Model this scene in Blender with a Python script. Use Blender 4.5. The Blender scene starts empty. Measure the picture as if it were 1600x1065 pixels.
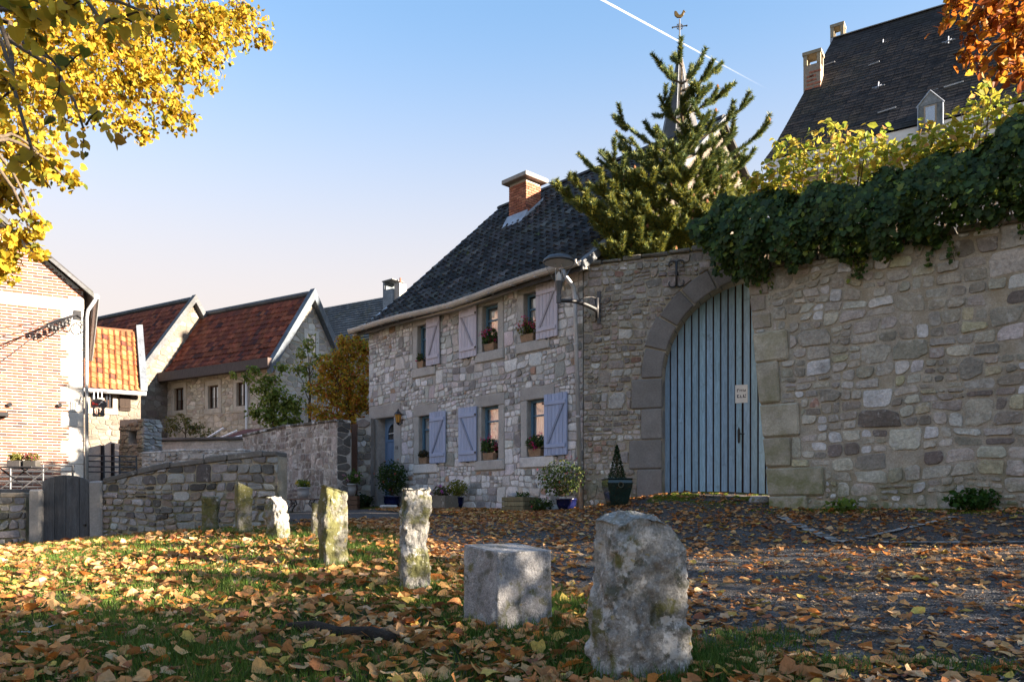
import bpy, bmesh, math, random
import numpy as np
from mathutils import Vector, Matrix

random.seed(7)
RNG = np.random.default_rng(11)
sc = bpy.context.scene
COL = sc.collection
R = math.radians
EYE = 1.4                      # camera height; level 0 of every building frame is the eye level
FPX = 1244.4                   # focal length in photo pixels, used only to lay out measured positions

# ------------------------------------------------------------------ camera
cam = bpy.data.cameras.new('camera')
cam.sensor_width = 36.0
cam.lens = 28.0
cam.shift_y = (794 - 532.5) / 1600.0
cam.clip_start = 0.05
cam.clip_end = 20000.0
cam_o = bpy.data.objects.new('camera', cam)
cam_o.location = (0, 0, EYE)
cam_o.rotation_euler = (R(90), 0, 0)
COL.objects.link(cam_o)
sc.camera = cam_o

# ------------------------------------------------------------------ sun and sky
SUN_AZ = 109.5                 # degrees clockwise from +Y (view direction)
SUN_EL = 16.0
SUN_STRENGTH = 4.3
SKY_STRENGTH = 0.11
EXPOSURE = 2.8
world = bpy.data.worlds.new('World')
sc.world = world
world.use_nodes = True
wt = world.node_tree
for n_ in list(wt.nodes):
    wt.nodes.remove(n_)
w_out = wt.nodes.new('ShaderNodeOutputWorld')
w_bg = wt.nodes.new('ShaderNodeBackground')
w_sky = wt.nodes.new('ShaderNodeTexSky')
w_sky.sky_type = 'NISHITA'
w_sky.sun_disc = False
w_sky.sun_elevation = R(SUN_EL)
w_sky.sun_rotation = R(SUN_AZ)
w_sky.altitude = 200
w_sky.air_density = 1.0
w_sky.dust_density = 0.6
w_sky.ozone_density = 2.0
w_bg.inputs['Strength'].default_value = SKY_STRENGTH
# the same sky all round: soft contrast, warm haze low over the horizon
w_gam = wt.nodes.new('ShaderNodeGamma'); w_gam.inputs['Gamma'].default_value = .72
wt.links.new(w_sky.outputs[0], w_gam.inputs['Color'])
w_mul = wt.nodes.new('ShaderNodeMix'); w_mul.data_type = 'RGBA'; w_mul.blend_type = 'MULTIPLY'; w_mul.inputs[0].default_value = 1
w_mul.inputs[7].default_value = (.48, .59, .67, 1)
wt.links.new(w_gam.outputs[0], w_mul.inputs[6])
w_tc = wt.nodes.new('ShaderNodeTexCoord'); w_sep = wt.nodes.new('ShaderNodeSeparateXYZ'); w_map = wt.nodes.new('ShaderNodeMapRange')
w_map.interpolation_type = 'SMOOTHSTEP'
wt.links.new(w_tc.outputs['Generated'], w_sep.inputs[0]); wt.links.new(w_sep.outputs[2], w_map.inputs['Value'])
for k_, v_ in (('From Min', .18), ('From Max', .56), ('To Min', .9), ('To Max', 0.0)): w_map.inputs[k_].default_value = v_
w_mix = wt.nodes.new('ShaderNodeMix'); w_mix.data_type = 'RGBA'
w_mix.inputs[7].default_value = (1.30, 1.09, .95, 1)
wt.links.new(w_map.outputs[0], w_mix.inputs[0]); wt.links.new(w_mul.outputs[2], w_mix.inputs[6])
wt.links.new(w_mix.outputs[2], w_bg.inputs['Color'])
wt.links.new(w_bg.outputs[0], w_out.inputs['Surface'])

sun = bpy.data.lights.new('sun', 'SUN')
sun.energy = SUN_STRENGTH
sun.angle = R(0.53)
sun.color = (1.0, 0.84, 0.66)
sun_o = bpy.data.objects.new('sun', sun)
sdir = Vector((math.sin(R(SUN_AZ)) * math.cos(R(SUN_EL)), math.cos(R(SUN_AZ)) * math.cos(R(SUN_EL)), math.sin(R(SUN_EL))))
sun_o.rotation_euler = sdir.to_track_quat('Z', 'Y').to_euler()
sun_o.location = sdir * 80
COL.objects.link(sun_o)

sc.view_settings.view_transform = 'Standard'
sc.view_settings.look = 'None'
sc.view_settings.gamma = 1.0
sc.view_settings.use_curve_mapping = False
sc.view_settings.exposure = EXPOSURE
sc.cycles.max_bounces = 8
sc.cycles.diffuse_bounces = 5
sc.cycles.glossy_bounces = 3
sc.cycles.transmission_bounces = 6
sc.cycles.transparent_max_bounces = 12
sc.cycles.use_denoising = True
sc.cycles.caustics_reflective = False
sc.cycles.caustics_refractive = False
sc.cycles.sample_clamp_indirect = 8.0

# ------------------------------------------------------------------ layout helpers
def P(px, py, d):
    """world point of a measured photo position at a known distance d"""
    return Vector(((px - 800) / FPX * d, d, EYE + (794 - py) / FPX * d))

class Frame:
    """building frame: origin on the ground plan, x along the facade, y into the building, z 0 at eye level"""
    def __init__(s, ox, oy, ux, uy):
        l = math.hypot(ux, uy)
        s.o = (ox, oy); s.u = (ux / l, uy / l); s.v = (-uy / l, ux / l)
        s.rot = math.atan2(uy, ux)
    def tz(s, px, py, off=0.0):
        ox = s.o[0] + s.v[0] * off; oy = s.o[1] + s.v[1] * off
        q = (px - 800) / FPX
        t = (q * oy - ox) / (s.u[0] - q * s.u[1])
        d = oy + t * s.u[1]
        return t, (794 - py) / FPX * d
    def w(s, t, y, z=0.0):
        return Vector((s.o[0] + s.u[0] * t + s.v[0] * y, s.o[1] + s.u[1] * t + s.v[1] * y, EYE + z))
    def loc(s):
        return (s.o[0], s.o[1], EYE)

# ------------------------------------------------------------------ terrain height (world z), thin plate through surveyed spots
_tp = np.array([
    (0, 0, -1.40), (.74, 4.6, -1.0), (-.03, 5.87, -.91), (-.88, 7.2, -.79), (-1.94, 8.63, -.67), (-3.19, 10.8, -.49),
    (-3.9, 11.8, -.43), (-4.74, 12.5, -.40), (-8.4, 14.4, -.66), (-4.1, 14.2, -.36), (-12, 14, -.78), (-3, 4.6, -1.03),
    (-8, 8, -.95), (1.46, 16.4, -.03), (-4, 22.1, 0.03), (-1.3, 19.2, 0.0), (-4.6, 18.5, -.12), (4.3, 15.5, .29), (3.0, 15.8, .27),
    (4.45, 14.1, -.03), (7.5, 11.7, -.05), (10, 9.8, -.05), (3.4, 8.2, -.68), (2.6, 3.9, -.98), (6, 4, -.85), (6, -6, -1.4),
    (-6, -6, -1.9), (-30, 60, 0), (30, 60, 1.2), (-30, 18, -.7), (30, 0, -.2), (-30, -25, -2.5), (30, -25, -1.5),
    (0, 32, .2), (-12, 30, .2), (-10, 20, -.45), (10, 30, .6), (16, 5, -.2)])
def _tps_fit(pts):
    n = len(pts)
    d = np.hypot(pts[:, None, 0] - pts[None, :, 0], pts[:, None, 1] - pts[None, :, 1])
    K = np.where(d > 0, d * d * np.log(d + 1e-12), 0) + np.eye(n) * 0.4
    Pm = np.c_[np.ones(n), pts[:, :2]]
    A = np.zeros((n + 3, n + 3)); A[:n, :n] = K; A[:n, n:] = Pm; A[n:, :n] = Pm.T
    return np.linalg.solve(A, np.r_[pts[:, 2], 0, 0, 0])
_tw = _tps_fit(_tp)
def hz(x, y):
    x = np.asarray(x, float); y = np.asarray(y, float)
    sh = x.shape; xf = x.ravel(); yf = y.ravel()
    xc = np.clip(xf, -45, 45); yc = np.clip(yf, -30, 70)
    out = np.empty(xf.shape)
    for a in range(0, len(xf), 20000):
        xs = xc[a:a + 20000]; ys = yc[a:a + 20000]
        d = np.hypot(xs[:, None] - _tp[None, :, 0], ys[:, None] - _tp[None, :, 1])
        out[a:a + 20000] = np.where(d > 0, d * d * np.log(d + 1e-12), 0) @ _tw[:-3] + _tw[-3] + _tw[-2] * xs + _tw[-1] * ys
    out = np.clip(out, -2.6, 1.3)
    return (out + EYE).reshape(sh)
def gz(x, y):
    return float(hz(np.array([x]), np.array([y]))[0])

# ------------------------------------------------------------------ object helpers
def link(o, parent=None):
    COL.objects.link(o)
    if parent is not None:
        o.parent = parent
    return o
def tag(o, label=None, cat=None, group=None, kind=None):
    if label: o['label'] = label
    if cat: o['category'] = cat
    if group: o['group'] = group
    if kind: o['kind'] = kind
    return o
def thing(name, label, cat, loc=(0, 0, 0), rz=0.0, group=None):
    o = bpy.data.objects.new(name, None)
    o.empty_display_size = 0.2
    o.location = loc; o.rotation_euler = (0, 0, rz)
    COL.objects.link(o)
    return tag(o, label, cat, group)
def fthing(name, label, cat, fr, group=None):
    return thing(name, label, cat, fr.loc(), fr.rot, group)
def copy_tree(o, parent=None):
    c = o.copy(); COL.objects.link(c); c.parent = parent
    for ch in list(o.children):
        copy_tree(ch, c)
    return c

def set_col(me, cols):
    a = me.color_attributes.new('col', 'FLOAT_COLOR', 'POINT')
    c = np.ones((len(me.vertices), 4), np.float32); c[:, :3] = cols
    a.data.foreach_set('color', c.ravel())

def np_mesh(name, V, F, mat, parent=None, cols=None, smooth=False, kind=None):
    """V (n,3), F (m,k) index array of equal polygons"""
    V = np.asarray(V, np.float32); F = np.asarray(F, np.int32)
    me = bpy.data.meshes.new(name)
    m, k = F.shape
    me.vertices.add(len(V)); me.vertices.foreach_set('co', V.ravel())
    me.loops.add(m * k); me.loops.foreach_set('vertex_index', F.ravel())
    me.polygons.add(m)
    me.polygons.foreach_set('loop_start', np.arange(0, m * k, k, dtype=np.int32))
    me.polygons.foreach_set('use_smooth', np.full(m, smooth, dtype=bool))
    me.update(calc_edges=True)
    if cols is not None:
        set_col(me, cols)
    me.materials.append(mat)
    o = bpy.data.objects.new(name, me)
    link(o, parent)
    if kind: o['kind'] = kind
    return o

class MB:
    """collects shapes and builds one mesh object"""
    def __init__(s):
        s.v = []; s.f = []; s.c = []
    def add(s, vs, fs, col=None):
        b = len(s.v)
        s.v += [tuple(p) for p in vs]
        s.f += [tuple(i + b for i in f) for f in fs]
        s.c += [col if col is not None else (1, 1, 1)] * len(vs)
        return s
    def box(s, x0, x1, y0, y1, z0, z1, col=None):
        v = [(x0, y0, z0), (x1, y0, z0), (x1, y1, z0), (x0, y1, z0), (x0, y0, z1), (x1, y0, z1), (x1, y1, z1), (x0, y1, z1)]
        f = [(0, 3, 2, 1), (4, 5, 6, 7), (0, 1, 5, 4), (1, 2, 6, 5), (2, 3, 7, 6), (3, 0, 4, 7)]
        return s.add(v, f, col)
    def quad(s, a, b, c, d, col=None):
        return s.add([a, b, c, d], [(0, 1, 2, 3)], col)
    def hexa(s, lo, hi, col=None):
        """lo, hi: four points each, same winding (counter clockwise seen from hi)"""
        f = [(3, 2, 1, 0), (4, 5, 6, 7), (0, 1, 5, 4), (1, 2, 6, 5), (2, 3, 7, 6), (3, 0, 4, 7)]
        return s.add(list(lo) + list(hi), f, col)
    def prism(s, poly, a, b, axis='y', col=None):
        """poly: 2d outline (counter clockwise); axis y -> poly is (x,z), extruded y a..b; x -> (y,z); z -> (x,y)"""
        n = len(poly)
        def mk(p, h):
            return {'y': (p[0], h, p[1]), 'x': (h, p[0], p[1]), 'z': (p[0], p[1], h)}[axis]
        v = [mk(p, a) for p in poly] + [mk(p, b) for p in poly]
        f = [tuple(range(n)), tuple(range(2 * n - 1, n - 1, -1))]
        f += [(i, (i + n), ((i + 1) % n + n), (i + 1) % n) for i in range(n)]
        return s.add(v, f, col)
    def tube(s, pts, r, n=8, col=None, cap=True):
        pts = [Vector(p) for p in pts]
        rs = r if isinstance(r, (list, tuple)) else [r] * len(pts)
        up = None; rings = []
        for i, p in enumerate(pts):
            d = (pts[min(i + 1, len(pts) - 1)] - pts[max(i - 1, 0)])
            d = d.normalized() if d.length > 1e-9 else Vector((0, 0, 1))
            if up is None:
                up = Vector((0, 0, 1)) if abs(d.z) < .9 else Vector((1, 0, 0))
            a = d.cross(up)
            a = a.normalized() if a.length > 1e-6 else d.orthogonal().normalized()
            b = a.cross(d).normalized(); up = b
            rings.append([p + (a * math.cos(2 * math.pi * k / n) + b * math.sin(2 * math.pi * k / n)) * rs[i] for k in range(n)])
        v = [q for rg in rings for q in rg]
        f = []
        for i in range(len(pts) - 1):
            for k in range(n):
                f.append((i * n + k, i * n + (k + 1) % n, (i + 1) * n + (k + 1) % n, (i + 1) * n + k))
        if cap:
            f.append(tuple(range(n - 1, -1, -1))); f.append(tuple((len(pts) - 1) * n + k for k in range(n)))
        return s.add(v, f, col)
    def lathe(s, prof, n=24, cx=0, cy=0, col=None, sx=1, sy=1, rot=0):
        """prof: (r,z) from bottom to top"""
        v = []; f = []
        for r, z in prof:
            for k in range(n):
                a = 2 * math.pi * k / n + rot
                v.append((cx + r * math.cos(a) * sx, cy + r * math.sin(a) * sy, z))
        for i in range(len(prof) - 1):
            for k in range(n):
                f.append((i * n + k, i * n + (k + 1) % n, (i + 1) * n + (k + 1) % n, (i + 1) * n + k))
        f.append(tuple(range(n - 1, -1, -1))); f.append(tuple((len(prof) - 1) * n + k for k in range(n)))
        return s.add(v, f, col)
    def build(s, name, mat, parent=None, smooth=False, bev=0.0, seg=1, jit=0.0, kind=None):
        me = bpy.data.meshes.new(name)
        if bev > 0:
            bm = bmesh.new()
            vs = [bm.verts.new(p) for p in s.v]
            for f in s.f:
                try: bm.faces.new([vs[i] for i in f])
                except ValueError: pass
            bmesh.ops.recalc_face_normals(bm, faces=bm.faces)
            eds = [e for e in bm.edges if len(e.link_faces) == 2 and e.calc_face_angle(0) > 0.5]
            bmesh.ops.bevel(bm, geom=eds, offset=bev, segments=seg, profile=.6, affect='EDGES', clamp_overlap=True)
            if jit:
                for v in bm.verts:
                    v.co += Vector((random.uniform(-jit, jit), random.uniform(-jit, jit), random.uniform(-jit, jit)))
            bm.to_mesh(me); bm.free()
            c0 = s.c[0] if s.c else (1, 1, 1)
            set_col(me, np.tile(np.array(c0, np.float32), (len(me.vertices), 1)))
        else:
            me.from_pydata([tuple(p) for p in s.v], [], s.f)
            me.update()
            set_col(me, np.array(s.c, np.float32).reshape(-1, 3))
        if smooth:
            me.polygons.foreach_set('use_smooth', np.ones(len(me.polygons), dtype=bool))
        me.materials.append(mat)
        o = bpy.data.objects.new(name, me)
        link(o, parent)
        if kind: o['kind'] = kind
        return o

def scatter(tv, tf, pos, rot, scl, name, mat, parent=None, cols=None, kind='stuff', smooth=False):
    """many copies of one small template joined into one mesh; tv (k,3) tf (m,j) pos (n,3) rot (n,3,3) scl (n,) or (n,3)"""
    pos = np.asarray(pos, float); n = len(pos)
    scl = np.asarray(scl, float)
    if scl.ndim == 1: scl = np.repeat(scl[:, None], 3, 1)
    tvs = tv[None] * scl[:, None, :]
    V = np.einsum('nij,nkj->nki', rot, tvs) + pos[:, None, :]
    F = tf[None] + (np.arange(n) * len(tv))[:, None, None]
    c = None
    if cols is not None:
        c = np.repeat(np.asarray(cols), len(tv), 0)
    return np_mesh(name, V.reshape(-1, 3), F.reshape(-1, tf.shape[1]), mat, parent, c, smooth, kind)

def rot_from(normal, spin):
    """rotation matrices whose z is along normal (n,3), spun by spin (n,)"""
    nz = normal / np.linalg.norm(normal, axis=1, keepdims=True)
    ref = np.where(np.abs(nz[:, 2:3]) < .95, np.array([[0, 0, 1.0]]), np.array([[1.0, 0, 0]]))
    ax = np.cross(ref, nz); ax /= np.linalg.norm(ax, axis=1, keepdims=True)
    ay = np.cross(nz, ax)
    c = np.cos(spin)[:, None]; s_ = np.sin(spin)[:, None]
    x = ax * c + ay * s_; y = -ax * s_ + ay * c
    return np.stack([x, y, nz], axis=2)

def pick(palette, n, jit=.12, rng=RNG):
    """random colours from [(weight, (r,g,b))...] with brightness jitter"""
    w = np.array([p[0] for p in palette], float); w /= w.sum()
    c = np.array([p[1] for p in palette], float)[rng.choice(len(palette), n, p=w)]
    return c * (1 + rng.uniform(-jit, jit, (n, 1))) * (1 + rng.uniform(-jit * .25, jit * .25, (n, 3)))

# ------------------------------------------------------------------ materials
def _nodes(name):
    m = bpy.data.materials.new(name); m.use_nodes = True
    t = m.node_tree
    for n in list(t.nodes): t.nodes.remove(n)
    return m, t
def _noise(t, vec, scale, detail=4, rough=.6, dist=0.0):
    n = t.nodes.new('ShaderNodeTexNoise'); n.inputs['Scale'].default_value = scale
    n.inputs['Detail'].default_value = detail; n.inputs['Roughness'].default_value = rough
    n.inputs['Distortion'].default_value = dist
    t.links.new(vec, n.inputs['Vector'])
    return n.outputs['Fac']
def _ramp(t, fac, lo, hi, a=0.0, b=1.0):
    n = t.nodes.new('ShaderNodeMapRange'); n.clamp = True
    n.inputs['From Min'].default_value = lo; n.inputs['From Max'].default_value = hi
    n.inputs['To Min'].default_value = a; n.inputs['To Max'].default_value = b
    t.links.new(fac, n.inputs['Value'])
    return n.outputs['Result']
def _mix(t, fac, a, b, mode='MIX'):
    n = t.nodes.new('ShaderNodeMix'); n.data_type = 'RGBA'; n.blend_type = mode
    for sock, v in ((n.inputs[0], fac), (n.inputs[6], a), (n.inputs[7], b)):
        if hasattr(v, 'is_linked') or hasattr(v, 'links'): t.links.new(v, sock)
        elif isinstance(v, (int, float)): sock.default_value = v
        else: sock.default_value = (*v, 1)
    return n.outputs[2]
def _math(t, op, a, b=None):
    n = t.nodes.new('ShaderNodeMath'); n.operation = op
    for sock, v in ((n.inputs[0], a), (n.inputs[1], b)):
        if v is None: continue
        if isinstance(v, (int, float)): sock.default_value = v
        else: t.links.new(v, sock)
    return n.outputs[0]

def surf(name, base=None, rough=.85, mott=((6, .25), (40, .2)), bump=((30, .4, .02),), over=(), spec=.25, stretch=None,
         metal=0.0, trans=0.0, zover=()):
    """general weathered surface. base None -> colour attribute times object colour.
    mott: (scale, amount) brightness mottling; bump: (scale, strength, distance); over: (colour, scale, lo, hi, amount) blotches;
    stretch: scale of the coordinates (grain)"""
    m, t = _nodes(name)
    out = t.nodes.new('ShaderNodeOutputMaterial'); bs = t.nodes.new('ShaderNodeBsdfPrincipled')
    geo = t.nodes.new('ShaderNodeNewGeometry'); vec = geo.outputs['Position']
    gvec = vec
    if stretch:
        tc = t.nodes.new('ShaderNodeTexCoord')
        mp = t.nodes.new('ShaderNodeMapping'); mp.inputs['Scale'].default_value = stretch
        t.links.new(tc.outputs['Object'], mp.inputs['Vector']); gvec = mp.outputs['Vector']
    if base is None:
        at = t.nodes.new('ShaderNodeAttribute'); at.attribute_name = 'col'
        oi = t.nodes.new('ShaderNodeObjectInfo')
        c = _mix(t, 1.0, at.outputs['Color'], oi.outputs['Color'], 'MULTIPLY')
    else:
        rgb = t.nodes.new('ShaderNodeRGB'); rgb.outputs[0].default_value = (*base, 1); c = rgb.outputs[0]
    for sc_, am in mott:
        f = _ramp(t, _noise(t, gvec, sc_, 5), .3, .7, 1 - am, 1 + am)
        n = t.nodes.new('ShaderNodeVectorMath'); n.operation = 'SCALE'
        t.links.new(c, n.inputs[0]); t.links.new(f, n.inputs['Scale']); c = n.outputs[0]
    for col, sc_, lo, hi, am in over:
        f = _ramp(t, _noise(t, vec, sc_, 6, .65), lo, hi, 0, am)
        c = _mix(t, f, c, col)
    for col, z0, z1, sc_, am in zover:      # growth that keeps to a height band above the ground (moss, splash dirt)
        sx = t.nodes.new('ShaderNodeSeparateXYZ'); t.links.new(vec, sx.inputs[0])
        f = _ramp(t, sx.outputs[2], z0, z1, 1, 0)
        f2 = _ramp(t, _noise(t, vec, sc_, 6, .65), .42, .62, 0, am)
        c = _mix(t, _math(t, 'MULTIPLY', f, f2), c, col)
    t.links.new(c, bs.inputs['Base Color'])
    bs.inputs['Roughness'].default_value = rough
    bs.inputs['Specular IOR Level'].default_value = spec
    bs.inputs['Metallic'].default_value = metal
    nrm = None
    for sc_, st, dist in bump:
        b = t.nodes.new('ShaderNodeBump'); b.inputs['Strength'].default_value = st; b.inputs['Distance'].default_value = dist
        t.links.new(_noise(t, gvec, sc_, 6, .65), b.inputs['Height'])
        if nrm is not None: t.links.new(nrm, b.inputs['Normal'])
        nrm = b.outputs[0]
    if nrm is not None: t.links.new(nrm, bs.inputs['Normal'])
    if trans > 0:
        tr = t.nodes.new('ShaderNodeBsdfTranslucent'); t.links.new(c, tr.inputs['Color'])
        mx = t.nodes.new('ShaderNodeMixShader'); mx.inputs[0].default_value = trans
        t.links.new(bs.outputs[0], mx.inputs[1]); t.links.new(tr.outputs[0], mx.inputs[2])
        t.links.new(mx.outputs[0], out.inputs['Surface'])
    else:
        t.links.new(bs.outputs[0], out.inputs['Surface'])
    return m

def glass_mat(name, tint=(.9, .95, 1), refl=.5):
    m, t = _nodes(name)
    out = t.nodes.new('ShaderNodeOutputMaterial')
    tr = t.nodes.new('ShaderNodeBsdfTransparent'); tr.inputs['Color'].default_value = (*tint, 1)
    gl = t.nodes.new('ShaderNodeBsdfGlossy'); gl.inputs['Roughness'].default_value = .03
    mx = t.nodes.new('ShaderNodeMixShader')
    geo = t.nodes.new('ShaderNodeNewGeometry')
    lw_ = t.nodes.new('ShaderNodeLayerWeight'); lw_.inputs['Blend'].default_value = .5
    f = _math(t, 'ADD', _math(t, 'MULTIPLY', _math(t, 'POWER', lw_.outputs['Facing'], 3.0), .5), refl * .5)
    t.links.new(f, mx.inputs[0]); t.links.new(tr.outputs[0], mx.inputs[1]); t.links.new(gl.outputs[0], mx.inputs[2])
    bp = t.nodes.new('ShaderNodeBump'); bp.inputs['Strength'].default_value = .06; bp.inputs['Distance'].default_value = .02
    t.links.new(_noise(t, geo.outputs['Position'], 3, 2), bp.inputs['Height'])
    t.links.new(bp.outputs[0], gl.inputs['Normal'])
    t.links.new(mx.outputs[0], out.inputs['Surface'])
    return m

M = {}
M['stone'] = surf('pale_rubble_stone', None, .9, ((5, .16), (28, .2), (110, .14)), ((22, .5, .03), (90, .35, .01)),
                  over=(((.12, .11, .10), 3.2, .58, .75, .45), ((.62, .60, .58), 9, .60, .72, .5)))
M['mortar'] = surf('old_lime_mortar', (.40, .38, .355), .95, ((4, .2), (50, .2)), ((60, .5, .02),), over=(((.15, .14, .13), 2.2, .5, .72, .6),))
M['stone_dark'] = surf('brown_rubble_stone', None, .9, ((4, .18), (22, .25), (90, .18)), ((16, .6, .04), (80, .4, .012)),
                       over=(((.10, .09, .08), 2.6, .52, .72, .6), ((.50, .49, .47), 6, .57, .66, .65), ((.48, .47, .45), 24, .62, .70, .6)),
                       zover=(((.10, .12, .03), EYE + .0, EYE + .9, 3.0, .85),))
M['mortar_dark'] = surf('brown_old_mortar', (.36, .325, .265), .95, ((3, .25), (40, .25)), ((50, .6, .025),),
                        over=(((.40, .38, .34), 4, .58, .7, .6), ((.28, .22, .12), 1.4, .5, .7, .5)),
                        zover=(((.09, .11, .03), EYE + .0, EYE + .8, 2.6, .8),))
M['dressed'] = surf('dressed_limestone', None, .85, ((3, .14), (30, .15), (140, .12)), ((60, .35, .008), (9, .2, .02)),
                    over=(((.16, .155, .15), 4, .55, .78, .5),))
M['dressed_mossy'] = surf('mossy_quoin_stone', None, .9, ((3, .2), (30, .2)), ((40, .45, .015), (8, .4, .03)),
                          over=(((.17, .17, .07), 2.2, .45, .68, .6), ((.5, .28, .05), 16, .72, .76, .7)),
                          zover=(((.12, .14, .03), EYE + .1, EYE + 1.3, 3.5, .85),))
M['slate_tile'] = surf('black_pantile', None, .7, ((3, .3), (30, .3)), ((50, .3, .01),),
                       over=(((.10, .12, .03), 3.4, .64, .70, .7), ((.11, .108, .105), 12, .6, .75, .5)), spec=.15)
M['slate'] = surf('dark_slate', None, .65, ((.9, .35), (9, .3), (50, .2)), ((40, .3, .01),), over=(((.06, .065, .03), .7, .52, .75, .6),), spec=.35)
M['red_tile'] = surf('red_clay_tile', None, .85, ((3, .3), (25, .25)), ((40, .3, .01),), over=(((.06, .035, .03), 1.2, .56, .75, .55),))
M['lead'] = surf('lead_flashing', (.33, .36, .41), .5, ((6, .25), (40, .12)), ((14, .35, .02),), metal=.35, spec=.5)
M['gutter'] = surf('cream_gutter_paint', (.50, .46, .41), .6, ((5, .2), (60, .1)), ((40, .15, .005),), over=(((.16, .13, .10), 5, .56, .72, .6),))
M['zinc'] = surf('zinc_pipe', (.42, .44, .47), .5, ((4, .15), (60, .1)), ((40, .1, .004),), metal=.4, over=(((.2, .2, .2), 7, .6, .75, .4),))
M['rust'] = surf('rusty_iron', (.30, .19, .12), .85, ((8, .35), (50, .3)), ((40, .3, .006),), over=(((.40, .36, .30), 9, .5, .62, .7),))
M['iron'] = surf('black_iron', (.022, .022, .025), .5, ((20, .3),), ((60, .2, .004),), spec=.5)
M['grey_metal'] = surf('grey_lamp_metal', (.07, .075, .085), .45, ((20, .2),), ((60, .08, .003),), metal=.3, spec=.5)
M['brick'] = surf('chimney_brick', None, .9, ((12, .2), (70, .2)), ((60, .4, .008),), over=(((.10, .05, .04), 8, .6, .75, .5),))
M['brick_red'] = surf('weathered_facade_brick', None, .9, ((2, .15), (60, .2)), ((60, .4, .008),))
M['mortar_white'] = surf('pale_facade_mortar', (.52, .465, .41), .95, ((1.5, .12), (30, .12)), ((50, .3, .01),))
M['blue_wood'] = surf('lavender_blue_shutter_paint', None, .65, ((3, .1), (30, .12)), ((8, .2, .004),), stretch=(14, 14, 1.2), over=(((.22, .24, .30), 10, .62, .75, .35),))
M['gate_wood'] = surf('weathered_pale_blue_gate_paint', None, .7, ((2, .15), (9, .2)), ((8, .3, .006),), stretch=(9, 9, .9),
                      over=(((.12, .14, .16), 5, .60, .74, .55), ((.36, .48, .58), 9, .60, .72, .5)))
M['brown_wood'] = surf('dark_brown_wood', None, .75, ((3, .25), (20, .25)), ((10, .3, .006),), stretch=(12, 12, 1.5))
M['grey_wood'] = surf('weathered_dark_boards', None, .8, ((2, .3), (14, .3)), ((8, .4, .01),), stretch=(10, 10, 1.0))
M['white_paint'] = surf('white_paint', (.72, .71, .70), .6, ((5, .08),), ((40, .1, .004),), over=(((.4, .38, .36), 6, .62, .78, .4),))
M['concrete'] = surf('old_concrete', (.33, .31, .29), .9, ((5, .25), (50, .2)), ((60, .4, .01),), over=(((.14, .13, .10), 5, .5, .7, .6),))
M['render_white'] = surf('flaking_whitewash', (.38, .36, .34), .95, ((3, .2), (30, .2)), ((25, .6, .03),), over=(((.20, .165, .14), 1.6, .50, .62, .8), ((.72, .70, .67), 4.5, .50, .62, .8)))
M['curtain'] = surf('lace_curtain', (.85, .85, .84), .9, ((9, .12),), ((12, .5, .03),), trans=.35, stretch=(6, 6, .6))
M['glass'] = glass_mat('window_glass')
M['clear'] = glass_mat('clear_lamp_plastic', (.93, .94, .95), .1)
M['dark'] = surf('dark_void', (.02, .02, .02), .9, (), ())
M['leaf'] = surf('foliage_leaf', None, .55, ((30, .12),), (), spec=.2, trans=.5)
M['ivy'] = surf('glossy_ivy_leaf', None, .55, ((25, .15),), (), spec=.25, trans=.22)
M['dry_leaf'] = surf('dry_fallen_leaf', None, .75, ((35, .22),), ((60, .4, .006),), spec=.25, trans=.22)
M['needle'] = surf('conifer_needle', None, .55, ((8, .2),), (), spec=.3, trans=.2)
M['grass'] = surf('grass_blade', None, .6, (), (), spec=.25, trans=.35)
M['bark'] = surf('grey_brown_bark', (.11, .085, .06), .9, ((6, .3), (40, .3)), ((20, .7, .03),))
M['twig'] = surf('thin_twig', (.07, .05, .035), .9, ((10, .2),), ())
M['petal'] = surf('flower_petal', None, .6, (), (), trans=.35)
M['blue_glaze'] = surf('blue_glazed_pot', (.006, .009, .05), .22, ((6, .2),), (), spec=.6)
M['green_glaze'] = surf('dark_green_glazed_pot', (.008, .022, .018), .16, ((6, .2),), (), spec=.6)
M['terracotta'] = surf('terracotta', (.30, .14, .08), .85, ((8, .25),), ((40, .2, .005),))
M['wicker'] = surf('wicker_box', (.30, .20, .13), .9, ((10, .2), (60, .3)), ((70, .8, .012),))
M['soil'] = surf('soil', (.035, .026, .02), .95, ((20, .3),), ((40, .6, .02),))
M['gold'] = surf('tarnished_gilt', (.12, .08, .03), .4, ((6, .2),), (), metal=.7)

# ================================================================== GROUND
def ground_hit(px, py):
    """where the line of sight of a measured photo position meets the terrain"""
    lo = 2.0; prev = None
    for k in range(400):
        d = 2.0 + k * .08
        p = P(px, py, d)
        g = gz(p.x, p.y)
        if p.z <= g:
            return Vector((p.x, p.y, g))
    return Vector((p.x, p.y, g))

def axis(lo, hi, step, far):
    a = list(np.arange(lo, hi + 1e-6, step))
    s = step; x = hi
    while x < far:
        s *= 1.5; x += s; a.append(x)
    s = step; x = lo; b = []
    while x > -far:
        s *= 1.5; x -= s; b.append(x)
    return np.array(b[::-1] + a)

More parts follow.
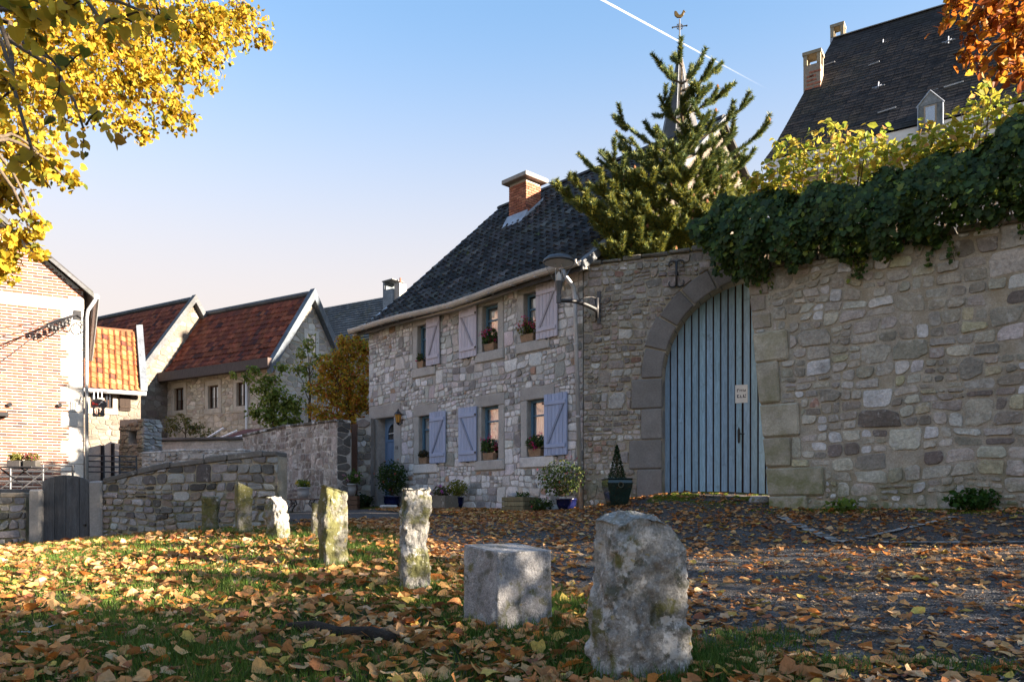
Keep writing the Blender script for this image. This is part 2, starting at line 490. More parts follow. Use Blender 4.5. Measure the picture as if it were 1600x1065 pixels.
gx = axis(-14, 14, .25, 7000); gy = axis(-4, 24, .25, 7000)
GX, GY = np.meshgrid(gx, gy, indexing='xy')
GZ = hz(GX, GY)
near = np.exp(-((GX / 12) ** 2 + ((GY - 9) / 10) ** 2))
GZ += near * .018 * np.sin(GX * 3.1 + 1.7 * np.sin(GY * 2.3)) * np.cos(GY * 2.7 + GX)
ny_, nx_ = GX.shape
V = np.stack([GX, GY, GZ], -1).reshape(-1, 3)
idx = np.arange(ny_ * nx_).reshape(ny_, nx_)
F = np.stack([idx[:-1, :-1], idx[:-1, 1:], idx[1:, 1:], idx[1:, :-1]], -1).reshape(-1, 4)
M['lawn'] = surf('lawn_soil', (.045, .055, .02), .95, ((1.5, .3), (25, .35)), ((30, .6, .03),), over=(((.07, .048, .028), 2.2, .5, .66, .8),))
g_o = np_mesh('ground', V, F, M['lawn'], smooth=True); tag(g_o, kind='structure')

# the lane: worn asphalt and grit between the stones and the houses
_xl = [(1.0, 2.2), (2.2, 1.95), (3.6, 1.75), (4.6, 1.5), (5.6, 1.05), (7.4, .42), (9, -.75), (10.8, -1.45), (13, -2.15), (15, -3.3), (16.6, -4.8), (17.6, -7.5), (18.6, -9.5), (19.6, -9.6)]
_xr = [(1.0, 16), (4, 16.5), (8, 12.6), (11.7, 7.7), (14.2, 4.7), (14.3, 5.2), (15.3, 4.6), (16.0, 2.9), (16.4, 1.2), (17, -.05), (18, -1.05), (19.2, -2.2), (19.6, -2.6)]
def _ip(tab, y):
    return np.interp(y, [a for a, b in tab], [b for a, b in tab])
def road_left(y):
    return _ip(_xl, y) + .10 * np.sin(y * 3.1) + .06 * np.sin(y * 7.7 + 1) + .04 * np.sin(y * 17.0)
ys = np.linspace(1.0, 19.6, 150); us = np.linspace(0, 1, 90) ** 1.2
RX = road_left(ys)[:, None] * (1 - us)[None] + (_ip(_xr, ys) + .05 * np.sin(ys * 5))[:, None] * us[None]
RY = np.repeat(ys[:, None], 90, 1)
RZ = hz(RX, RY) + .016 + .010 * np.sin(RX * 2.6 + np.sin(RY * 2)) * np.cos(RY * 2.2)
nearR = np.exp(-((RX / 12) ** 2 + ((RY - 9) / 10) ** 2))
RZ += np.maximum(0, nearR * .018 * np.sin(RX * 3.1 + 1.7 * np.sin(RY * 2.3)) * np.cos(RY * 2.7 + RX)) + .008
RZ[:, 0] -= .05
V = np.stack([RX, RY, RZ], -1).reshape(-1, 3)
idx = np.arange(150 * 90).reshape(150, 90)
F = np.stack([idx[:-1, :-1], idx[:-1, 1:], idx[1:, 1:], idx[1:, :-1]], -1).reshape(-1, 4)

def road_mat():
    m, t = _nodes('worn_gritty_asphalt')
    out = t.nodes.new('ShaderNodeOutputMaterial'); bs = t.nodes.new('ShaderNodeBsdfPrincipled')
    vec = t.nodes.new('ShaderNodeNewGeometry').outputs['Position']
    vo = t.nodes.new('ShaderNodeTexVoronoi'); vo.inputs['Scale'].default_value = 48; t.links.new(vec, vo.inputs['Vector'])
    vo2 = t.nodes.new('ShaderNodeTexVoronoi'); vo2.inputs['Scale'].default_value = 120; t.links.new(vec, vo2.inputs['Vector'])
    sep = t.nodes.new('ShaderNodeSeparateColor'); t.links.new(vo.outputs['Color'], sep.inputs[0])
    sep2 = t.nodes.new('ShaderNodeSeparateColor'); t.links.new(vo2.outputs['Color'], sep2.inputs[0])
    c = _mix(t, _ramp(t, sep.outputs[0], .35, 1, 0, 1), (.036, .034, .034), (.14, .133, .13))
    c = _mix(t, _ramp(t, sep2.outputs[0], .8, 1, 0, .6), c, (.19, .185, .18))
    c = _mix(t, _ramp(t, _noise(t, vec, .9, 5), .45, .7, 0, .6), c, (.075, .055, .04))
    c = _mix(t, _ramp(t, _noise(t, vec, 1.7, 6), .60, .7, 0, .55), c, (.055, .06, .02))
    t.links.new(c, bs.inputs['Base Color']); bs.inputs['Roughness'].default_value = .8
    bs.inputs['Specular IOR Level'].default_value = .3
    b = t.nodes.new('ShaderNodeBump'); b.inputs['Strength'].default_value = .8; b.inputs['Distance'].default_value = .018
    t.links.new(vo.outputs['Distance'], b.inputs['Height']); b.invert = True
    b2 = t.nodes.new('ShaderNodeBump'); b2.inputs['Strength'].default_value = .5; b2.inputs['Distance'].default_value = .03
    t.links.new(_noise(t, vec, 9, 6), b2.inputs['Height']); t.links.new(b.outputs[0], b2.inputs['Normal'])
    t.links.new(b2.outputs[0], bs.inputs['Normal']); t.links.new(bs.outputs[0], out.inputs['Surface'])
    return m
M['road'] = road_mat()
r_o = np_mesh('road', V, F, M['road'], smooth=True); tag(r_o, kind='structure')
def surf_z(x, y):
    """terrain or road surface"""
    return gz(x, y) + (.03 if x > float(road_left(np.array([y]))[0]) and 1 < y < 19.6 else 0.0)

# ================================================================== RUBBLE MASONRY
def clip_poly(poly, nx, nz, c):
    out = []
    n = len(poly)
    for i in range(n):
        a = poly[i]; b = poly[(i + 1) % n]
        da = a[0] * nx + a[1] * nz - c; db = b[0] * nx + b[1] * nz - c
        if da <= 0: out.append(a)
        if (da < 0 < db) or (db < 0 < da):
            k = da / (da - db)
            out.append((a[0] + (b[0] - a[0]) * k, a[1] + (b[1] - a[1]) * k))
    return out

def area(poly):
    return .5 * sum(poly[i][0] * poly[(i + 1) % len(poly)][1] - poly[(i + 1) % len(poly)][0] * poly[i][1] for i in range(len(poly)))

def rubble_cells(region, rects=(), circles=(), h=.16, asp=1.5, gap=.025, seed=1, hvar=.45, zsize=None, lloyd=0):
    """stone outlines filling a convex region (x,z), kept off rectangles (x0,x1,z0,z1) and circles (cx,cz,r)"""
    rg = random.Random(seed)
    x0 = min(p[0] for p in region); x1 = max(p[0] for p in region); z0 = min(p[1] for p in region); z1 = max(p[1] for p in region)
    seeds = []
    z = z0
    while z < z1 + h:
        rh = h * rg.uniform(1 - hvar, 1 + hvar) * (zsize(z) if zsize else 1)
        x = x0 - rg.uniform(0, rh)
        while x < x1 + rh:
            w = rh * asp * rg.uniform(.55, 1.75)
            seeds.append((x + w / 2, z + rh / 2 + rg.uniform(-.15, .15) * rh))
            if rg.random() < .10:                       # a split stone: two small ones on top of each other
                seeds[-1] = (x + w / 2, z + rh * .25); seeds.append((x + w / 2 + rg.uniform(-.03, .03), z + rh * .78))
            x += w
        z += rh
    def blocked(s):
        for a, b, c, d in rects:
            if a - .02 < s[0] < b + .02 and c - .02 < s[1] < d + .02: return True
        for cx, cz, r in circles:
            if math.hypot(s[0] - cx, s[1] - cz) < r + .03: return True
        return False
    seeds = [s for s in seeds if not blocked(s)]
    A = np.array(seeds); ani = asp * .92
    S = A * np.array([1, ani])
    cells = []
    for i, s in enumerate(seeds):
        if not (x0 - .02 < s[0] < x1 + .02 and z0 - .02 < s[1] < z1 + .02): continue
        poly = list(region)
        d2 = ((S - S[i]) ** 2).sum(1)
        nn = np.argsort(d2)[1:22]
        g2 = gap * .5 * rg.uniform(.7, 1.5)
        for j in nn:
            nx = S[j][0] - S[i][0]; nz = S[j][1] - S[i][1]; l = math.hypot(nx, nz)
            if l < 1e-6: continue
            mx = (S[j][0] + S[i][0]) / 2; mz = (S[j][1] + S[i][1]) / 2
            nx2 = nx; nz2 = nz * ani; l2 = math.hypot(nx2, nz2)
            c = (mx * nx + mz * nz)
            poly = clip_poly(poly, nx2 / l2, nz2 / l2, c / l2 - g2)
            if len(poly) < 3: break
        if len(poly) < 3: continue
        for a, b, c_, d_ in rects:
            bx0 = min(p[0] for p in poly); bx1 = max(p[0] for p in poly); bz0 = min(p[1] for p in poly); bz1 = max(p[1] for p in poly)
            if bx1 > a - g2 and bx0 < b + g2 and bz1 > c_ - g2 and bz0 < d_ + g2:
                op = [(a - s[0], (1, 0, a - g2)), (s[0] - b, (-1, 0, -b - g2)), (c_ - s[1], (0, 1, c_ - g2)), (s[1] - d_, (0, -1, -d_ - g2))]
                q = max(op, key=lambda e: e[0])[1]
                poly = clip_poly(poly, *q)
                if len(poly) < 3: break
        if len(poly) < 3: continue
        for cx, cz, r in circles:
            dx = cx - s[0]; dz = cz - s[1]; l = math.hypot(dx, dz); dx /= l; dz /= l
            if any(math.hypot(p[0] - cx, p[1] - cz) < r + g2 for p in poly) or True:
                poly = clip_poly(poly, dx, dz, (cx * dx + cz * dz) - r - g2)
            if len(poly) < 3: break
        if len(poly) < 3: continue
        # drop short edges
        q = []
        for k, p in enumerate(poly):
            if not q or math.hypot(p[0] - q[-1][0], p[1] - q[-1][1]) > .022: q.append(p)
        if len(q) > 2 and math.hypot(q[0][0] - q[-1][0], q[0][1] - q[-1][1]) < .022: q.pop()
        if len(q) < 3 or abs(area(q)) < .0012: continue
        if area(q) < 0: q = q[::-1]
        cells.append(q)
    return cells

def coursed_cells(region, rects=(), circles=(), H=.34, asp=1.7, gap=.018, seed=1, mix=(.22, .5, .28), wob=.03):
    """roughly coursed angular rubble: bands of uneven height, each block of a band is one big stone or two or three small beds"""
    rg = random.Random(seed)
    x0 = min(p[0] for p in region); x1 = max(p[0] for p in region); z0 = min(p[1] for p in region); z1 = max(p[1] for p in region)
    bands = [z0 - .1]
    while bands[-1] < z1 + .05: bands.append(bands[-1] + H * rg.uniform(.62, 1.3))
    ph = [(rg.uniform(0, 6), rg.uniform(1.1, 2.2), rg.uniform(0, 6), rg.uniform(3, 6)) for _ in bands]
    def zb(k, x):
        a, b, c, d = ph[k]
        return bands[k] + wob * math.sin(a + b * x) + wob * .5 * math.sin(c + d * x)
    quads = []
    def sp(a, b, c, d, f0, f1):
        """sub bed of a block between bed fractions f0,f1 (corner points a b bottom, c d top right/left)"""
        l = lambda p, q, f: (p[0] + (q[0] - p[0]) * f, p[1] + (q[1] - p[1]) * f)
        return l(a, d, f0[0]), l(b, c, f0[1]), l(b, c, f1[1]), l(a, d, f1[0])
    for k in range(len(bands) - 1):
        x = x0 - rg.uniform(0, .4); sl0 = rg.uniform(-.02, .02); h = bands[k + 1] - bands[k]
        while x < x1 + .1:
            u = rg.random()
            kind = 1 if u < mix[0] else 2 if u < mix[0] + mix[1] else 3
            w = h * asp * rg.uniform(.45, 1.0) * (1.0 if kind == 1 else 1.15)
            sl1 = rg.uniform(-.035, .035)
            a = (x + sl0, zb(k, x)); b = (x + w + sl1, zb(k, x + w)); c = (x + w - sl1, zb(k + 1, x + w)); d = (x - sl0, zb(k + 1, x))
            if kind == 1: quads.append([a, b, c, d])
            else:
                cuts = [0.0] + sorted((i + rg.uniform(-.16, .16)) / kind for i in range(1, kind)) + [1.0]
                tilt = [0.0] + [rg.uniform(-.07, .07) for _ in range(kind - 1)] + [0.0]
                for i in range(kind):
                    q = sp(a, b, c, d, (cuts[i] + tilt[i], cuts[i] - tilt[i]), (cuts[i + 1] + tilt[i + 1], cuts[i + 1] - tilt[i + 1]))
                    hh = h / kind; n = 1 if w < hh * 2.4 and rg.random() < .55 else 2 if w < hh * 4 else 3
                    fs = [0.0] + sorted((j + rg.uniform(-.25, .25)) / n for j in range(1, n)) + [1.0]
                    l = lambda p, q_, f: (p[0] + (q_[0] - p[0]) * f, p[1] + (q_[1] - p[1]) * f)
                    js = [0.0] + [rg.uniform(-.06, .06) for _ in range(n - 1)] + [0.0]
                    for j in range(n):
                        quads.append([l(q[0], q[1], fs[j] + js[j]), l(q[0], q[1], fs[j + 1] + js[j + 1]), l(q[3], q[2], fs[j + 1] - js[j + 1]), l(q[3], q[2], fs[j] - js[j])])
            x += w; sl0 = sl1
    nreg = len(region)
    cells = []
    for q in quads:
        cx = sum(p[0] for p in q) / 4; cz = sum(p[1] for p in q) / 4
        g2 = gap * .5 * rg.uniform(.6, 1.7)
        poly = q
        if area(poly) < 0: poly = poly[::-1]
        # inset by half the joint, random chipped corners
        for i in range(4):
            a, b = q[i], q[(i + 1) % 4]; ex, ez = b[0] - a[0], b[1] - a[1]; l_ = math.hypot(ex, ez)
            if l_ < 1e-5: continue
            nx, nz = ez / l_, -ex / l_
            poly = clip_poly(poly, nx, nz, a[0] * nx + a[1] * nz - g2)
            if len(poly) < 3: break
        if len(poly) < 3: continue
        sz = min(max(p[0] for p in poly) - min(p[0] for p in poly), max(p[1] for p in poly) - min(p[1] for p in poly))
        for i in range(4):
            if rg.random() < .75:
                an = math.radians(45 + 90 * i + rg.uniform(-25, 25)); nx, nz = math.cos(an), math.sin(an)
                m_ = max(p[0] * nx + p[1] * nz for p in poly)
                poly = clip_poly(poly, nx, nz, m_ - sz * rg.uniform(.03, .22))
                if len(poly) < 3: break
        for i in range(nreg):
            if len(poly) < 3: break
            a, b = region[i], region[(i + 1) % nreg]; ex, ez = b[0] - a[0], b[1] - a[1]; l_ = math.hypot(ex, ez)
            nx, nz = ez / l_, -ex / l_
            poly = clip_poly(poly, nx, nz, a[0] * nx + a[1] * nz)
        bad = False
        for a, b, c_, d_ in rects:
            if len(poly) < 3: break
            bx0 = min(p[0] for p in poly); bx1 = max(p[0] for p in poly); bz0 = min(p[1] for p in poly); bz1 = max(p[1] for p in poly)
            if bx1 > a - g2 and bx0 < b + g2 and bz1 > c_ - g2 and bz0 < d_ + g2:
                best = None
                for e_ in ((1, 0, a - g2), (-1, 0, -b - g2), (0, 1, c_ - g2), (0, -1, -d_ - g2)):
                    r_ = clip_poly(poly, *e_)
                    if len(r_) > 2 and (best is None or abs(area(r_)) > abs(area(best))): best = r_
                poly = best or []
        for cx_, cz_, r in circles:
            if len(poly) < 3: break
            pcx = sum(p[0] for p in poly) / len(poly); pcz = sum(p[1] for p in poly) / len(poly)
            dx = cx_ - pcx; dz = cz_ - pcz; l_ = math.hypot(dx, dz); dx /= l_; dz /= l_
            poly = clip_poly(poly, dx, dz, (cx_ * dx + cz_ * dz) - r - g2)
        if len(poly) < 3: continue
        o_ = []
        for p in poly:
            if not o_ or math.hypot(p[0] - o_[-1][0], p[1] - o_[-1][1]) > .014: o_.append(p)
        if len(o_) > 2 and math.hypot(o_[0][0] - o_[-1][0], o_[0][1] - o_[-1][1]) < .014: o_.pop()
        if len(o_) < 3 or abs(area(o_)) < .0016: continue
        if area(o_) < 0: o_ = o_[::-1]
        w_ = max(p[0] for p in o_) - min(p[0] for p in o_); h_ = max(p[1] for p in o_) - min(p[1] for p in o_)
        if min(w_, h_) < .035: continue
        cells.append(o_)
    return cells

def stone_verts(poly, y0, depth, rg, ragged=.012, cut=.2):
    """a rough stone standing proud (towards -y) of plane y0"""
    pts = []
    n = len(poly)
    for i in range(n):
        a = poly[i]; b = poly[(i + 1) % n]
        l = math.hypot(b[0] - a[0], b[1] - a[1])
        c1 = min(cut, .02 / max(l, 1e-6))
        pts.append((a[0] + (b[0] - a[0]) * c1, a[1] + (b[1] - a[1]) * c1))
        if l > .16:
            mx = (a[0] + b[0]) / 2; mz = (a[1] + b[1]) / 2; j = rg.uniform(-1, .45) * ragged
            pts.append((mx - (b[1] - a[1]) / l * -j, mz + (b[0] - a[0]) / l * -j))
        pts.append((a[0] + (b[0] - a[0]) * (1 - c1), a[1] + (b[1] - a[1]) * (1 - c1)))
    m = len(pts)
    cx = sum(p[0] for p in pts) / m; cz = sum(p[1] for p in pts) / m
    tx = rg.uniform(-.25, .25) * depth; tz = rg.uniform(-.25, .25) * depth
    sx = max(.05, max(p[0] for p in pts) - min(p[0] for p in pts)); sz = max(.05, max(p[1] for p in pts) - min(p[1] for p in pts))
    v = []
    for p in pts: v.append((p[0], y0 + .012, p[1]))
    for p in pts:
        v.append((cx + (p[0] - cx) * .985, y0 - depth * rg.uniform(.5, .85), cz + (p[1] - cz) * .985))
    for p in pts:
        k = rg.uniform(.84, .96)
        x = cx + (p[0] - cx) * k; z = cz + (p[1] - cz) * k
        v.append((x, y0 - depth * rg.uniform(.85, 1.15) - (x - cx) / sx * tx - (z - cz) / sz * tz, z))
    v.append((cx + rg.uniform(-.2, .2) * sx * .3, y0 - depth * rg.uniform(.85, 1.3), cz))
    f = []
    for r_ in (0, 1):
        for i in range(m):
            j = (i + 1) % m
            f.append((r_ * m + i, r_ * m + j, (r_ + 1) * m + j, (r_ + 1) * m + i))
    for i in range(m):
        f.append((2 * m + i, 2 * m + (i + 1) % m, 3 * m))
    return v, f

def lay_stones(cells, parent, mat, palette, y0=0.0, depth=(.015, .04), seed=3, limit=300, name='stone', jit=.16, colfn=None, rest_name='rubble_stones', cut=.2):
    rg = random.Random(seed)
    cols = pick(palette, len(cells), jit, np.random.default_rng(seed))
    order = sorted(range(len(cells)), key=lambda i: -abs(area(cells[i])))
    rest = MB()
    for rank, i in enumerate(order):
        v, f = stone_verts(cells[i], y0, rg.uniform(*depth), rg, cut=cut)
        c = tuple(cols[i])
        if colfn:
            cx = sum(p[0] for p in cells[i]) / len(cells[i]); cz = sum(p[1] for p in cells[i]) / len(cells[i])
            c = tuple(colfn(cx, cz, cols[i]))
        if rank < limit:
            MB().add(v, f, c).build(name, mat, parent)
        else:
            rest.add(v, f, c)
    if rest.v:
        rest.build(rest_name, mat, parent, kind='stuff')

def wall_with_openings(x0, x1, z0, z1, openings, y0, y1, mb, top=None):
    """vertical wall slab between y0 (front) and y1, rectangular openings with reveals"""
    xs = sorted({x0, x1, *[o[0] for o in openings], *[o[1] for o in openings]})
    zs = sorted({z0, z1, *[o[2] for o in openings], *[o[3] for o in openings]})
    def inside(x, z):
        return any(o[0] < x < o[1] and o[2] < z < o[3] for o in openings)
    for i in range(len(xs) - 1):
        for k in range(len(zs) - 1):
            if inside((xs[i] + xs[i + 1]) / 2, (zs[k] + zs[k + 1]) / 2): continue
            a, b, c, d = xs[i], xs[i + 1], zs[k], zs[k + 1]
            mb.quad((a, y0, c), (b, y0, c), (b, y0, d), (a, y0, d))
            mb.quad((b, y1, c), (a, y1, c), (a, y1, d), (b, y1, d))
    for a, b, c, d in openings:
        mb.quad((a, y0, c), (a, y1, c), (b, y1, c), (b, y0, c))
        mb.quad((a, y0, d), (b, y0, d), (b, y1, d), (a, y1, d))
        mb.quad((a, y0, c), (a, y0, d), (a, y1, d), (a, y1, c))
        mb.quad((b, y0, c), (b, y1, c), (b, y1, d), (b, y0, d))
    mb.quad((x0, y0, z1), (x1, y0, z1), (x1, y1, z1), (x0, y1, z1))
    mb.quad((x0, y0, z0), (x0, y0, z1), (x0, y1, z1), (x0, y1, z0))
    mb.quad((x1, y0, z0), (x1, y1, z0), (x1, y1, z1), (x1, y0, z1))
    return mb

def dressed_block(name, x0, x1, z0, z1, y0, y1, parent, col=(.40, .385, .36), mat=None, bev=.012, jit=.003):
    return MB().box(x0, x1, y0, y1, z0, z1, col).build(name, mat or M['dressed'], parent, bev=bev, jit=jit)

# pantile: wavy tile, x across, y up the slope, z off the slope; origin at the lower left corner
def tile_geo(w=.235, l=.40, amp=.045, th=.016, lift=.03):
    prof = [(0, .010), (.12, .034), (.30, amp), (.48, .036), (.66, .012), (.84, 0), (1.0, .004)]
    v = []; f = []
    n = len(prof)
    for px_, pz_ in prof: v.append((px_ * w * 1.04, 0, pz_ + lift))
    for px_, pz_ in prof: v.append((px_ * w * 1.04, l, pz_ + .004))
    for px_, pz_ in prof: v.append((px_ * w * 1.04, .004, pz_ + lift - th - .012))
    for i in range(n - 1):
        f.append((i, i + 1, n + i + 1, n + i)); f.append((2 * n + i, 2 * n + i + 1, i + 1, i))
    return v, f

def roof_tiles(parent, mat, palette, x0, x1, pts, w=.235, expo=.33, limit=300, seed=5, name='roof_tile', skew=None, key=None, jit=.25, tile=None):
    """tiles laid on a slope given as a (y,z) polyline from eave to ridge (towards +y); x range may be a function of s"""
    rg = random.Random(seed)
    seg = [math.dist(pts[i], pts[i + 1]) for i in range(len(pts) - 1)]; L = sum(seg)
    def at(s):
        s = max(0.0, s); i = 0
        while i < len(seg) - 1 and s > seg[i]: s -= seg[i]; i += 1
        k = s / seg[i]
        a, b = pts[i], pts[i + 1]
        ang = math.atan2(b[1] - a[1], b[0] - a[0])
        return a[0] + (b[0] - a[0]) * k, a[1] + (b[1] - a[1]) * k, ang
    tv, tf = tile or tile_geo(w, expo * 1.22, amp=.062, lift=.045)
    items = []
    rows = int(L / expo)
    for r_ in range(rows):
        y, z, ang = at(r_ * expo)
        xa = x0(r_ * expo) if callable(x0) else x0; xb = x1(r_ * expo) if callable(x1) else x1
        n = max(1, int(round((xb - xa) / w)))
        ww = (xb - xa) / n
        sag = [0.0]
        for k in range(n):
            items.append((xa + k * ww + rg.uniform(-.006, .006), y + rg.uniform(-.012, .012), z + rg.uniform(-.004, .008), ang + rg.uniform(-.03, .03), rg.uniform(-.02, .02), ww / w))
    cols = pick(palette, len(items), jit, np.random.default_rng(seed))
    order = list(range(len(items)))
    if key: order.sort(key=lambda i: key(*items[i][:3]))
    base = MB().add(tv, tf, (1, 1, 1))
    me = None; rest = MB()
    for rank, i in enumerate(order):
        x, y, z, ang, rz_, sx = items[i]
        mtx = Matrix.Translation((x, y, z)) @ Matrix.Rotation(ang, 4, 'X') @ Matrix.Rotation(rz_, 4, 'Z') @ Matrix.Diagonal((sx, 1, 1, 1))
        if rank < limit:
            if me is None:
                o = base.build(name, mat, parent); me = o.data
            else:
                o = bpy.data.objects.new(name, me); link(o, parent)
            o.matrix_local = mtx
            o.color = (*cols[i], 1)
        else:
            rest.add([mtx @ Vector(p) for p in tv], tf, tuple(cols[i]))
    if rest.v: rest.build('roof_tiles', mat, parent, kind='stuff')

# ================================================================== MAIN STONE HOUSE
HF = Frame(-4.0, 22.3, .6885, -.7252)
house = fthing('stone_house', 'grey rubble stone house with black tiled roof and lavender blue shutters', 'house', HF)
HL = 7.95; ED = 5.18; RZ_ = 9.76
PAL_H = [(4, (.46, .455, .455)), (3, (.55, .54, .54)), (3, (.35, .345, .345)), (1.6, (.48, .435, .435)), (1.4, (.23, .225, .22)), (.2, (.33, .22, .16)), (1.8, (.62, .615, .61)), (.6, (.42, .385, .35))]
WINS = [  # t0, t1, z0, z1, shutter side, shutter t range, flower, key
    (2.26, 2.80, 3.62, 4.72, 'R', (2.70, 3.24, 3.62, 4.82), 'upper left'),
    (4.80, 5.34, 3.68, 4.76, 'L', (4.01, 4.65, 3.62, 4.84), 'upper middle'),
    (6.20, 6.80, 3.70, 4.78, 'R', (6.64, 7.28, 3.68, 4.88), 'upper right'),
    (2.31, 2.90, 1.14, 2.38, 'R', (2.84, 3.48, 1.14, 2.43), 'lower left'),
    (4.77, 5.36, 1.13, 2.39, 'L', (3.99, 4.65, 1.13, 2.43), 'lower middle'),
    (6.31, 6.93, 1.14, 2.40, 'R', (6.89, 7.56, 1.14, 2.46), 'lower right')]
DOOR = (.43, 1.22, -.02, 2.47)
mb = MB()
wall_with_openings(0, HL, -1.2, 5.05, [w_[:4] for w_ in WINS] + [DOOR], 0, .45, mb)
# gable ends and back wall
gmb = MB()
for xa in (0.0, HL - .45):
    gmb.prism([(.45, -1.2), (2 * ED, -1.2), (2 * ED, 4.9), (ED, RZ_ - .18), (.45, 5.2)], xa + (.002 if xa == 0 else 0), xa + .448, 'x')
mb.box(0, HL, 2 * ED - .4, 2 * ED, -1.2, 4.9)
h_wall = mb.build('wall', M['mortar'], house)
gmb.build('gable', surf('dark_gable_render', (.17, .145, .12), .95, ((2, .25), (20, .25)), ((20, .6, .03),)), house)
rects = []
for i, w_ in enumerate(WINS):
    t0, t1, z0, z1 = w_[:4]
    rects.append((t0 - .21, t1 + .21, z0 - .25, 5.2 if i < 3 else z1 + .28))
rects.append((.03, 1.55, -1.3, 2.83))
cells = coursed_cells([(0, -.35), (HL, -.35), (HL, 5.0), (0, 5.0)], rects, (), H=.32, asp=1.35, gap=.016, seed=21, mix=(.2, .6, .2), wob=.035)
def hcol(x, z, c):
    k = 1.28 if z < 1.0 else 1.14
    return np.clip(c * k, 0, .70)
lay_stones(cells, h_wall, M['stone'], PAL_H, 0.0, (.008, .028), seed=4, colfn=hcol)
DC = (.40, .39, .375)
# ---- windows
SHUT = [(.50, .48, .56), (.52, .495, .57), (.51, .485, .56), (.34, .40, .56), (.35, .41, .57), (.33, .395, .57)]
FRAMEC = (.10, .20, .30)
for i, (t0, t1, z0, z1, side, sr, key) in enumerate(WINS):
    up = i < 3
    bx = MB()
    fw = .055; yf = .11
    bx.box(t0, t0 + fw, yf, yf + .06, z0, z1); bx.box(t1 - fw, t1, yf, yf + .06, z0, z1)
    bx.box(t0 + fw, t1 - fw, yf + .001, yf + .059, z0, z0 + fw); bx.box(t0 + fw, t1 - fw, yf + .001, yf + .059, z1 - fw, z1)
    bx.c = [FRAMEC] * len(bx.v)
    win = bx.build('window', M['blue_wood'], house)
    MB().box(t0 + .07, t1 - .07, yf + .012, yf + .05, z1 - .36, z1 - .325, FRAMEC).build('glazing_bar', M['blue_wood'], win)
    MB().quad((t0 + fw, yf + .03, z0 + fw), (t1 - fw, yf + .03, z0 + fw), (t1 - fw, yf + .03, z1 - fw), (t0 + fw, yf + .03, z1 - fw)).build('pane', M['glass'], win)
    # lace curtain with folds
    cu = MB(); nseg = 26
    for k in range(nseg):
        xa = t0 + .02 + (t1 - t0 - .04) * k / nseg; xb = t0 + .02 + (t1 - t0 - .04) * (k + 1) / nseg
        ya = yf + .075 + .014 * math.sin(k * 1.5); yb = yf + .075 + .014 * math.sin((k + 1) * 1.5)
        mid = abs((k + .5) / nseg - .5) * 2
        zb = z0 + .05 + (.30 * (1 - mid ** 2))
        zb2 = z0 + .05 + (.30 * (1 - (abs((k + 1.5) / nseg - .5) * 2) ** 2))
        cu.quad((xa, ya, zb), (xb, yb, max(zb2, z0 + .04)), (xb, yb, z1 - .08), (xa, ya, z1 - .08))
    cu.build('curtain', M['curtain'], win, smooth=True)
    # surround
    ja = .20
    dressed_block('jamb', t0 - ja, t0 - .003, z0 + .002, z1 - (.0 if up else .002), -.022, .16, win, DC)
    dressed_block('jamb', t1 + .003, t1 + ja, z0 + .002, z1 - (.0 if up else .002), -.022, .16, win, (.39, .375, .355))
    if not up:
        dressed_block('lintel', t0 - ja - .02, t1 + ja + .02, z1 + .002, z1 + .27, -.026, .16, win, (.36, .345, .33))
    else:
        dressed_block('lintel', t0 - ja, t1 + ja, z1 + .002, 5.04, -.024, .16, win, (.35, .335, .32))
    sc_ = (.60, .585, .57) if key in ('lower left', 'lower right') else (.42, .405, .385)
    dressed_block('sill', t0 - ja - .02, t1 + ja + .02, z0 - .235, z0 - .002, -.05, .165, win, sc_, bev=.018)
    # shutter: planks with battens and a brace
    a, b, c, d = sr
    sh = MB().box(a, b, -.05, -.046, c + .01, d - .01, SHUT[i]).build('shutter', M['blue_wood'], house)
    np_ = 6; pw = (b - a) / np_
    for k in range(np_):
        col = tuple(np.array(SHUT[i]) * random.uniform(.93, 1.06))
        MB().box(a + k * pw + .0025, a + (k + 1) * pw - .0025, -.078, -.0505, c + random.uniform(-.003, .003), d + random.uniform(-.003, .003), col).build('plank', M['blue_wood'], sh, bev=.004)
    for zb in (c + .16, d - .24):
        MB().box(a + .03, b - .03, -.100, -.0785, zb, zb + .085, SHUT[i]).build('batten', M['blue_wood'], sh, bev=.006)
    xa, xb = (a + .12, b - .10) if side == 'R' else (b - .12, a + .10)
    z_lo, z_hi = c + .25, d - .245
    dx = .032 if side == 'R' else -.032
    lo = [(xa - .03, -.098, z_lo), (xa + .03, -.098, z_lo), (xa + .03, -.0785, z_lo), (xa - .03, -.0785, z_lo)]
    hi = [(xb - .03, -.098, z_hi), (xb + .03, -.098, z_hi), (xb + .03, -.0785, z_hi), (xb - .03, -.0785, z_hi)]
    MB().hexa(lo, hi, tuple(np.array(SHUT[i]) * .62)).build('brace', M['blue_wood'], sh)
    hx = a if side == 'R' else b
    hb = MB()
    for zb in (c + .20, d - .20):
        hb.box(hx - .03, hx + .03, -.112, -.1005, zb - .018, zb + .018)
    hb.box((a + b) / 2 - .02, (a + b) / 2 + .02, -.10, -.02, c - .03, c - .008)
    hb.build('hinge', M['iron'], sh)

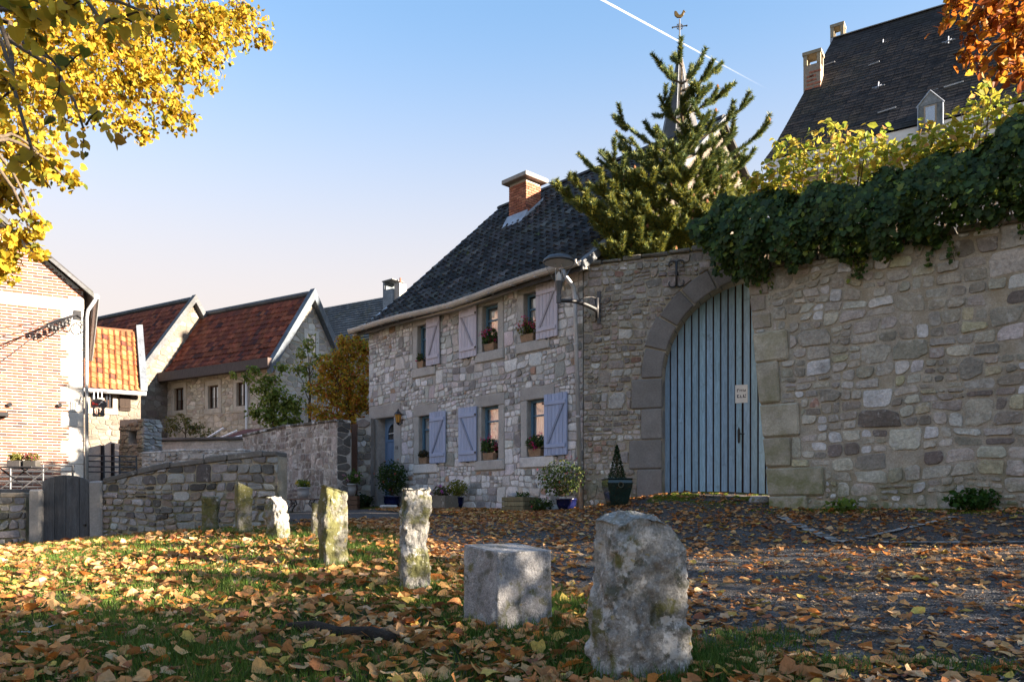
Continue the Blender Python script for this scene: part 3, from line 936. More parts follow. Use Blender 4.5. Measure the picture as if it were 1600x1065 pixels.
# ---- door
t0, t1, z0, z1 = DOOR
BD = (.16, .26, .42)
dmb = MB()
dmb.box(t0 + .002, t0 + .07, .24, .30, z0, z1); dmb.box(t1 - .07, t1 - .002, .24, .30, z0, z1); dmb.box(t0 + .07, t1 - .07, .2405, .2995, z1 - .07, z1)
dmb.box(t0 + .07, t1 - .07, .2405, .2995, 1.83, 1.90)
dmb.c = [BD] * len(dmb.v)
door = dmb.build('door', M['blue_wood'], house)
npl = 7
for k in range(npl):
    a = t0 + .07 + (t1 - t0 - .14) * k / npl; b = t0 + .07 + (t1 - t0 - .14) * (k + 1) / npl
    MB().box(a + .003, b - .003, .258, .285, z0 + .02, 1.83, tuple(np.array((.22, .31, .48)) * random.uniform(.94, 1.06))).build('plank', M['blue_wood'], door, bev=.005)
# round headed light above
pane = MB().quad((t0 + .07, .275, 1.90), (t1 - .07, .275, 1.90), (t1 - .07, .275, z1 - .07), (t0 + .07, .275, z1 - .07)).build('pane', M['glass'], door)
arcm = MB()
cx = (t0 + t1) / 2; rr = .27
for k in range(10):
    a0 = math.pi * k / 10; a1 = math.pi * (k + 1) / 10
    p0 = (cx + rr * math.cos(a0), 2.06 + rr * math.sin(a0)); p1 = (cx + rr * math.cos(a1), 2.06 + rr * math.sin(a1))
    top = z1 - .07
    arcm.hexa([(p1[0], .25, p1[1]), (p0[0], .25, p0[1]), (p0[0], .29, p0[1]), (p1[0], .29, p1[1])],
              [(p1[0], .25, top), (p0[0], .25, top), (p0[0], .29, top), (p1[0], .29, top)])
arcm.box(t0 + .07, cx - rr, .25, .29, 1.9, z1 - .07); arcm.box(cx + rr, t1 - .07, .25, .29, 1.9, z1 - .07)
arcm.c = [(.17, .27, .43)] * len(arcm.v)
arcm.build('fanlight_frame', M['blue_wood'], door)
fb = MB()
fb.box(cx - .012, cx + .012, .262, .288, 1.9, 2.33); fb.box(cx - .26, cx + .26, .263, .287, 2.06, 2.08)
fb.build('glazing_bar', M['blue_wood'], door); 
kn = MB(); kn.box(cx + .10, cx + .15, .225, .258, 1.28, 1.42); kn.tube([(cx + .125, .225, 1.40), (cx + .125, .20, 1.36), (cx + .125, .21, 1.30)], .012, 6)
kn.build('knocker', M['iron'], door)
hn = MB(); hn.tube([(cx + .13, .258, 1.0), (cx + .13, .21, 1.0), (cx + .03, .20, 1.0)], .014, 6)
hn.build('handle', M['rust'], door)
dressed_block('door_jamb', .08, t0 - .002, -.6, z1 - .001, -.03, .22, door, (.30, .285, .27), bev=.02)
dressed_block('door_jamb', t1 + .002, 1.53, -.6, z1 - .001, -.03, .22, door, (.37, .36, .345), bev=.015)
dressed_block('door_lintel', .05, 1.54, z1 + .002, 2.82, -.034, .22, door, (.34, .325, .31), bev=.015)
dressed_block('door_step', .2, 1.45, -.22, -.03, -.30, .24, door, (.34, .32, .29), bev=.02)
# house number and bell plate on the right jamb
nm = bpy.data.curves.new('number', 'FONT'); nm.body = '13'; nm.size = .13; nm.extrude = .003
no = bpy.data.objects.new('number_tmp', nm); COL.objects.link(no)
dg = bpy.context.evaluated_depsgraph_get(); me = bpy.data.meshes.new_from_object(no.evaluated_get(dg)); bpy.data.objects.remove(no)
me.materials.clear(); me.materials.append(M['iron'])
o = bpy.data.objects.new('house_number', me); link(o, house); o.location = (1.30, -.036, 1.58); o.rotation_euler = (R(90), 0, 0)
dressed_block('bell_plate', 1.36, 1.43, 1.0, 1.12, -.045, -.028, house, (.6, .58, .52), M['white_paint'], bev=.006)

# ---- roof
EAVE = [(-.28, 4.93), (.35, 5.40), (1.4, 6.30), (ED, RZ_)]
rf = MB()
def roof_slab(mb, xa, xb, pts, th):
    for i in range(len(pts) - 1):
        (ya, za), (yb, zb) = pts[i], pts[i + 1]
        mb.hexa([(xa, ya, za - th), (xb, ya, za - th), (xb, yb, zb - th), (xa, yb, zb - th)], [(xa, ya, za), (xb, ya, za), (xb, yb, zb), (xa, yb, zb)])
roof_slab(rf, -.22, HL + .18, EAVE, .10)
roof_slab(rf, -.22, HL + .18, [(ED + .001, RZ_), (2 * ED + .3, 4.75)], .10)
rf.c = [(.05, .05, .052)] * len(rf.v)
h_roof = rf.build('roof', M['slate_tile'], house)
PAL_T = [(5, (.038, .036, .036)), (3, (.06, .057, .055)), (2, (.02, .019, .019)), (1, (.095, .088, .082))]
roof_tiles(h_roof, M['slate_tile'], PAL_T, -.10, HL + .10, EAVE, w=.225, expo=.31, seed=8, key=lambda x, y, z: -x + y * .9)
# lead on the left verge, ridge capping, right verge flashing
fl = MB()
for i in range(14):
    s0 = i / 14; s1 = (i + 1) / 14
    def pt(s):
        L = [math.dist(EAVE[k], EAVE[k + 1]) for k in range(3)]; q = s * sum(L); k = 0
        while k < 2 and q > L[k]: q -= L[k]; k += 1
        f_ = q / L[k]; return (EAVE[k][0] + (EAVE[k + 1][0] - EAVE[k][0]) * f_, EAVE[k][1] + (EAVE[k + 1][1] - EAVE[k][1]) * f_)
    (ya, za), (yb, zb) = pt(s0), pt(s1)
    j0 = random.uniform(-.008, .008)
    fl.hexa([(-.27, ya, za - .10), (-.06, ya, za + .01), (-.06, yb, zb + .01), (-.27, yb, zb - .10)],
            [(-.275, ya, za + .055 + j0), (.02 + j0, ya, za + .095), (.02, yb, zb + .085), (-.275, yb, zb + .06)])
fl.build('verge_flashing', M['lead'], h_roof)
fr_ = MB()
for i in range(12):
    s0 = i / 12; s1 = (i + 1) / 12
    (ya, za), (yb, zb) = pt(s0), pt(s1)
    fr_.hexa([(HL + .04, ya, za), (HL + .24, ya, za - .1), (HL + .24, yb, zb - .1), (HL + .04, yb, zb)],
             [(HL - .02, ya, za + .08), (HL + .245, ya, za + .10), (HL + .245, yb, zb + .10), (HL - .02, yb, zb + .08)])
fr_.c = [(.11, .12, .135)] * len(fr_.v); fr_.build('verge_flashing', M['slate'], h_roof)
for k in range(22):
    xa = -.2 + k * (HL + .38) / 22; xb = xa + (HL + .38) / 22 - .008
    pr = [(ED + .16 * math.cos(a), RZ_ - .02 + .13 * math.sin(a)) for a in [math.pi * j / 6 for j in range(7)]]
    MB().prism(pr, xa, xb, 'x', tuple(np.array((.05, .052, .058)) * random.uniform(.8, 1.25))).build('ridge_tile', M['slate_tile'], h_roof)

# ---- chimney of red bricks
ct, cz_ = HF.tz(820, 281, 3.9); CT = cz_
def brick_pack(parent, mat, palette, x0, x1, y0, y1, z0, z1, bl=.215, bh=.062, mor=.012, seed=1, name='brick', proud=.0):
    """bricks of a rectangular stack, one object each sharing two meshes; faces front (-y), right (+x), left (-x), back"""
    rg = random.Random(seed)
    meshes = {}
    n = 0
    z = z0; row = 0
    while z + bh <= z1 + 1e-6:
        for face in range(4):
            L = (x1 - x0) if face in (0, 2) else (y1 - y0)
            s = -(bl / 2 if row % 2 else 0.0)
            if face in (1, 3): s = -(0 if row % 2 else bl / 2)
            while s < L - .02:
                a = max(s, .0); b = min(s + bl - mor, L)
                if b - a > .03:
                    key = round(b - a, 3)
                    if key not in meshes:
                        o = MB().box(0, key, 0, .05, 0, bh - mor).build(name, mat, parent, bev=.004); meshes[key] = o.data
                    else:
                        o = bpy.data.objects.new(name, meshes[key]); link(o, parent)
                    j = rg.uniform(0, .004)
                    if face == 0: o.location = (x0 + a, y0 - j, z)
                    elif face == 1: o.location = (x1 + j, y0 + a, z); o.rotation_euler = (0, 0, R(90))
                    elif face == 2: o.location = (x1 - a, y1 + j, z); o.rotation_euler = (0, 0, R(180))
                    else: o.location = (x0 - j, y1 - a, z); o.rotation_euler = (0, 0, R(-90))
                    c = pick(palette, 1, .2, np.random.default_rng(seed * 1000 + n))[0]
                    o.color = (*c, 1); n += 1
                s += bl
        z += bh; row += 1
CX0 = ct - .36; CX1 = ct + .36
cyf = 3.60; cyb = 4.20
ch = MB().box(CX0 + .02, CX1 - .02, cyf + .02, cyb - .02, 7.6, CT - .13).build('chimney', M['mortar'], house)
brick_pack(ch, M['brick'], [(4, (.33, .13, .08)), (3, (.28, .105, .065)), (2, (.38, .16, .10)), (1, (.20, .085, .06))], CX0, CX1, cyf, cyb, 8.15, CT - .13, bh=.075, seed=3)
MB().box(CX0 - .16, CX1 + .16, cyf - .16, cyb + .16, CT - .125, CT, (1, 1, 1)).build('chimney_cap', M['concrete'], ch, bev=.015)
sk = MB()
zf = lambda y: RZ_ - (ED - y) * (RZ_ - 6.30) / (ED - 1.4)
sk.hexa([(CX0 - .08, cyf - .22, zf(cyf - .22) + .05), (CX1 + .08, cyf - .22, zf(cyf - .22) + .05), (CX1 + .08, cyf - .004, zf(cyf) + .0), (CX0 - .08, cyf - .004, zf(cyf) + .0)],
        [(CX0 - .08, cyf - .22, zf(cyf - .22) + .085), (CX1 + .08, cyf - .22, zf(cyf - .22) + .085), (CX1 + .06, cyf - .006, zf(cyf) + .26), (CX0 - .06, cyf - .006, zf(cyf) + .26)])
for sx_ in (CX0 - .10, CX1 + .012):
    sk.hexa([(sx_, cyf - .1, zf(cyf - .1)), (sx_ + .088, cyf - .1, zf(cyf - .1)), (sx_ + .088, cyb, zf(cyb)), (sx_, cyb, zf(cyb))],
            [(sx_, cyf - .1, zf(cyf - .1) + .12), (sx_ + .088, cyf - .1, zf(cyf - .1) + .2), (sx_ + .088, cyb, zf(cyb) + .2), (sx_, cyb, zf(cyb) + .12)])
sk.build('chimney_flashing', M['lead'], ch)

# ---- gutter (sagging half round) and downpipe
gp = [(-.42, 4.95), (1.0, 4.96), (1.9, 4.95), (3.0, 4.90), (4.0, 4.87), (5.0, 4.90), (5.8, 4.95), (7.0, 4.99), (8.15, 4.98)]
gu = MB()
prof = [(-.075, .06), (-.085, .05), (-.08, -.005), (-.05, -.05), (0, -.065), (.05, -.05), (.075, -.005), (.075, .06), (.06, .06), (.06, 0), (0, -.045), (-.06, 0), (-.062, .05)]
n = len(prof); vs = []; fs = []
for (t, z) in gp:
    for (a, b) in prof: vs.append((t, -.36 + a, z + b))
for i in range(len(gp) - 1):
    for k in range(n):
        fs.append((i * n + k, (i + 1) * n + k, (i + 1) * n + (k + 1) % n, i * n + (k + 1) % n))
fs.append(tuple(range(n))); fs.append(tuple((len(gp) - 1) * n + k for k in range(n - 1, -1, -1)))
gu.add(vs, fs).build('gutter', M['gutter'], house)
fa = MB()
for i in range(len(gp) - 1):
    (a, za), (b, zb) = gp[i], gp[i + 1]
    fa.hexa([(a, -.27, za - .10), (b, -.27, zb - .10), (b, -.02, zb - .06), (a, -.02, za - .06)], [(a, -.27, za + .04), (b, -.27, zb + .04), (b, -.02, zb + .10), (a, -.02, za + .10)])
fa.build('eave_board', M['gutter'], house)
for k in range(11):
    t = .3 + k * .74
    MB().box(t, t + .025, -.455, -.27, np.interp(t, [g[0] for g in gp], [g[1] for g in gp]) - .07, np.interp(t, [g[0] for g in gp], [g[1] for g in gp]) - .052).build('gutter_bracket', M['zinc'], house)
pt0, pz0 = HF.tz(904, 425, -.2); pt1, pz1 = HF.tz(919, 795, -.12)
dp = MB(); dp.tube([(7.75, -.36, 4.93), (7.76, -.34, 4.80), (7.80, -.14, 4.62), (7.82, -.11, 4.4), (7.97, -.12, .62)], .045, 12)
dpo = dp.build('downpipe', M['zinc'], house, smooth=True)
MB().tube([(7.97, -.12, .64), (7.985, -.12, -.4)], .052, 12).build('cast_iron_shoe', M['rust'], dpo, smooth=True)
for z in (3.4, 1.9):
    t_ = 7.82 + (4.4 - z) / 3.78 * .15
    MB().tube([(t_, -.12, z - .02), (t_, -.12, z + .02)], .056, 12).build('pipe_clip', M['zinc'], dpo)

# ================================================================== GATE WALL WITH ARCH
GF = Frame(1.46, 16.5, .934, -.358)
AX, AZ, AR = 3.50, 2.60, 1.85          # arch centre, springing, inner radius
gatewall = fthing('gate_wall', 'brown rubble wall with arched stone gateway between house and ivy', 'wall', GF)
def top_g(x): return 5.0 + .06 * x / 2.6
mb = MB()
xs = [.03, AX - AR] + [AX - AR * math.cos(math.pi * k / 24) for k in range(1, 24)] + [AX + AR, 6.2]
for i in range(len(xs) - 1):
    a, b = xs[i], xs[i + 1]
    def zb(x):
        return -1.2 if (x <= AX - AR + 1e-6 and i == 0) or (i == len(xs) - 2) else AZ + math.sqrt(max(0, AR ** 2 - (x - AX) ** 2))
    for y, fl_ in ((0, 1), (.62, 0)):
        q = [(a, y, zb(a)), (b, y, zb(b)), (b, y, top_g(b)), (a, y, top_g(a))]
        mb.quad(*(q if fl_ else q[::-1]))
    mb.quad((a, 0, top_g(a)), (b, 0, top_g(b)), (b, .62, top_g(b)), (a, .62, top_g(a)))
    if 0 < i < len(xs) - 2:
        mb.quad((a, .62, zb(a)), (b, .62, zb(b)), (b, 0, zb(b)), (a, 0, zb(a)))
for x in (AX - AR, AX + AR):
    mb.quad((x, 0, -1.2), (x, .62, -1.2), (x, .62, AZ), (x, 0, AZ))
mb.build('wall_core', M['mortar_dark'], gatewall)
ARO = 2.27
JB = [(-.5, .20, 1.20), (.20, .79, 1.14), (.79, 1.38, .98), (1.38, 2.0, 1.23), (2.0, 2.60, 1.03)]
rects = [(x, AX, z0, z1) for z0, z1, x in JB]
PAL_G = [(4, (.23, .205, .18)), (3, (.29, .265, .24)), (2, (.185, .165, .15)), (2, (.27, .225, .195)), (1.3, (.37, .355, .335)), (.5, (.22, .14, .11))]
cells = coursed_cells([(.03, -.4), (3.9, -.4), (3.9, 5.06), (.03, 4.98)], rects + [(AX, 6, -2, 6)], [(AX, AZ, ARO)], H=.30, asp=1.3, gap=.022, seed=31, mix=(.15, .6, .25))
cells = [c for c in cells if not all(p[0] > 1.0 and p[1] < AZ and p[0] > 1.5 for p in c)]
lay_stones(cells, gatewall, M['stone_dark'], PAL_G, 0.0, (.01, .04), seed=6, limit=300,
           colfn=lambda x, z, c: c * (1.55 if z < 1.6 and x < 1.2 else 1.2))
# dark capping stones along the top
x = .05; k = 0
while x < 5.6:
    w_ = random.uniform(.28, .55)
    MB().box(x, x + w_ - .02, -.05 - random.uniform(0, .03), .66, top_g(x) + .002, top_g(x) + random.uniform(.07, .11), tuple(np.array((.15, .135, .11)) * random.uniform(.8, 1.3))).build('cap_stone', M['stone_dark'], gatewall, bev=.02, jit=.008)
    x += w_
# jamb blocks and voussoirs
for side in (0, 1):
    for (z0, z1, x0) in JB:
        xa, xb = (x0, AX - AR) if side == 0 else (AX + AR, 2 * AX - x0)
        dressed_block('jamb_block', xa, xb, z0 + .006, z1 - .006, -.035 - random.uniform(0, .015), .30, gatewall, tuple(np.array((.20, .19, .18)) * random.uniform(.88, 1.15)), M['dressed'], bev=.022, jit=.005)
NV = 11
for k in range(NV):
    a0 = math.pi * (1 - k / NV) - .008; a1 = math.pi * (1 - (k + 1) / NV) + .008
    ins = []; outs = []
    ro = ARO + random.uniform(-.02, .05)
    m_ = 4
    for j in range(m_ + 1):
        a = a0 + (a1 - a0) * j / m_
        ins.append((AX + AR * math.cos(a), AZ + AR * math.sin(a))); outs.append((AX + ro * math.cos(a), AZ + ro * math.sin(a)))
    poly = ins + outs[::-1]
    MB().prism(poly, -.045, .30, 'y', tuple(np.array((.175, .165, .158)) * random.uniform(.9, 1.15))).build('voussoir', M['dressed'], gatewall, bev=.02)
# threshold ramp stone
dressed_block('threshold', AX - AR - .25, AX + AR, -.3, .245, -.30, .7, gatewall, (.27, .24, .21), M['dressed'], bev=.05)

# iron wall anchor with curled ends
an = MB()
ax_, az_ = 1.94, 4.64
an.tube([(ax_, -.06, az_ - .24), (ax_, -.06, az_ + .24)], .022, 8)
for sx_ in (-1, 1):
    for sz_ in (-1, 1):
        pts = []
        for j in range(10):
            a = math.pi * j / 9 * 1.25
            pts.append((ax_ + sx_ * (.075 - .075 * math.cos(a)), -.06, az_ + sz_ * (.19 + .07 * math.sin(a))))
        an.tube(pts, [.02 - .0012 * j for j in range(10)], 7)
an.box(ax_ - .03, ax_ + .03, -.07, .02, az_ - .03, az_ + .03)
o = an.build('anchor_plate', M['iron'], gatewall, smooth=True)

# ================================================================== BLUE BARN GATE
gate = fthing('barn_gate', 'tall pale blue plank gate with dark gaps in the stone archway', 'gate', GF)
pitch = .142; x = AX - AR - .02; k = 0
GB = (.28, .42, .55)
back = MB()
while x < AX + AR:
    xb = min(x + pitch - .030, AX + AR + .02)
    if 3.0 < x < 3.1: xb -= .01
    def zt(q): return AZ + math.sqrt(max(0.02, (AR + .10) ** 2 - (q - AX) ** 2))
    z_b = .27 + random.uniform(-.012, .012)
    col = tuple(np.array(GB) * random.uniform(.88, 1.12) * np.array((1, random.uniform(.97, 1.03), 1)))
    MB().hexa([(x, .315, z_b), (xb, .315, z_b), (xb, .345, z_b), (x, .345, z_b)], [(x, .315, zt(x)), (xb, .315, zt(xb)), (xb, .345, zt(xb)), (x, .345, zt(x))], col).build('plank', M['gate_wood'], gate, bev=.004)
    back.hexa([(x - .002, .352, .29), (x + pitch, .352, .29), (x + pitch, .40, .29), (x - .002, .40, .29)],
              [(x - .002, .352, zt(x)), (x + pitch, .352, zt(min(x + pitch, AX + AR))), (x + pitch, .40, zt(min(x + pitch, AX + AR))), (x - .002, .40, zt(x))], (.045, .026, .026))
    x += pitch; k += 1
back.build('backing_board', M['brown_wood'], gate)
lk = MB(); lx, lz = 3.10, 1.44
lk.prism([(lx - .022, lz - .13), (lx, lz - .17), (lx + .022, lz - .13), (lx + .025, lz + .10), (lx, lz + .17), (lx - .025, lz + .10)], .302, .314, 'y')
lk.tube([(lx, .30, lz + .03), (lx, .262, lz + .03), (lx + .11, .258, lz + .02)], .011, 7)
lk.build('latch', M['iron'], gate)

# paper notice on the gate
pap = fthing('paper_notice', 'small white paper notice fixed to the blue gate', 'notice', GF)
MB().box(3.03, 3.265, .306, .3125, 2.075, 2.43).build('sheet', M['white_paint'], pap)
ink = MB()
def dash(x0, x1, z0, z1, c=.10): ink.box(3.03 + x0, 3.03 + x1, .3045, .3056, 2.075 + z0, 2.075 + z1, (c, c, c + .03))
for (a, b, c_, d_) in [(.035, .05, .215, .275), (.05, .075, .258, .275), (.085, .098, .225, .265), (.105, .135, .248, .262), (.115, .13, .225, .24), (.145, .16, .225, .268), (.165, .20, .222, .235), (.18, .20, .235, .262),
                       (.035, .055, .10, .165), (.055, .085, .10, .118), (.06, .075, .145, .163), (.095, .11, .10, .155), (.11, .14, .10, .115), (.15, .17, .102, .16), (.17, .205, .102, .118), (.19, .205, .14, .165)]:
    dash(a, b, c_, d_)
ink.build('print', surf('printed_ink', None, .8, (), ()), pap)

# ================================================================== RIGHT GARDEN WALL
RF = Frame(4.62, 14.2, .79, -.613)
rwall = fthing('garden_wall', 'tall weathered brown rubble wall under the ivy at right', 'wall', RF)
RT = 4.27
def lean(z): return -.42 * max(0, z) / RT
mb = MB()
for (a, b) in ((lambda z: lean(z), lambda z: 14.0),):
    zz = [-1.2, 0, RT]
    for i in range(2):
        z0, z1 = zz[i], zz[i + 1]
        mb.quad((a(z0), 0, z0), (b(z0), 0, z0), (b(z1), 0, z1), (a(z1), 0, z1))
        mb.quad((b(z0), .75, z0), (a(z0), .75, z0), (a(z1), .75, z1), (b(z1), .75, z1))
        mb.quad((a(z0), .75, z0), (a(z0), 0, z0), (a(z1), 0, z1), (a(z1), .75, z1))
        mb.quad((b(z0), 0, z0), (b(z0), .75, z0), (b(z1), .75, z1), (b(z1), 0, z1))
    mb.quad((a(RT), 0, RT), (b(RT), 0, RT), (b(RT), .75, RT), (a(RT), .75, RT))
mb.build('wall_core', M['mortar_dark'], rwall)
QB = []   # quoins: z0,z1,x right end
for (pr, y0, y1) in [(1232, 514, 562), (1219, 563, 628), (1250, 628, 680), (1236, 682, 728), (1288, 728, 774), (1262, 774, 812)]:
    t_, za = RF.tz(pr, y0); _, zc = RF.tz(pr, y1); QB.append((zc, za, t_))
for (pr, y0, y1) in [(1206, 486, 512), (1198, 460, 485), (1202, 440, 459)]:
    t_, za = RF.tz(pr, y0); _, zc = RF.tz(pr, y1); QB.append((zc, za, t_))
rects = [(-1, t_ + .01, za, zb_) for za, zb_, t_ in QB]
for i, (za, zb_, t_) in enumerate(QB):
    big = i < 6
    yy = -.05 - random.uniform(0, .02) if big else -.02
    g = .008
    x0a, x0b = lean(za) - .015, lean(zb_) - .015
    col = tuple(np.array((.36, .335, .27) if big else (.30, .265, .23)) * random.uniform(.9, 1.15))
    MB().hexa([(x0a, yy, za + g), (t_, yy, za + g), (t_, .3, za + g), (x0a, .3, za + g)], [(x0b, yy, zb_ - g), (t_ - random.uniform(0, .03), yy, zb_ - g), (t_, .3, zb_ - g), (x0b, .3, zb_ - g)], col).build('quoin', M['dressed_mossy'], rwall, bev=.025, jit=.008)
PAL_R = [(4, (.265, .25, .21)), (3, (.32, .305, .265)), (2.5, (.21, .195, .165)), (2, (.29, .27, .24)), (1.8, (.44, .43, .415)), (.08, (.25, .16, .125)), (.8, (.31, .29, .20)), (1.2, (.14, .125, .11))]
cells = coursed_cells([(0.0, -.30), (6.2, -.30), (6.2, RT - .02), (lean(RT), RT - .02)], rects, (), H=.36, asp=1.75, gap=.028, seed=41, mix=(.25, .55, .2), wob=.05)
rgk = random.Random(5)
cells = [c for c in cells if rgk.random() > .03]
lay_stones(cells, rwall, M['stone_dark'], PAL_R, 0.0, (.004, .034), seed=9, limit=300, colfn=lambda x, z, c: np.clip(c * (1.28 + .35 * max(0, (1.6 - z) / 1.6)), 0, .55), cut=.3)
# overhanging top course
x = -.45
while x < 6.5:
    w_ = random.uniform(.4, .85)
    MB().box(x, x + w_ - .03, -.05 - random.uniform(0, .04), .78, RT + .002, RT + random.uniform(.09, .15), tuple(np.array((.17, .155, .125)) * random.uniform(.8, 1.2))).build('cap_stone', M['stone_dark'], rwall, bev=.025, jit=.01)
    x += w_

# ================================================================== STREET LAMP ON A WALL BRACKET
lw = GF.w(.36, -.02, 4.12)                 # fixing on the wall
le = P(873, 470, 15.75)                    # end of the arm
lamp = thing('street_lamp', 'round grey glass street lamp on a curved wall bracket', 'street lamp', lw, 0)
def L_(p): return Vector(p) - lw
nrm = Vector((-GF.v[0], -GF.v[1], 0))
m1 = lw + nrm * .16
pl = MB()
uu = Vector((GF.u[0], GF.u[1], 0))
for q in (0,):
    a = L_(lw - uu * .035 - nrm * .03); b = L_(lw + uu * .035 - nrm * .03); c = L_(lw + uu * .035 + nrm * .03); d = L_(lw - uu * .035 + nrm * .03)
    pl.hexa([d + Vector((0, 0, -.33)), c + Vector((0, 0, -.33)), b + Vector((0, 0, -.33)), a + Vector((0, 0, -.33))], [d + Vector((0, 0, .33)), c + Vector((0, 0, .33)), b + Vector((0, 0, .33)), a + Vector((0, 0, .33))])
pl.build('wall_plate', M['grey_metal'], lamp)
br = MB()
br.tube([L_(m1 + Vector((0, 0, -.25))), L_(m1 + Vector((0, 0, .16)))], .036, 12)
for z in (-.06, .13):
    br.tube([L_(lw + Vector((0, 0, z))), L_(m1 + Vector((0, 0, z)))], .025, 8)
arm = []
for j in range(13):
    k = j / 12
    p = m1.lerp(le, k); p.z = m1.z + (-.09) * (1 - k) + (le.z - m1.z) * k + .07 * math.sin(math.pi * k)
    arm.append(L_(p))
br.tube(arm, [.045 - .008 * j / 12 for j in range(13)], 10)
thin = [L_(m1 + Vector((0, 0, .15)))] + [L_(m1.lerp(le, k) + Vector((0, 0, z))) for k, z in ((.15, .165), (.35, .13), (.52, .03))]
br.tube(thin, .012, 6)
br.build('bracket', M['iron'], lamp, smooth=True)
e = L_(le); q = 15.75 / FPX
def zl(py): return e.z + (470 - py) * q
mb = MB(); mb.lathe([(.05, zl(473)), (.052, zl(462)), (.045, zl(461)), (.05, zl(455)), (.085, zl(441)), (.088, zl(440))], 20, e.x, e.y); mb.build('socket', M['grey_metal'], lamp, smooth=False)
mb = MB(); mb.lathe([(.085, zl(440.5)), (.305, zl(411.2))], 32, e.x, e.y); mb.f = mb.f[:-2]; mb.build('shade_glass', M['clear'], lamp, smooth=True)
mb = MB(); mb.lathe([(.02, zl(411.3)), (.285, zl(411.0))], 32, e.x, e.y); mb.build('reflector', M['white_paint'], lamp)
mb = MB(); mb.lathe([(.0, zl(410.8)), (.31, zl(410.4)), (.318, zl(409)), (.30, zl(406)), (.24, zl(402)), (.14, zl(399.2)), (.02, zl(398))], 32, e.x, e.y); mb.build('dome', M['grey_metal'], lamp, smooth=True)
mb = MB(); mb.lathe([(.035, zl(441)), (.05, zl(436)), (.05, zl(430)), (.03, zl(426)), (.01, zl(424))], 14, e.x, e.y); mb.build('bulb', M['white_paint'], lamp, smooth=True)
for sx_ in (-.06, .06):
    MB().tube([(e.x + sx_, e.y, zl(440)), (e.x + sx_, e.y, zl(411))], .009, 6).build('support_rod', M['zinc'], lamp)

# ================================================================== STANDING STONES
def menhir_mat(name, moss, white, grey=(.27, .265, .25)):
    return surf(name, grey, .92, ((2.5, .3), (14, .3), (70, .3)), ((9, .8, .04), (40, .9, .02), (150, .5, .006)),
                over=(((.12, .12, .03), 3.4, .60 - moss * .22, .66 - moss * .18, .85), ((.05, .055, .03), 7, .54, .64, .75),
                      ((.56, .55, .53), 5.5, .64 - white * .2, .68 - white * .18, .85), ((.50, .49, .46), 26, .62 - white * .08, .68 - white * .06, .7), ((.34, .25, .03), 10, .64, .69, .7)))
M['men_a'] = menhir_mat('lichen_grey_stone', .15, .45)
M['men_b'] = menhir_mat('smooth_blue_grey_stone', .22, .1, (.32, .32, .33)); M['men_b'].node_tree.nodes['Principled BSDF'].inputs['Roughness'].default_value = .5
M['men_c'] = menhir_mat('mossy_grey_stone', .55, .35)
M['men_d'] = menhir_mat('yellow_mossy_stone', .75, .1, (.23, .22, .19))
from mathutils import noise as mnoise
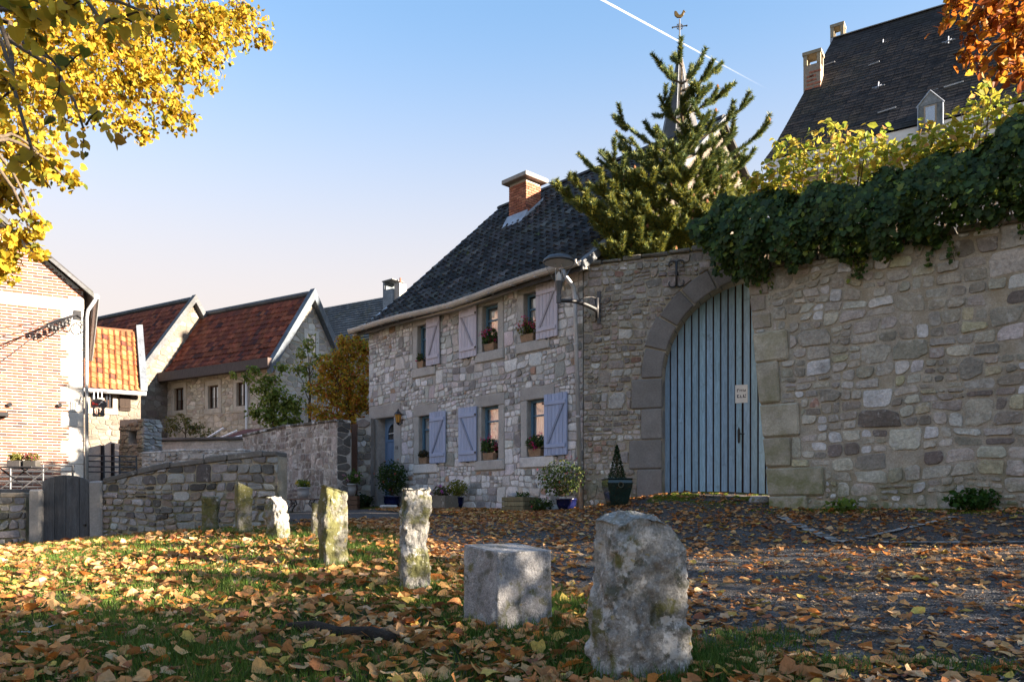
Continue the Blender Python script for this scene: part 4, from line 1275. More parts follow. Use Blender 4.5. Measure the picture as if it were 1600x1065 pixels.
def standing_stone(label, x, y, h, w, dp, yaw, mat, seed, taper=.9, topf=None, rough=.035, leanx=0.0, nseg=(9, 8, 16), edge=6.0, chips=()):
    """rough upright block: local x width, y depth; topf(u,v) -> lowering of the top surface"""
    bm = bmesh.new()
    nx, ny, nz = nseg
    sink = .25; H = h + sink
    grid = {}
    def vert(i, j, k):
        key = (i, j, k)
        if key in grid: return grid[key]
        u = i / nx * 2 - 1; v = j / ny * 2 - 1; s = k / nz
        # superellipse section
        r = (abs(u) ** edge + abs(v) ** edge) ** (1 / edge)
        m_ = max(abs(u), abs(v))
        f_ = m_ / r if r > 0 else 1
        tp = 1 + (taper - 1) * s
        X = u * f_ * w / 2 * tp; Y = v * f_ * dp / 2 * tp; Z = s * H
        if topf is not None:
            low = topf(u, v)
            Z -= low * max(0, (s - .45) / .55) ** 1.0
        ed = 1.0
        p = Vector((X * 3 + seed * 7.3, Y * 3 + seed, Z * 3))
        nn = mnoise.fractal(p, 1.0, 2.0, 5)
        n2 = mnoise.fractal(p * 3.5 + Vector((9, 2, 5)), 1.0, 2.0, 4)
        d = Vector((X, Y, 0));
        if d.length > 1e-4: d.normalize()
        if k == nz: d = (d * .4 + Vector((0, 0, 1))) * .6
        fc = mnoise.cell(Vector((X * 9 + seed * 3, Y * 9, Z * 7)) + Vector((n2, nn, n2)) * .8) - .5
        q = Vector((X, Y, Z)) + d * (nn * rough + n2 * rough * .6 + fc * rough * .35)
        for (cx, cy, cz, cr, ca) in chips:
            dd = (Vector((cx, cy, cz + sink)) - q).length
            if dd < cr: q -= Vector((X, Y, 0)).normalized() * ca * (1 - dd / cr)
        q.x += leanx * s
        grid[key] = bm.verts.new(q - Vector((0, 0, sink)))
        return grid[key]
    def face(a): 
        try: bm.faces.new(a)
        except ValueError: pass
    for k in range(nz):
        for i in range(nx):
            face([vert(i, 0, k), vert(i + 1, 0, k), vert(i + 1, 0, k + 1), vert(i, 0, k + 1)])
            face([vert(i + 1, ny, k), vert(i, ny, k), vert(i, ny, k + 1), vert(i + 1, ny, k + 1)])
        for j in range(ny):
            face([vert(0, j + 1, k), vert(0, j, k), vert(0, j, k + 1), vert(0, j + 1, k + 1)])
            face([vert(nx, j, k), vert(nx, j + 1, k), vert(nx, j + 1, k + 1), vert(nx, j, k + 1)])
    for i in range(nx):
        for j in range(ny):
            face([vert(i, j, nz), vert(i + 1, j, nz), vert(i + 1, j + 1, nz), vert(i, j + 1, nz)])
    me = bpy.data.meshes.new('standing_stone')
    bm.to_mesh(me); bm.free()
    me.polygons.foreach_set('use_smooth', np.ones(len(me.polygons), dtype=bool))
    me.materials.append(mat)
    o = bpy.data.objects.new('standing_stone', me)
    o.location = (x, y, gz(x, y) - .02); o.rotation_euler = (0, 0, yaw)
    COL.objects.link(o)
    return tag(o, label, 'stone', 'standing stones along the lawn')
STONES = []
def st(px, d, *a, **k):
    x = (px - 800) / FPX * d
    STONES.append((x, d, k.get('w', .30)))
    return x, d
x, y = st(1000, 4.72, w=.56)
standing_stone('largest nearest grey lichened upright stone with a broken sloping top', x, y, 1.0, .54, .34, R(24), M['men_a'], 1.0, taper=.92, edge=7, rough=.034, nseg=(44, 30, 76),
               topf=lambda u, v: .11 * max(0, u) ** 2.2 + .05 * max(0, -u) ** 2.5 + .04 * max(0, -v), chips=((.25, -.12, .92, .22, .07), (-.24, -.15, .95, .16, .05), (.05, -.17, .85, .18, .035)))
x, y = st(793, 6.05, w=.60)
standing_stone('low squared stone block with a smooth flat pale top', x, y, .64, .52, .44, R(38), M['men_b'], 2.0, taper=.98, edge=60, rough=.007, nseg=(40, 34, 46), topf=lambda u, v: .02 * (1 - v))
x, y = st(649, 7.3)
standing_stone('slender tall lichened stone beside the squared block', x, y, .99, .27, .24, R(14), M['men_c'], 3.3, taper=.95, edge=6, rough=.035, nseg=(26, 22, 70), chips=((.14, 0, .5, .2, .04),))
x, y = st(521, 8.75)
standing_stone('yellow mossy square post stone with a flat worn top', x, y, .90, .27, .26, R(30), M['men_d'], 4.1, taper=.95, edge=9, rough=.028, nseg=(24, 22, 54), topf=lambda u, v: .04 * u)
x, y = st(435, 10.95)
standing_stone('short leaning rough stone with a slanted mossy top', x, y, .66, .32, .26, R(-28), M['men_c'], 5.2, taper=.78, edge=5, rough=.05, leanx=-.05, nseg=(22, 18, 36), topf=lambda u, v: .10 * max(0, u))
x, y = st(381, 12.0)
standing_stone('upright slim stone with dark moss on its upper half', x, y, .78, .23, .22, R(32), M['men_d'], 6.4, taper=.97, edge=9, rough=.02, nseg=(10, 10, 20), topf=lambda u, v: .05 * u)
x, y = st(329, 12.3)
standing_stone('smallest dark mossy stone nearest the wooden garden gate', x, y, .62, .27, .22, R(10), M['men_d'], 7.7, taper=.94, edge=5, rough=.03, nseg=(10, 9, 18))
x, y = st(498, 11.3)
standing_stone('thin dark stone mostly hidden behind the yellow mossy post', x, y, .55, .2, .18, R(12), M['men_d'], 8.8, taper=.95, edge=6, rough=.02, nseg=(8, 8, 16))

# ================================================================== LEFT GARDEN WALL, POSTS, WOODEN GATE
LF = Frame(-7.43, 14.5, 3.30, -.52)
PAL_L = [(4, (.24, .23, .225)), (2.5, (.31, .30, .295)), (3.5, (.15, .14, .135)), (1, (.27, .22, .185)), (.8, (.40, .39, .38)), (1.5, (.09, .085, .08))]
def sloped_wall(name, label, fr, top, x1, y_th, zb, palette, matS, matM, seed, h=.15, asp=2.0, gap=.03, depth=(.01, .05), cope=None, cat='wall', group=None, limit=300):
    o = fthing(name, label, cat, fr, group)
    mb = MB()
    for i in range(len(top) - 1):
        (a, za), (b, zb_) = top[i], top[i + 1]
        mb.hexa([(a, 0, zb), (b, 0, zb), (b, y_th, zb), (a, y_th, zb)], [(a, 0, za), (b, 0, zb_), (b, y_th, zb_), (a, y_th, za)])
    mb.build('wall_core', matM, o)
    reg = [(top[0][0], zb), (x1, zb)] + [(a, b) for a, b in top[::-1]]
    lay_stones(coursed_cells(reg, (), (), H=h * 1.9, asp=asp * .85, gap=gap * .7, seed=seed, mix=(.2, .55, .25)), o, matS, palette, 0.0, depth, seed=seed, limit=limit)
    if cope:
        col, hh, ov = cope
        x = top[0][0]
        while x < top[-1][0] - .05:
            w_ = min(random.uniform(.35, .7), top[-1][0] - x)
            z0 = np.interp(x, [t[0] for t in top], [t[1] for t in top]); z1 = np.interp(x + w_, [t[0] for t in top], [t[1] for t in top])
            k = hh * random.uniform(.8, 1.2)
            MB().hexa([(x, -ov, z0 + .002), (x + w_ - .015, -ov, z1 + .002), (x + w_ - .015, y_th + ov, z1 + .002), (x, y_th + ov, z0 + .002)],
                      [(x, -ov, z0 + k), (x + w_ - .015, -ov, z1 + k), (x + w_ - .015, y_th + ov, z1 + k), (x, y_th + ov, z0 + k)], tuple(np.array(col) * random.uniform(.8, 1.25))).build('coping_stone', matS, o, bev=.015, jit=.006)
            x += w_
    return o
sloped_wall('lawn_wall', 'low grey rubble wall with dark sloping coping behind the small stones', LF, [(0, .46), (.5, .57), (1.35, .73), (2.9, .90), (3.36, .92)], 3.36, .38, -1.0,
            PAL_L, M['stone'], M['mortar_dark'], 51, h=.15, asp=2.1, gap=.03, cope=((.14, .13, .12), .10, .04))
LF2 = Frame(-13.5, 14.9, 4.72, -.34)
sloped_wall('lawn_wall', 'low stone wall left of the wooden garden gate', LF2, [(0, .20), (2.5, .22), (4.62, .20)], 4.62, .35, -1.1, PAL_L, M['stone'], M['mortar_dark'], 52, h=.17, asp=1.9, cope=((.30, .25, .19), .08, .02))
for (px0, px1, pt_, lab) in ((48, 66.5, 764, 'upright stone gatepost left of the wooden garden gate'), (142, 162, 751, 'upright stone gatepost right of the wooden garden gate')):
    a = P(px0, pt_, 14.5); b = P(px1, pt_, 14.5)
    o = MB().box(a.x, b.x, 14.42, 14.72, .3, a.z, (.27, .255, .24)).build('gatepost', M['dressed'], None, bev=.03, jit=.01)
    tag(o, lab, 'gatepost')
gt = thing('garden_gate', 'dark wooden plank garden gate with a rounded top', 'gate', (P(67, 800, 14.55).x, 14.55, EYE - .66))
gx_ = [0, .226, .432, .675, .855]; gt_ = [(.0, 1.06), (.226, 1.22), (.432, 1.285), (.675, 1.22), (.855, 1.12)]
for k in range(4):
    a, b = gx_[k] + .004, gx_[k + 1] - .004
    tops = []
    for j in range(5):
        q = a + (b - a) * j / 4
        tops.append((q, .98 + .31 * math.sqrt(max(0, 1 - ((q - .43) / .55) ** 2)) - .02))
    MB().prism([(a, .02), (b, .02)] + tops[::-1], -.02, .02, 'y', tuple(np.array((.075, .078, .085)) * random.uniform(.85, 1.2))).build('plank', M['grey_wood'], gt, bev=.004)
hb = MB()
for z in (.25, .85): hb.box(.0, .85, .024, .06, z, z + .1, (.06, .06, .065))
hb.build('ledge', M['grey_wood'], gt)
lm = MB(); lm.box(.76, .80, -.045, -.022, .34, .38); lm.tube([(.78, -.06, .36), (.78, -.03, .36)], .02, 8); lm.build('latch', M['iron'], gt)

# ================================================================== BRICK GABLE HOUSE AT LEFT
BF = Frame(-19.2, 16.7, .877, .48)
BW = 9.0; BE = 5.72; BA = 9.45
def brick_tex(name, c1, c2, mortar, scale=1.0, bw=.23, bh=.075, mo=.016, flat=0):
    m, t = _nodes(name)
    out = t.nodes.new('ShaderNodeOutputMaterial'); bs = t.nodes.new('ShaderNodeBsdfPrincipled')
    tc = t.nodes.new('ShaderNodeTexCoord'); sx = t.nodes.new('ShaderNodeSeparateXYZ'); cb = t.nodes.new('ShaderNodeCombineXYZ')
    t.links.new(tc.outputs['Object'], sx.inputs[0])
    t.links.new(_math(t, 'ADD', sx.outputs[0], sx.outputs[1]), cb.inputs[0]); t.links.new(sx.outputs[2], cb.inputs[1])
    b = t.nodes.new('ShaderNodeTexBrick'); b.inputs['Scale'].default_value = 1.0
    b.inputs['Brick Width'].default_value = bw; b.inputs['Row Height'].default_value = bh; b.inputs['Mortar Size'].default_value = mo
    b.inputs['Color1'].default_value = (*c1, 1); b.inputs['Color2'].default_value = (*c2, 1); b.inputs['Mortar'].default_value = (*mortar, 1)
    b.inputs['Mortar Smooth'].default_value = .2
    t.links.new(cb.outputs[0], b.inputs['Vector'])
    c = _mix(t, _ramp(t, _noise(t, tc.outputs['Object'], 3, 5), .4, .7, 0, .35), b.outputs['Color'], tuple(np.array(c1) * .5))
    t.links.new(c, bs.inputs['Base Color']); bs.inputs['Roughness'].default_value = .9
    bp = t.nodes.new('ShaderNodeBump'); bp.inputs['Strength'].default_value = .5; bp.inputs['Distance'].default_value = .01; bp.invert = True
    t.links.new(b.outputs['Fac'], bp.inputs['Height']); t.links.new(bp.outputs[0], bs.inputs['Normal'])
    t.links.new(bs.outputs[0], out.inputs['Surface'])
    return m
M['brick_far'] = brick_tex('facade_brick_far', (.235, .085, .05), (.17, .062, .042), (.50, .45, .40))
bh = fthing('brick_house', 'sunlit red brick gable house with pale quoins at left', 'house', BF)
mb = MB()
mb.prism([(0, -1.5), (BW, -1.5), (BW, BE), (BW / 2, BA), (0, BE)], .02, 10.0, 'y')
b_wall = mb.build('wall', M['brick_far'], bh)
mb = MB(); mb.prism([(6.2, 0.42), (BW - .02, .42), (BW - .02, BE), (6.2, BE + 2.36)], .001, .018, 'y'); mb.build('mortar_bed', M['mortar_white'], b_wall)
# plinth of whitewashed stone
pl_cells = rubble_cells([(5.8, -1.0), (BW, -1.0), (BW, .42), (5.8, .42)], (), (), h=.2, asp=1.7, gap=.03, seed=61)
lay_stones(pl_cells, b_wall, M['render_white'], [(1, (.6, .58, .55))], .018, (.01, .03), seed=61)
# bricks
brk = []
PAL_B = [(4, (.235, .085, .05)), (3, (.19, .07, .045)), (2, (.29, .12, .075)), (1.4, (.125, .055, .042)), (.6, (.075, .045, .04))]
z = .43; row = 0
quo = []
zq = .43; kq = 0
while zq < BE - .35:
    hh = .34 + .05 * math.sin(kq * 1.7); wq = .52 if kq % 2 else .34
    quo.append((BW - wq, BW + .004, zq, min(zq + hh - .006, BE - .02))); zq += hh; kq += 1
band = (5.24, 5.44)
while z < BE + 2.2:
    x = 6.3 - (.115 if row % 2 else 0)
    while x < BW:
        a = x; b = x + .208
        lim = BW if z < BE else BW - (z + .06 - BE) / ((BA - BE) / (BW / 2)) - .08
        if not (band[0] - .05 < z < band[1]) and a < lim:
            for (q0, q1, qz0, qz1) in quo:
                if qz0 - .04 < z < qz1 - .01: lim = min(lim, q0 - .012)
            b = min(b, lim)
            if b - a > .05: brk.append((a, b, z))
        x += .222
    z += .0745; row += 1
cols = pick(PAL_B, len(brk), .2, np.random.default_rng(5))
order = sorted(range(len(brk)), key=lambda i: (brk[i][0] - 8) ** 2 * 2 + (brk[i][2] - 2.2) ** 2 if brk[i][0] > 7.0 else 99)
rest = MB(); bme = None
for rank, i in enumerate(order):
    a, b, z = brk[i]; y_ = random.uniform(-.011, -.004)
    if rank < 300:
        if bme is None:
            o = MB().box(0, 1, 0, .03, 0, .052).build('brick', M['brick_red'], b_wall); bme = o.data
        else:
            o = bpy.data.objects.new('brick', bme); link(o, b_wall)
        o.location = (a, y_, z); o.scale = (b - a, 1, 1); o.color = (*cols[i], 1)
    else:
        rest.box(a, b, y_, .02, z, z + .052, tuple(cols[i]))
rest.build('bricks', M['brick_red'], b_wall, kind='stuff')
for (q0, q1, z0, z1) in quo:
    dressed_block('quoin', q0, q1, z0 + .004, z1, -.018, .3, b_wall, (.60, .56, .51), bev=.012)
dressed_block('string_course', 5.5, BW + .006, band[0], band[1] - .01, -.03, .05, b_wall, (.60, .56, .51), bev=.01)
# roof with slate verge
rf = MB()
ov = .22
for sgn in (0, 1):
    xe = BW + ov if sgn == 0 else -ov
    sl = (BA - BE) / (BW / 2)
    ze = BE - ov * sl
    q = [(xe, -.18, ze), (xe, 10.2, ze), (BW / 2, 10.2, BA), (BW / 2, -.18, BA)]
    if sgn: q = q[::-1]
    rf.hexa([(p[0], p[1], p[2] + .03) for p in q], [(p[0], p[1], p[2] + .17) for p in q])
rf.c = [(.055, .055, .06)] * len(rf.v)
b_roof = rf.build('roof', M['slate'], bh)
sl = (BA - BE) / (BW / 2)
mb = MB()
mb.hexa([(BW + .24, -.20, BE - .24 * sl + .02), (BW + .24, -.16, BE - .24 * sl + .02), (BW / 2, -.16, BA + .02), (BW / 2, -.20, BA + .02)],
        [(BW + .24, -.20, BE - .24 * sl + .12), (BW + .24, -.16, BE - .24 * sl + .12), (BW / 2, -.16, BA + .12), (BW / 2, -.20, BA + .12)])
mb.c = [(.10, .105, .115)] * len(mb.v); mb.build('verge_board', M['slate'], b_roof)
mb = MB(); mb.tube([(BW + .30, -.1, BE - .12), (BW + .30, 10, BE - .12)], .075, 8); mb.build('gutter', M['zinc'], bh)
mb = MB(); mb.tube([(BW + .28, -.05, BE - .18), (BW + .10, -.06, BE - .5), (BW + .07, -.06, BE - .7), (BW + .07, -.06, -1.0)], .045, 10); mb.build('downpipe', M['zinc'], bh, smooth=True)
# ground floor lamps on the facade
for (px, py) in ((16, 632), (94, 633)):
    t_, z_ = BF.tz(px, py)
    o = thing('wall_spotlight', 'small round black spotlight on the brick wall, ' + ('left of the pair' if px < 50 else 'nearer the quoins'), 'wall light', BF.w(t_, -.03, z_), BF.rot)
    MB().tube([(0, .03, 0), (0, -.06, 0)], .05, 14).build('housing', M['iron'], o, smooth=False)
    MB().tube([(0, -.061, 0), (0, -.066, 0)], .036, 14).build('lens', M['clear'], o)
t_, z_ = BF.tz(5, 648)
o = thing('wall_lantern_box', 'dark boxy fitting on the brick wall at the left edge', 'wall light', BF.w(t_, -.03, z_), BF.rot)
MB().box(-.25, .12, -.16, .01, -.05, .06).build('housing', M['iron'], o, bev=.01)
MB().box(-.22, .09, -.14, -.02, -.06, -.052).build('lens', M['clear'], o)

# cable bracket with insulators and cables
cb = fthing('cable_bracket', 'tangled black cable bracket bolted to the brick wall corner', 'bracket', BF)
t1_, z1_ = BF.tz(119, 491, -.1); t0_, z0_ = BF.tz(74, 507, -.5)
A = Vector((t1_, -.08, z1_)); B = Vector((t0_, -.55, z0_ ))
mb = MB(); mb.tube([A, B], .035, 6); mb.tube([A + Vector((.1, .08, -.02)), A], .03, 6); mb.box(A.x - .05, A.x + .12, -.05, .02, A.z - .12, A.z + .12)
mb.build('arm', M['iron'], cb)
rg = random.Random(4)
for k in range(7):
    p = A.lerp(B, .25 + k * .12); zz = rg.uniform(-.16, -.02)
    MB().lathe([(.02, p.z + zz - .08), (.045, p.z + zz - .05), (.035, p.z + zz), (.045, p.z + zz + .03), (.02, p.z + zz + .06)], 8, p.x, p.y).build('insulator', M['iron'], cb)
mb = MB()
for k in range(9):
    p = A.lerp(B, rg.uniform(0, 1)); q = A.lerp(B, rg.uniform(0, 1)) + Vector((rg.uniform(-.05, .1), .1, rg.uniform(-.45, -.1)))
    m_ = (p + q) / 2 + Vector((0, 0, -.12))
    mb.tube([p, m_, q], .012, 5)
lp = [A + Vector((.05 + .12 * math.cos(a), 0, -.35 + .15 * math.sin(a))) for a in [2 * math.pi * j / 12 for j in range(13)]]
mb.tube(lp, .012, 5); mb.tube([A, A + Vector((.17, 0, -.1)), A + Vector((.17, 0, -.35))], .012, 5)
mb.build('wire_loop', M['iron'], cb)
for k, (pxe, pye, de) in enumerate(((-60, 517, 16), (-60, 534, 14.5), (-40, 592, 15))):
    s_ = BF.w(*(B if k != 0 else A.lerp(B, .2)))
    e_ = P(pxe, pye, de)
    mb = MB(); mb.tube([s_.lerp(e_, j / 10) - Vector((0, 0, .06 * math.sin(math.pi * j / 10))) for j in range(11)], .012, 5)
    o = mb.build('cable', M['iron']); tag(o, ('uppermost', 'middle', 'lowest, steepest')[k] + ' black cable running left from the brick wall bracket', 'cable')

# hanging pub style sign with a rounded top at the corner
sg = thing('hanging_sign', 'black rounded hanging sign with red script and pale figure by brick corner', 'sign', P(153, 638, 20.6), R(4))
def S_(px, py): return ((px - 153) / FPX * 20.6, (638 - py) / FPX * 20.6)
outl = [S_(*p) for p in [(146, 650.5), (161, 650.5), (163, 648), (163, 638), (166, 634), (166, 629), (162, 625), (158, 623.2), (152, 622.5), (147, 624), (143, 628), (143, 634), (145.5, 638), (145, 648)]]
MB().prism(outl, -.02, .02, 'y').build('board', M['iron'], sg, bev=.004)
red = surf('sign_red', (.5, .03, .02), .6, (), ()); pale = surf('sign_cream', (.75, .5, .4), .6, (), ()); yel = surf('sign_yellow', (.7, .45, .03), .6, (), ())
mb = MB()
cur = [S_(*p) for p in [(145.2, 632), (145.8, 628), (147, 632.5), (148, 629), (149, 632.5), (150.5, 630), (151, 633), (152, 630), (153, 632.6), (154.6, 630.2)]]
mb.tube([(x, -.024, z) for x, z in cur], .008, 5); mb.build('lettering', red, sg)
mb = MB()
for seq in ([(149.5, 641), (149.5, 645), (151, 646.5)], [(150, 637.5), (153, 637), (156, 638)], [(152, 638), (152.6, 643), (152, 648)], [(155.8, 637.5), (157.5, 640), (156.5, 644)], [(157.5, 637), (158.2, 641)], [(149.5, 637.5), (149, 641)]):
    mb.tube([(S_(*p)[0], -.024, S_(*p)[1]) for p in seq], .013, 5)
mb.build('figure', pale, sg)
mb = MB(); mb.tube([(S_(155, 632)[0], -.024, S_(155, 632)[1]), (S_(160.5, 627)[0], -.024, S_(160.5, 627)[1])], .007, 5); mb.tube([(S_(158, 627.5)[0], -.024, S_(158, 627.5)[1]), (S_(161.5, 629)[0], -.024, S_(161.5, 629)[1])], .006, 5); mb.build('crossed_stroke', M['white_paint'], sg)
mb = MB(); mb.box(S_(155.5, 0)[0], S_(157, 0)[0], -.024, -.02, S_(0, 649.3)[1], S_(0, 647.8)[1]); mb.build('crest', yel, sg)
mb = MB(); mb.tube([(S_(133, 0)[0], .3, S_(0, 610.5)[1]), (S_(168, 0)[0], 0, S_(0, 611.5)[1])], .014, 6)
mb.tube([(0, 0, S_(0, 611)[1]), (0, 0, S_(0, 623)[1])], .01, 5); mb.tube([(S_(147, 0)[0], 0, S_(0, 611)[1]), (S_(147, 0)[0], 0, S_(0, 624)[1])], .01, 5); mb.tube([(S_(159, 0)[0], 0, S_(0, 611)[1]), (S_(159, 0)[0], 0, S_(0, 624)[1])], .01, 5)
mb.build('hanger', M['zinc'], sg)

# ================================================================== RED ROOFED HOUSES
PAL_RT = [(4, (.20, .058, .030)), (3, (.165, .045, .026)), (2, (.24, .075, .038)), (1.5, (.11, .035, .025)), (.6, (.07, .03, .026))]
PAL_C = [(4, (.52, .45, .37)), (3, (.60, .53, .44)), (2, (.43, .36, .29)), (1, (.36, .31, .25))]  # front stones warmed, bounced sunlight put into their colour
PAL_N = [(4, (.33, .31, .28)), (3, (.40, .375, .34)), (2, (.25, .235, .21)), (1, (.46, .44, .42))]
def big_tile(w, l): return tile_geo(w, l, amp=.06, th=.02, lift=.045)
def small_window(parent, t0, t1, z0, z1, frame=(.07, .035, .022), sur=(.50, .44, .37), sw=.22, y=0.0, bars=True):
    w = MB()
    w.box(t0, t0 + .06, y + .12, y + .18, z0, z1); w.box(t1 - .06, t1, y + .12, y + .18, z0, z1)
    w.box(t0 + .06, t1 - .06, y + .121, y + .179, z0, z0 + .06); w.box(t0 + .06, t1 - .06, y + .121, y + .179, z1 - .06, z1)
    w.c = [frame] * len(w.v)
    win = w.build('window', M['brown_wood'], parent)
    if bars:
        MB().box((t0 + t1) / 2 - .025, (t0 + t1) / 2 + .025, y + .115, y + .185, z0 + .06, z1 - .06, frame).build('glazing_bar', M['brown_wood'], win)
    MB().quad((t0 + .06, y + .15, z0 + .06), (t1 - .06, y + .15, z0 + .06), (t1 - .06, y + .15, z1 - .06), (t0 + .06, y + .15, z1 - .06)).build('pane', M['glass'], win)
    MB().quad((t0, y + .24, z0 + .5 * (z1 - z0)), (t1, y + .24, z0 + .5 * (z1 - z0)), (t1, y + .24, z1), (t0, y + .24, z1)).build('curtain', M['curtain'], win)
    if sur:
        dressed_block('jamb', t0 - sw, t0 - .002, z0, z1, y - .035, y + .14, win, sur); dressed_block('jamb', t1 + .002, t1 + sw, z0, z1, y - .035, y + .14, win, sur)
        dressed_block('lintel', t0 - sw, t1 + sw, z1 + .002, z1 + .28, y - .037, y + .14, win, sur); dressed_block('sill', t0 - sw - .04, t1 + sw + .04, z0 - .26, z0 - .002, y - .06, y + .14, win, sur)
    return win
R2 = Frame(-18.25, 42.2, .856, -.517)
h2 = fthing('red_roof_house', 'cream stone house with red tiled roof and slate barge boards beside trees', 'house', R2)
H2L = 8.1; H2E = 7.25; H2R = 10.7; H2D = 4.6
wins2 = []
for (a, b, c, d) in ((272.5, 287, 606, 641), (325.5, 341.5, 602, 638), (370, 385.5, 597, 634)):
    t0, za = R2.tz(a, c); t1, _ = R2.tz(b, c); tm = (a + b) / 2; _, za = R2.tz(tm, c); _, zc = R2.tz(tm, d)
    wins2.append((t0, t1, zc, za))
mb = MB()
wall_with_openings(0, H2L, -1.5, H2E, wins2, 0, .4, mb)
gw = []
for (a, b, c, d) in ((480, 491.5, 521, 548),):
    pass
mb.box(H2L - .4, H2L, .4, H2D, -1.5, H2E); mb.prism([(0, H2E), (H2D, H2E), (H2D / 2, H2R - .15)], H2L - .4, H2L, 'x')
mb.box(0, H2L - .4, H2D - .4, H2D, -1.5, H2E)
w2 = mb.build('wall', surf('cream_mortar', (.45, .385, .30), .95, ((2, .2), (20, .2)), ((30, .5, .02),)), h2)
zb_ = wins2[1][3]; zs_ = wins2[1][2]
rects = [(a - .26, b + .26, c - .3, d + .32) for a, b, c, d in wins2]
M['stone_cream'] = surf('cream_rubble_stone', None, .9, ((3, .2), (14, .22)), ((12, .5, .03),), over=(((.2, .17, .14), 1.3, .55, .72, .45),))
cells = rubble_cells([(0, 1.0), (H2L, 1.0), (H2L, H2E - .35), (0, H2E - .35)], rects, (), h=.20, asp=1.7, gap=.03, seed=71)
lay_stones(cells, w2, M['stone_cream'], PAL_C, 0, (.01, .04), seed=71, limit=300)
GP = Frame(R2.w(H2L, 0).x, R2.w(H2L, 0).y, R2.v[0], R2.v[1])
gablep = bpy.data.objects.new('gable_wall', None)
cells = rubble_cells([(0, 1.0), (H2D, 1.0), (H2D, H2E), (H2D / 2, H2R - .3), (0, H2E)], [(1.95, 2.75, 7.55, 8.95)], (), h=.24, asp=1.7, gap=.035, seed=72)
gm = MB(); rg = random.Random(72); gc = pick(PAL_N, len(cells), .16)
for i, c in enumerate(cells):
    v, f = stone_verts(c, 0, rg.uniform(.01, .035), rg); gm.add([(H2L - p[1], p[0], p[2]) for p in v], f, tuple(gc[i]))
gm.build('gable_stones', M['stone'], w2, kind='stuff')
mb = MB(); mb.box(H2L + .0, H2L + .02, 2.05, 2.65, 7.8, 8.75, (.05, .05, .055)); gwin = mb.build('window', M['glass'], h2)
for (a, b, c, d) in ((1.85, 2.05, 7.6, 8.95), (2.65, 2.85, 7.6, 8.95), (2.05, 2.65, 8.752, 8.95), (2.05, 2.65, 7.6, 7.798)):
    MB().box(H2L - .1, H2L + .05, a + .001, b - .001, c, d, (.5, .48, .45)).build('surround_stone', M['dressed'], gwin)
MB().box(H2L + .021, H2L + .035, 2.32, 2.38, 7.8, 8.75, (.3, .28, .27)).build('glazing_bar', M['brown_wood'], gwin)
for w_ in wins2: small_window(h2, *w_)
MB().box(.0, H2L, -.045, .0, zs_ - .32, zs_ - .265, (.5, .44, .37)).build('sill_band', M['dressed'], w2)
sl2 = (H2R - H2E) / (H2D / 2)
E2 = [(-.35, H2E - .30), (.2, H2E + .35), (H2D / 2, H2R)]
rf = MB(); roof_slab(rf, -.1, H2L + .25, E2, .12); roof_slab(rf, -.1, H2L + .25, [(H2D / 2 + .001, H2R), (H2D + .35, H2E - .4)], .12)
rf.c = [(.10, .04, .03)] * len(rf.v); r2 = rf.build('roof', M['red_tile'], h2)
roof_tiles(r2, M['red_tile'], PAL_RT, -.05, H2L - .05, E2, w=.27, expo=.36, seed=73, limit=300, tile=big_tile(.27, .44))
mb = MB(); mb.box(-.1, H2L + .2, -.62, -.30, H2E - .62, H2E - .16, (.10, .075, .068)); mb.build('eave_fascia', M['brown_wood'], h2)
for sgn in (0, 1):
    mb = MB(); ya, yb = (-.5, H2D / 2) if sgn == 0 else (H2D / 2, H2D + .5)
    za, zb2 = (H2E - .58, H2R + .08) if sgn == 0 else (H2R + .08, H2E - .58)
    mb.hexa([(H2L + .02, ya, za - .34), (H2L + .34, ya, za - .34), (H2L + .34, yb, zb2 - .34), (H2L + .02, yb, zb2 - .34)], [(H2L + .02, ya, za + .22), (H2L + .34, ya, za + .22), (H2L + .34, yb, zb2 + .22), (H2L + .02, yb, zb2 + .22)])
    mb.c = [(.085, .105, .13)] * len(mb.v); mb.build('barge_board', M['slate'], r2)
mb = MB(); mb.tube([(0, H2D / 2, H2R + .08), (H2L, H2D / 2, H2R + .08)], .14, 8); mb.c = [(.09, .10, .115)] * len(mb.v); mb.build('ridge_capping', M['slate'], r2)
t_, z_ = R2.tz(388, 560); mb = MB(); mb.tube([(t_, -.12, H2E - .3), (t_, -.12, 3.6), (t_ - .1, -.2, 3.45)], .06, 8); mb.build('downpipe', M['white_paint'], h2, smooth=True)

H1L = 12.0; H1D = 6.5
o1 = R2.w(-H1L, -1.74)
R1 = Frame(o1.x, o1.y, .856, -.517)
h1 = fthing('red_roof_house', 'red tiled house with grey stone gable behind the low sunlit wing', 'house', R1)
H1E = 6.9; H1R = 11.35
mb = MB(); mb.prism([(0, -1.5), (H1D, -1.5), (H1D, H1E), (H1D / 2, H1R - .15), (0, H1E)], H1L - .5, H1L, 'x'); mb.box(0, H1L - .5, 0, .4, -1.5, H1E)
w1 = mb.build('wall', surf('dull_gable_mortar', (.17, .15, .125), .95, ((2, .2), (20, .2)), ((30, .5, .02),)), h1)  # gable mortar and stones darkened in place of shade nothing casts here
cells = rubble_cells([(0, 0), (H1D, 0), (H1D, H1E), (H1D / 2, H1R - .3), (0, H1E)], [(-.1, 1.2, 0, 2.9)], (), h=.26, asp=1.6, gap=.035, seed=75)
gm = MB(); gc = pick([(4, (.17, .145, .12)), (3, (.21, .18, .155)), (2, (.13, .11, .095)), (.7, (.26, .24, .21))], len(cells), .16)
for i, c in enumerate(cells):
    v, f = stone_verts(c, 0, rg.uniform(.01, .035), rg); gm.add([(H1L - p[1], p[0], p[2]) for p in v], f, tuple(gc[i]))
gm.build('gable_stones', M['stone'], w1, kind='stuff')
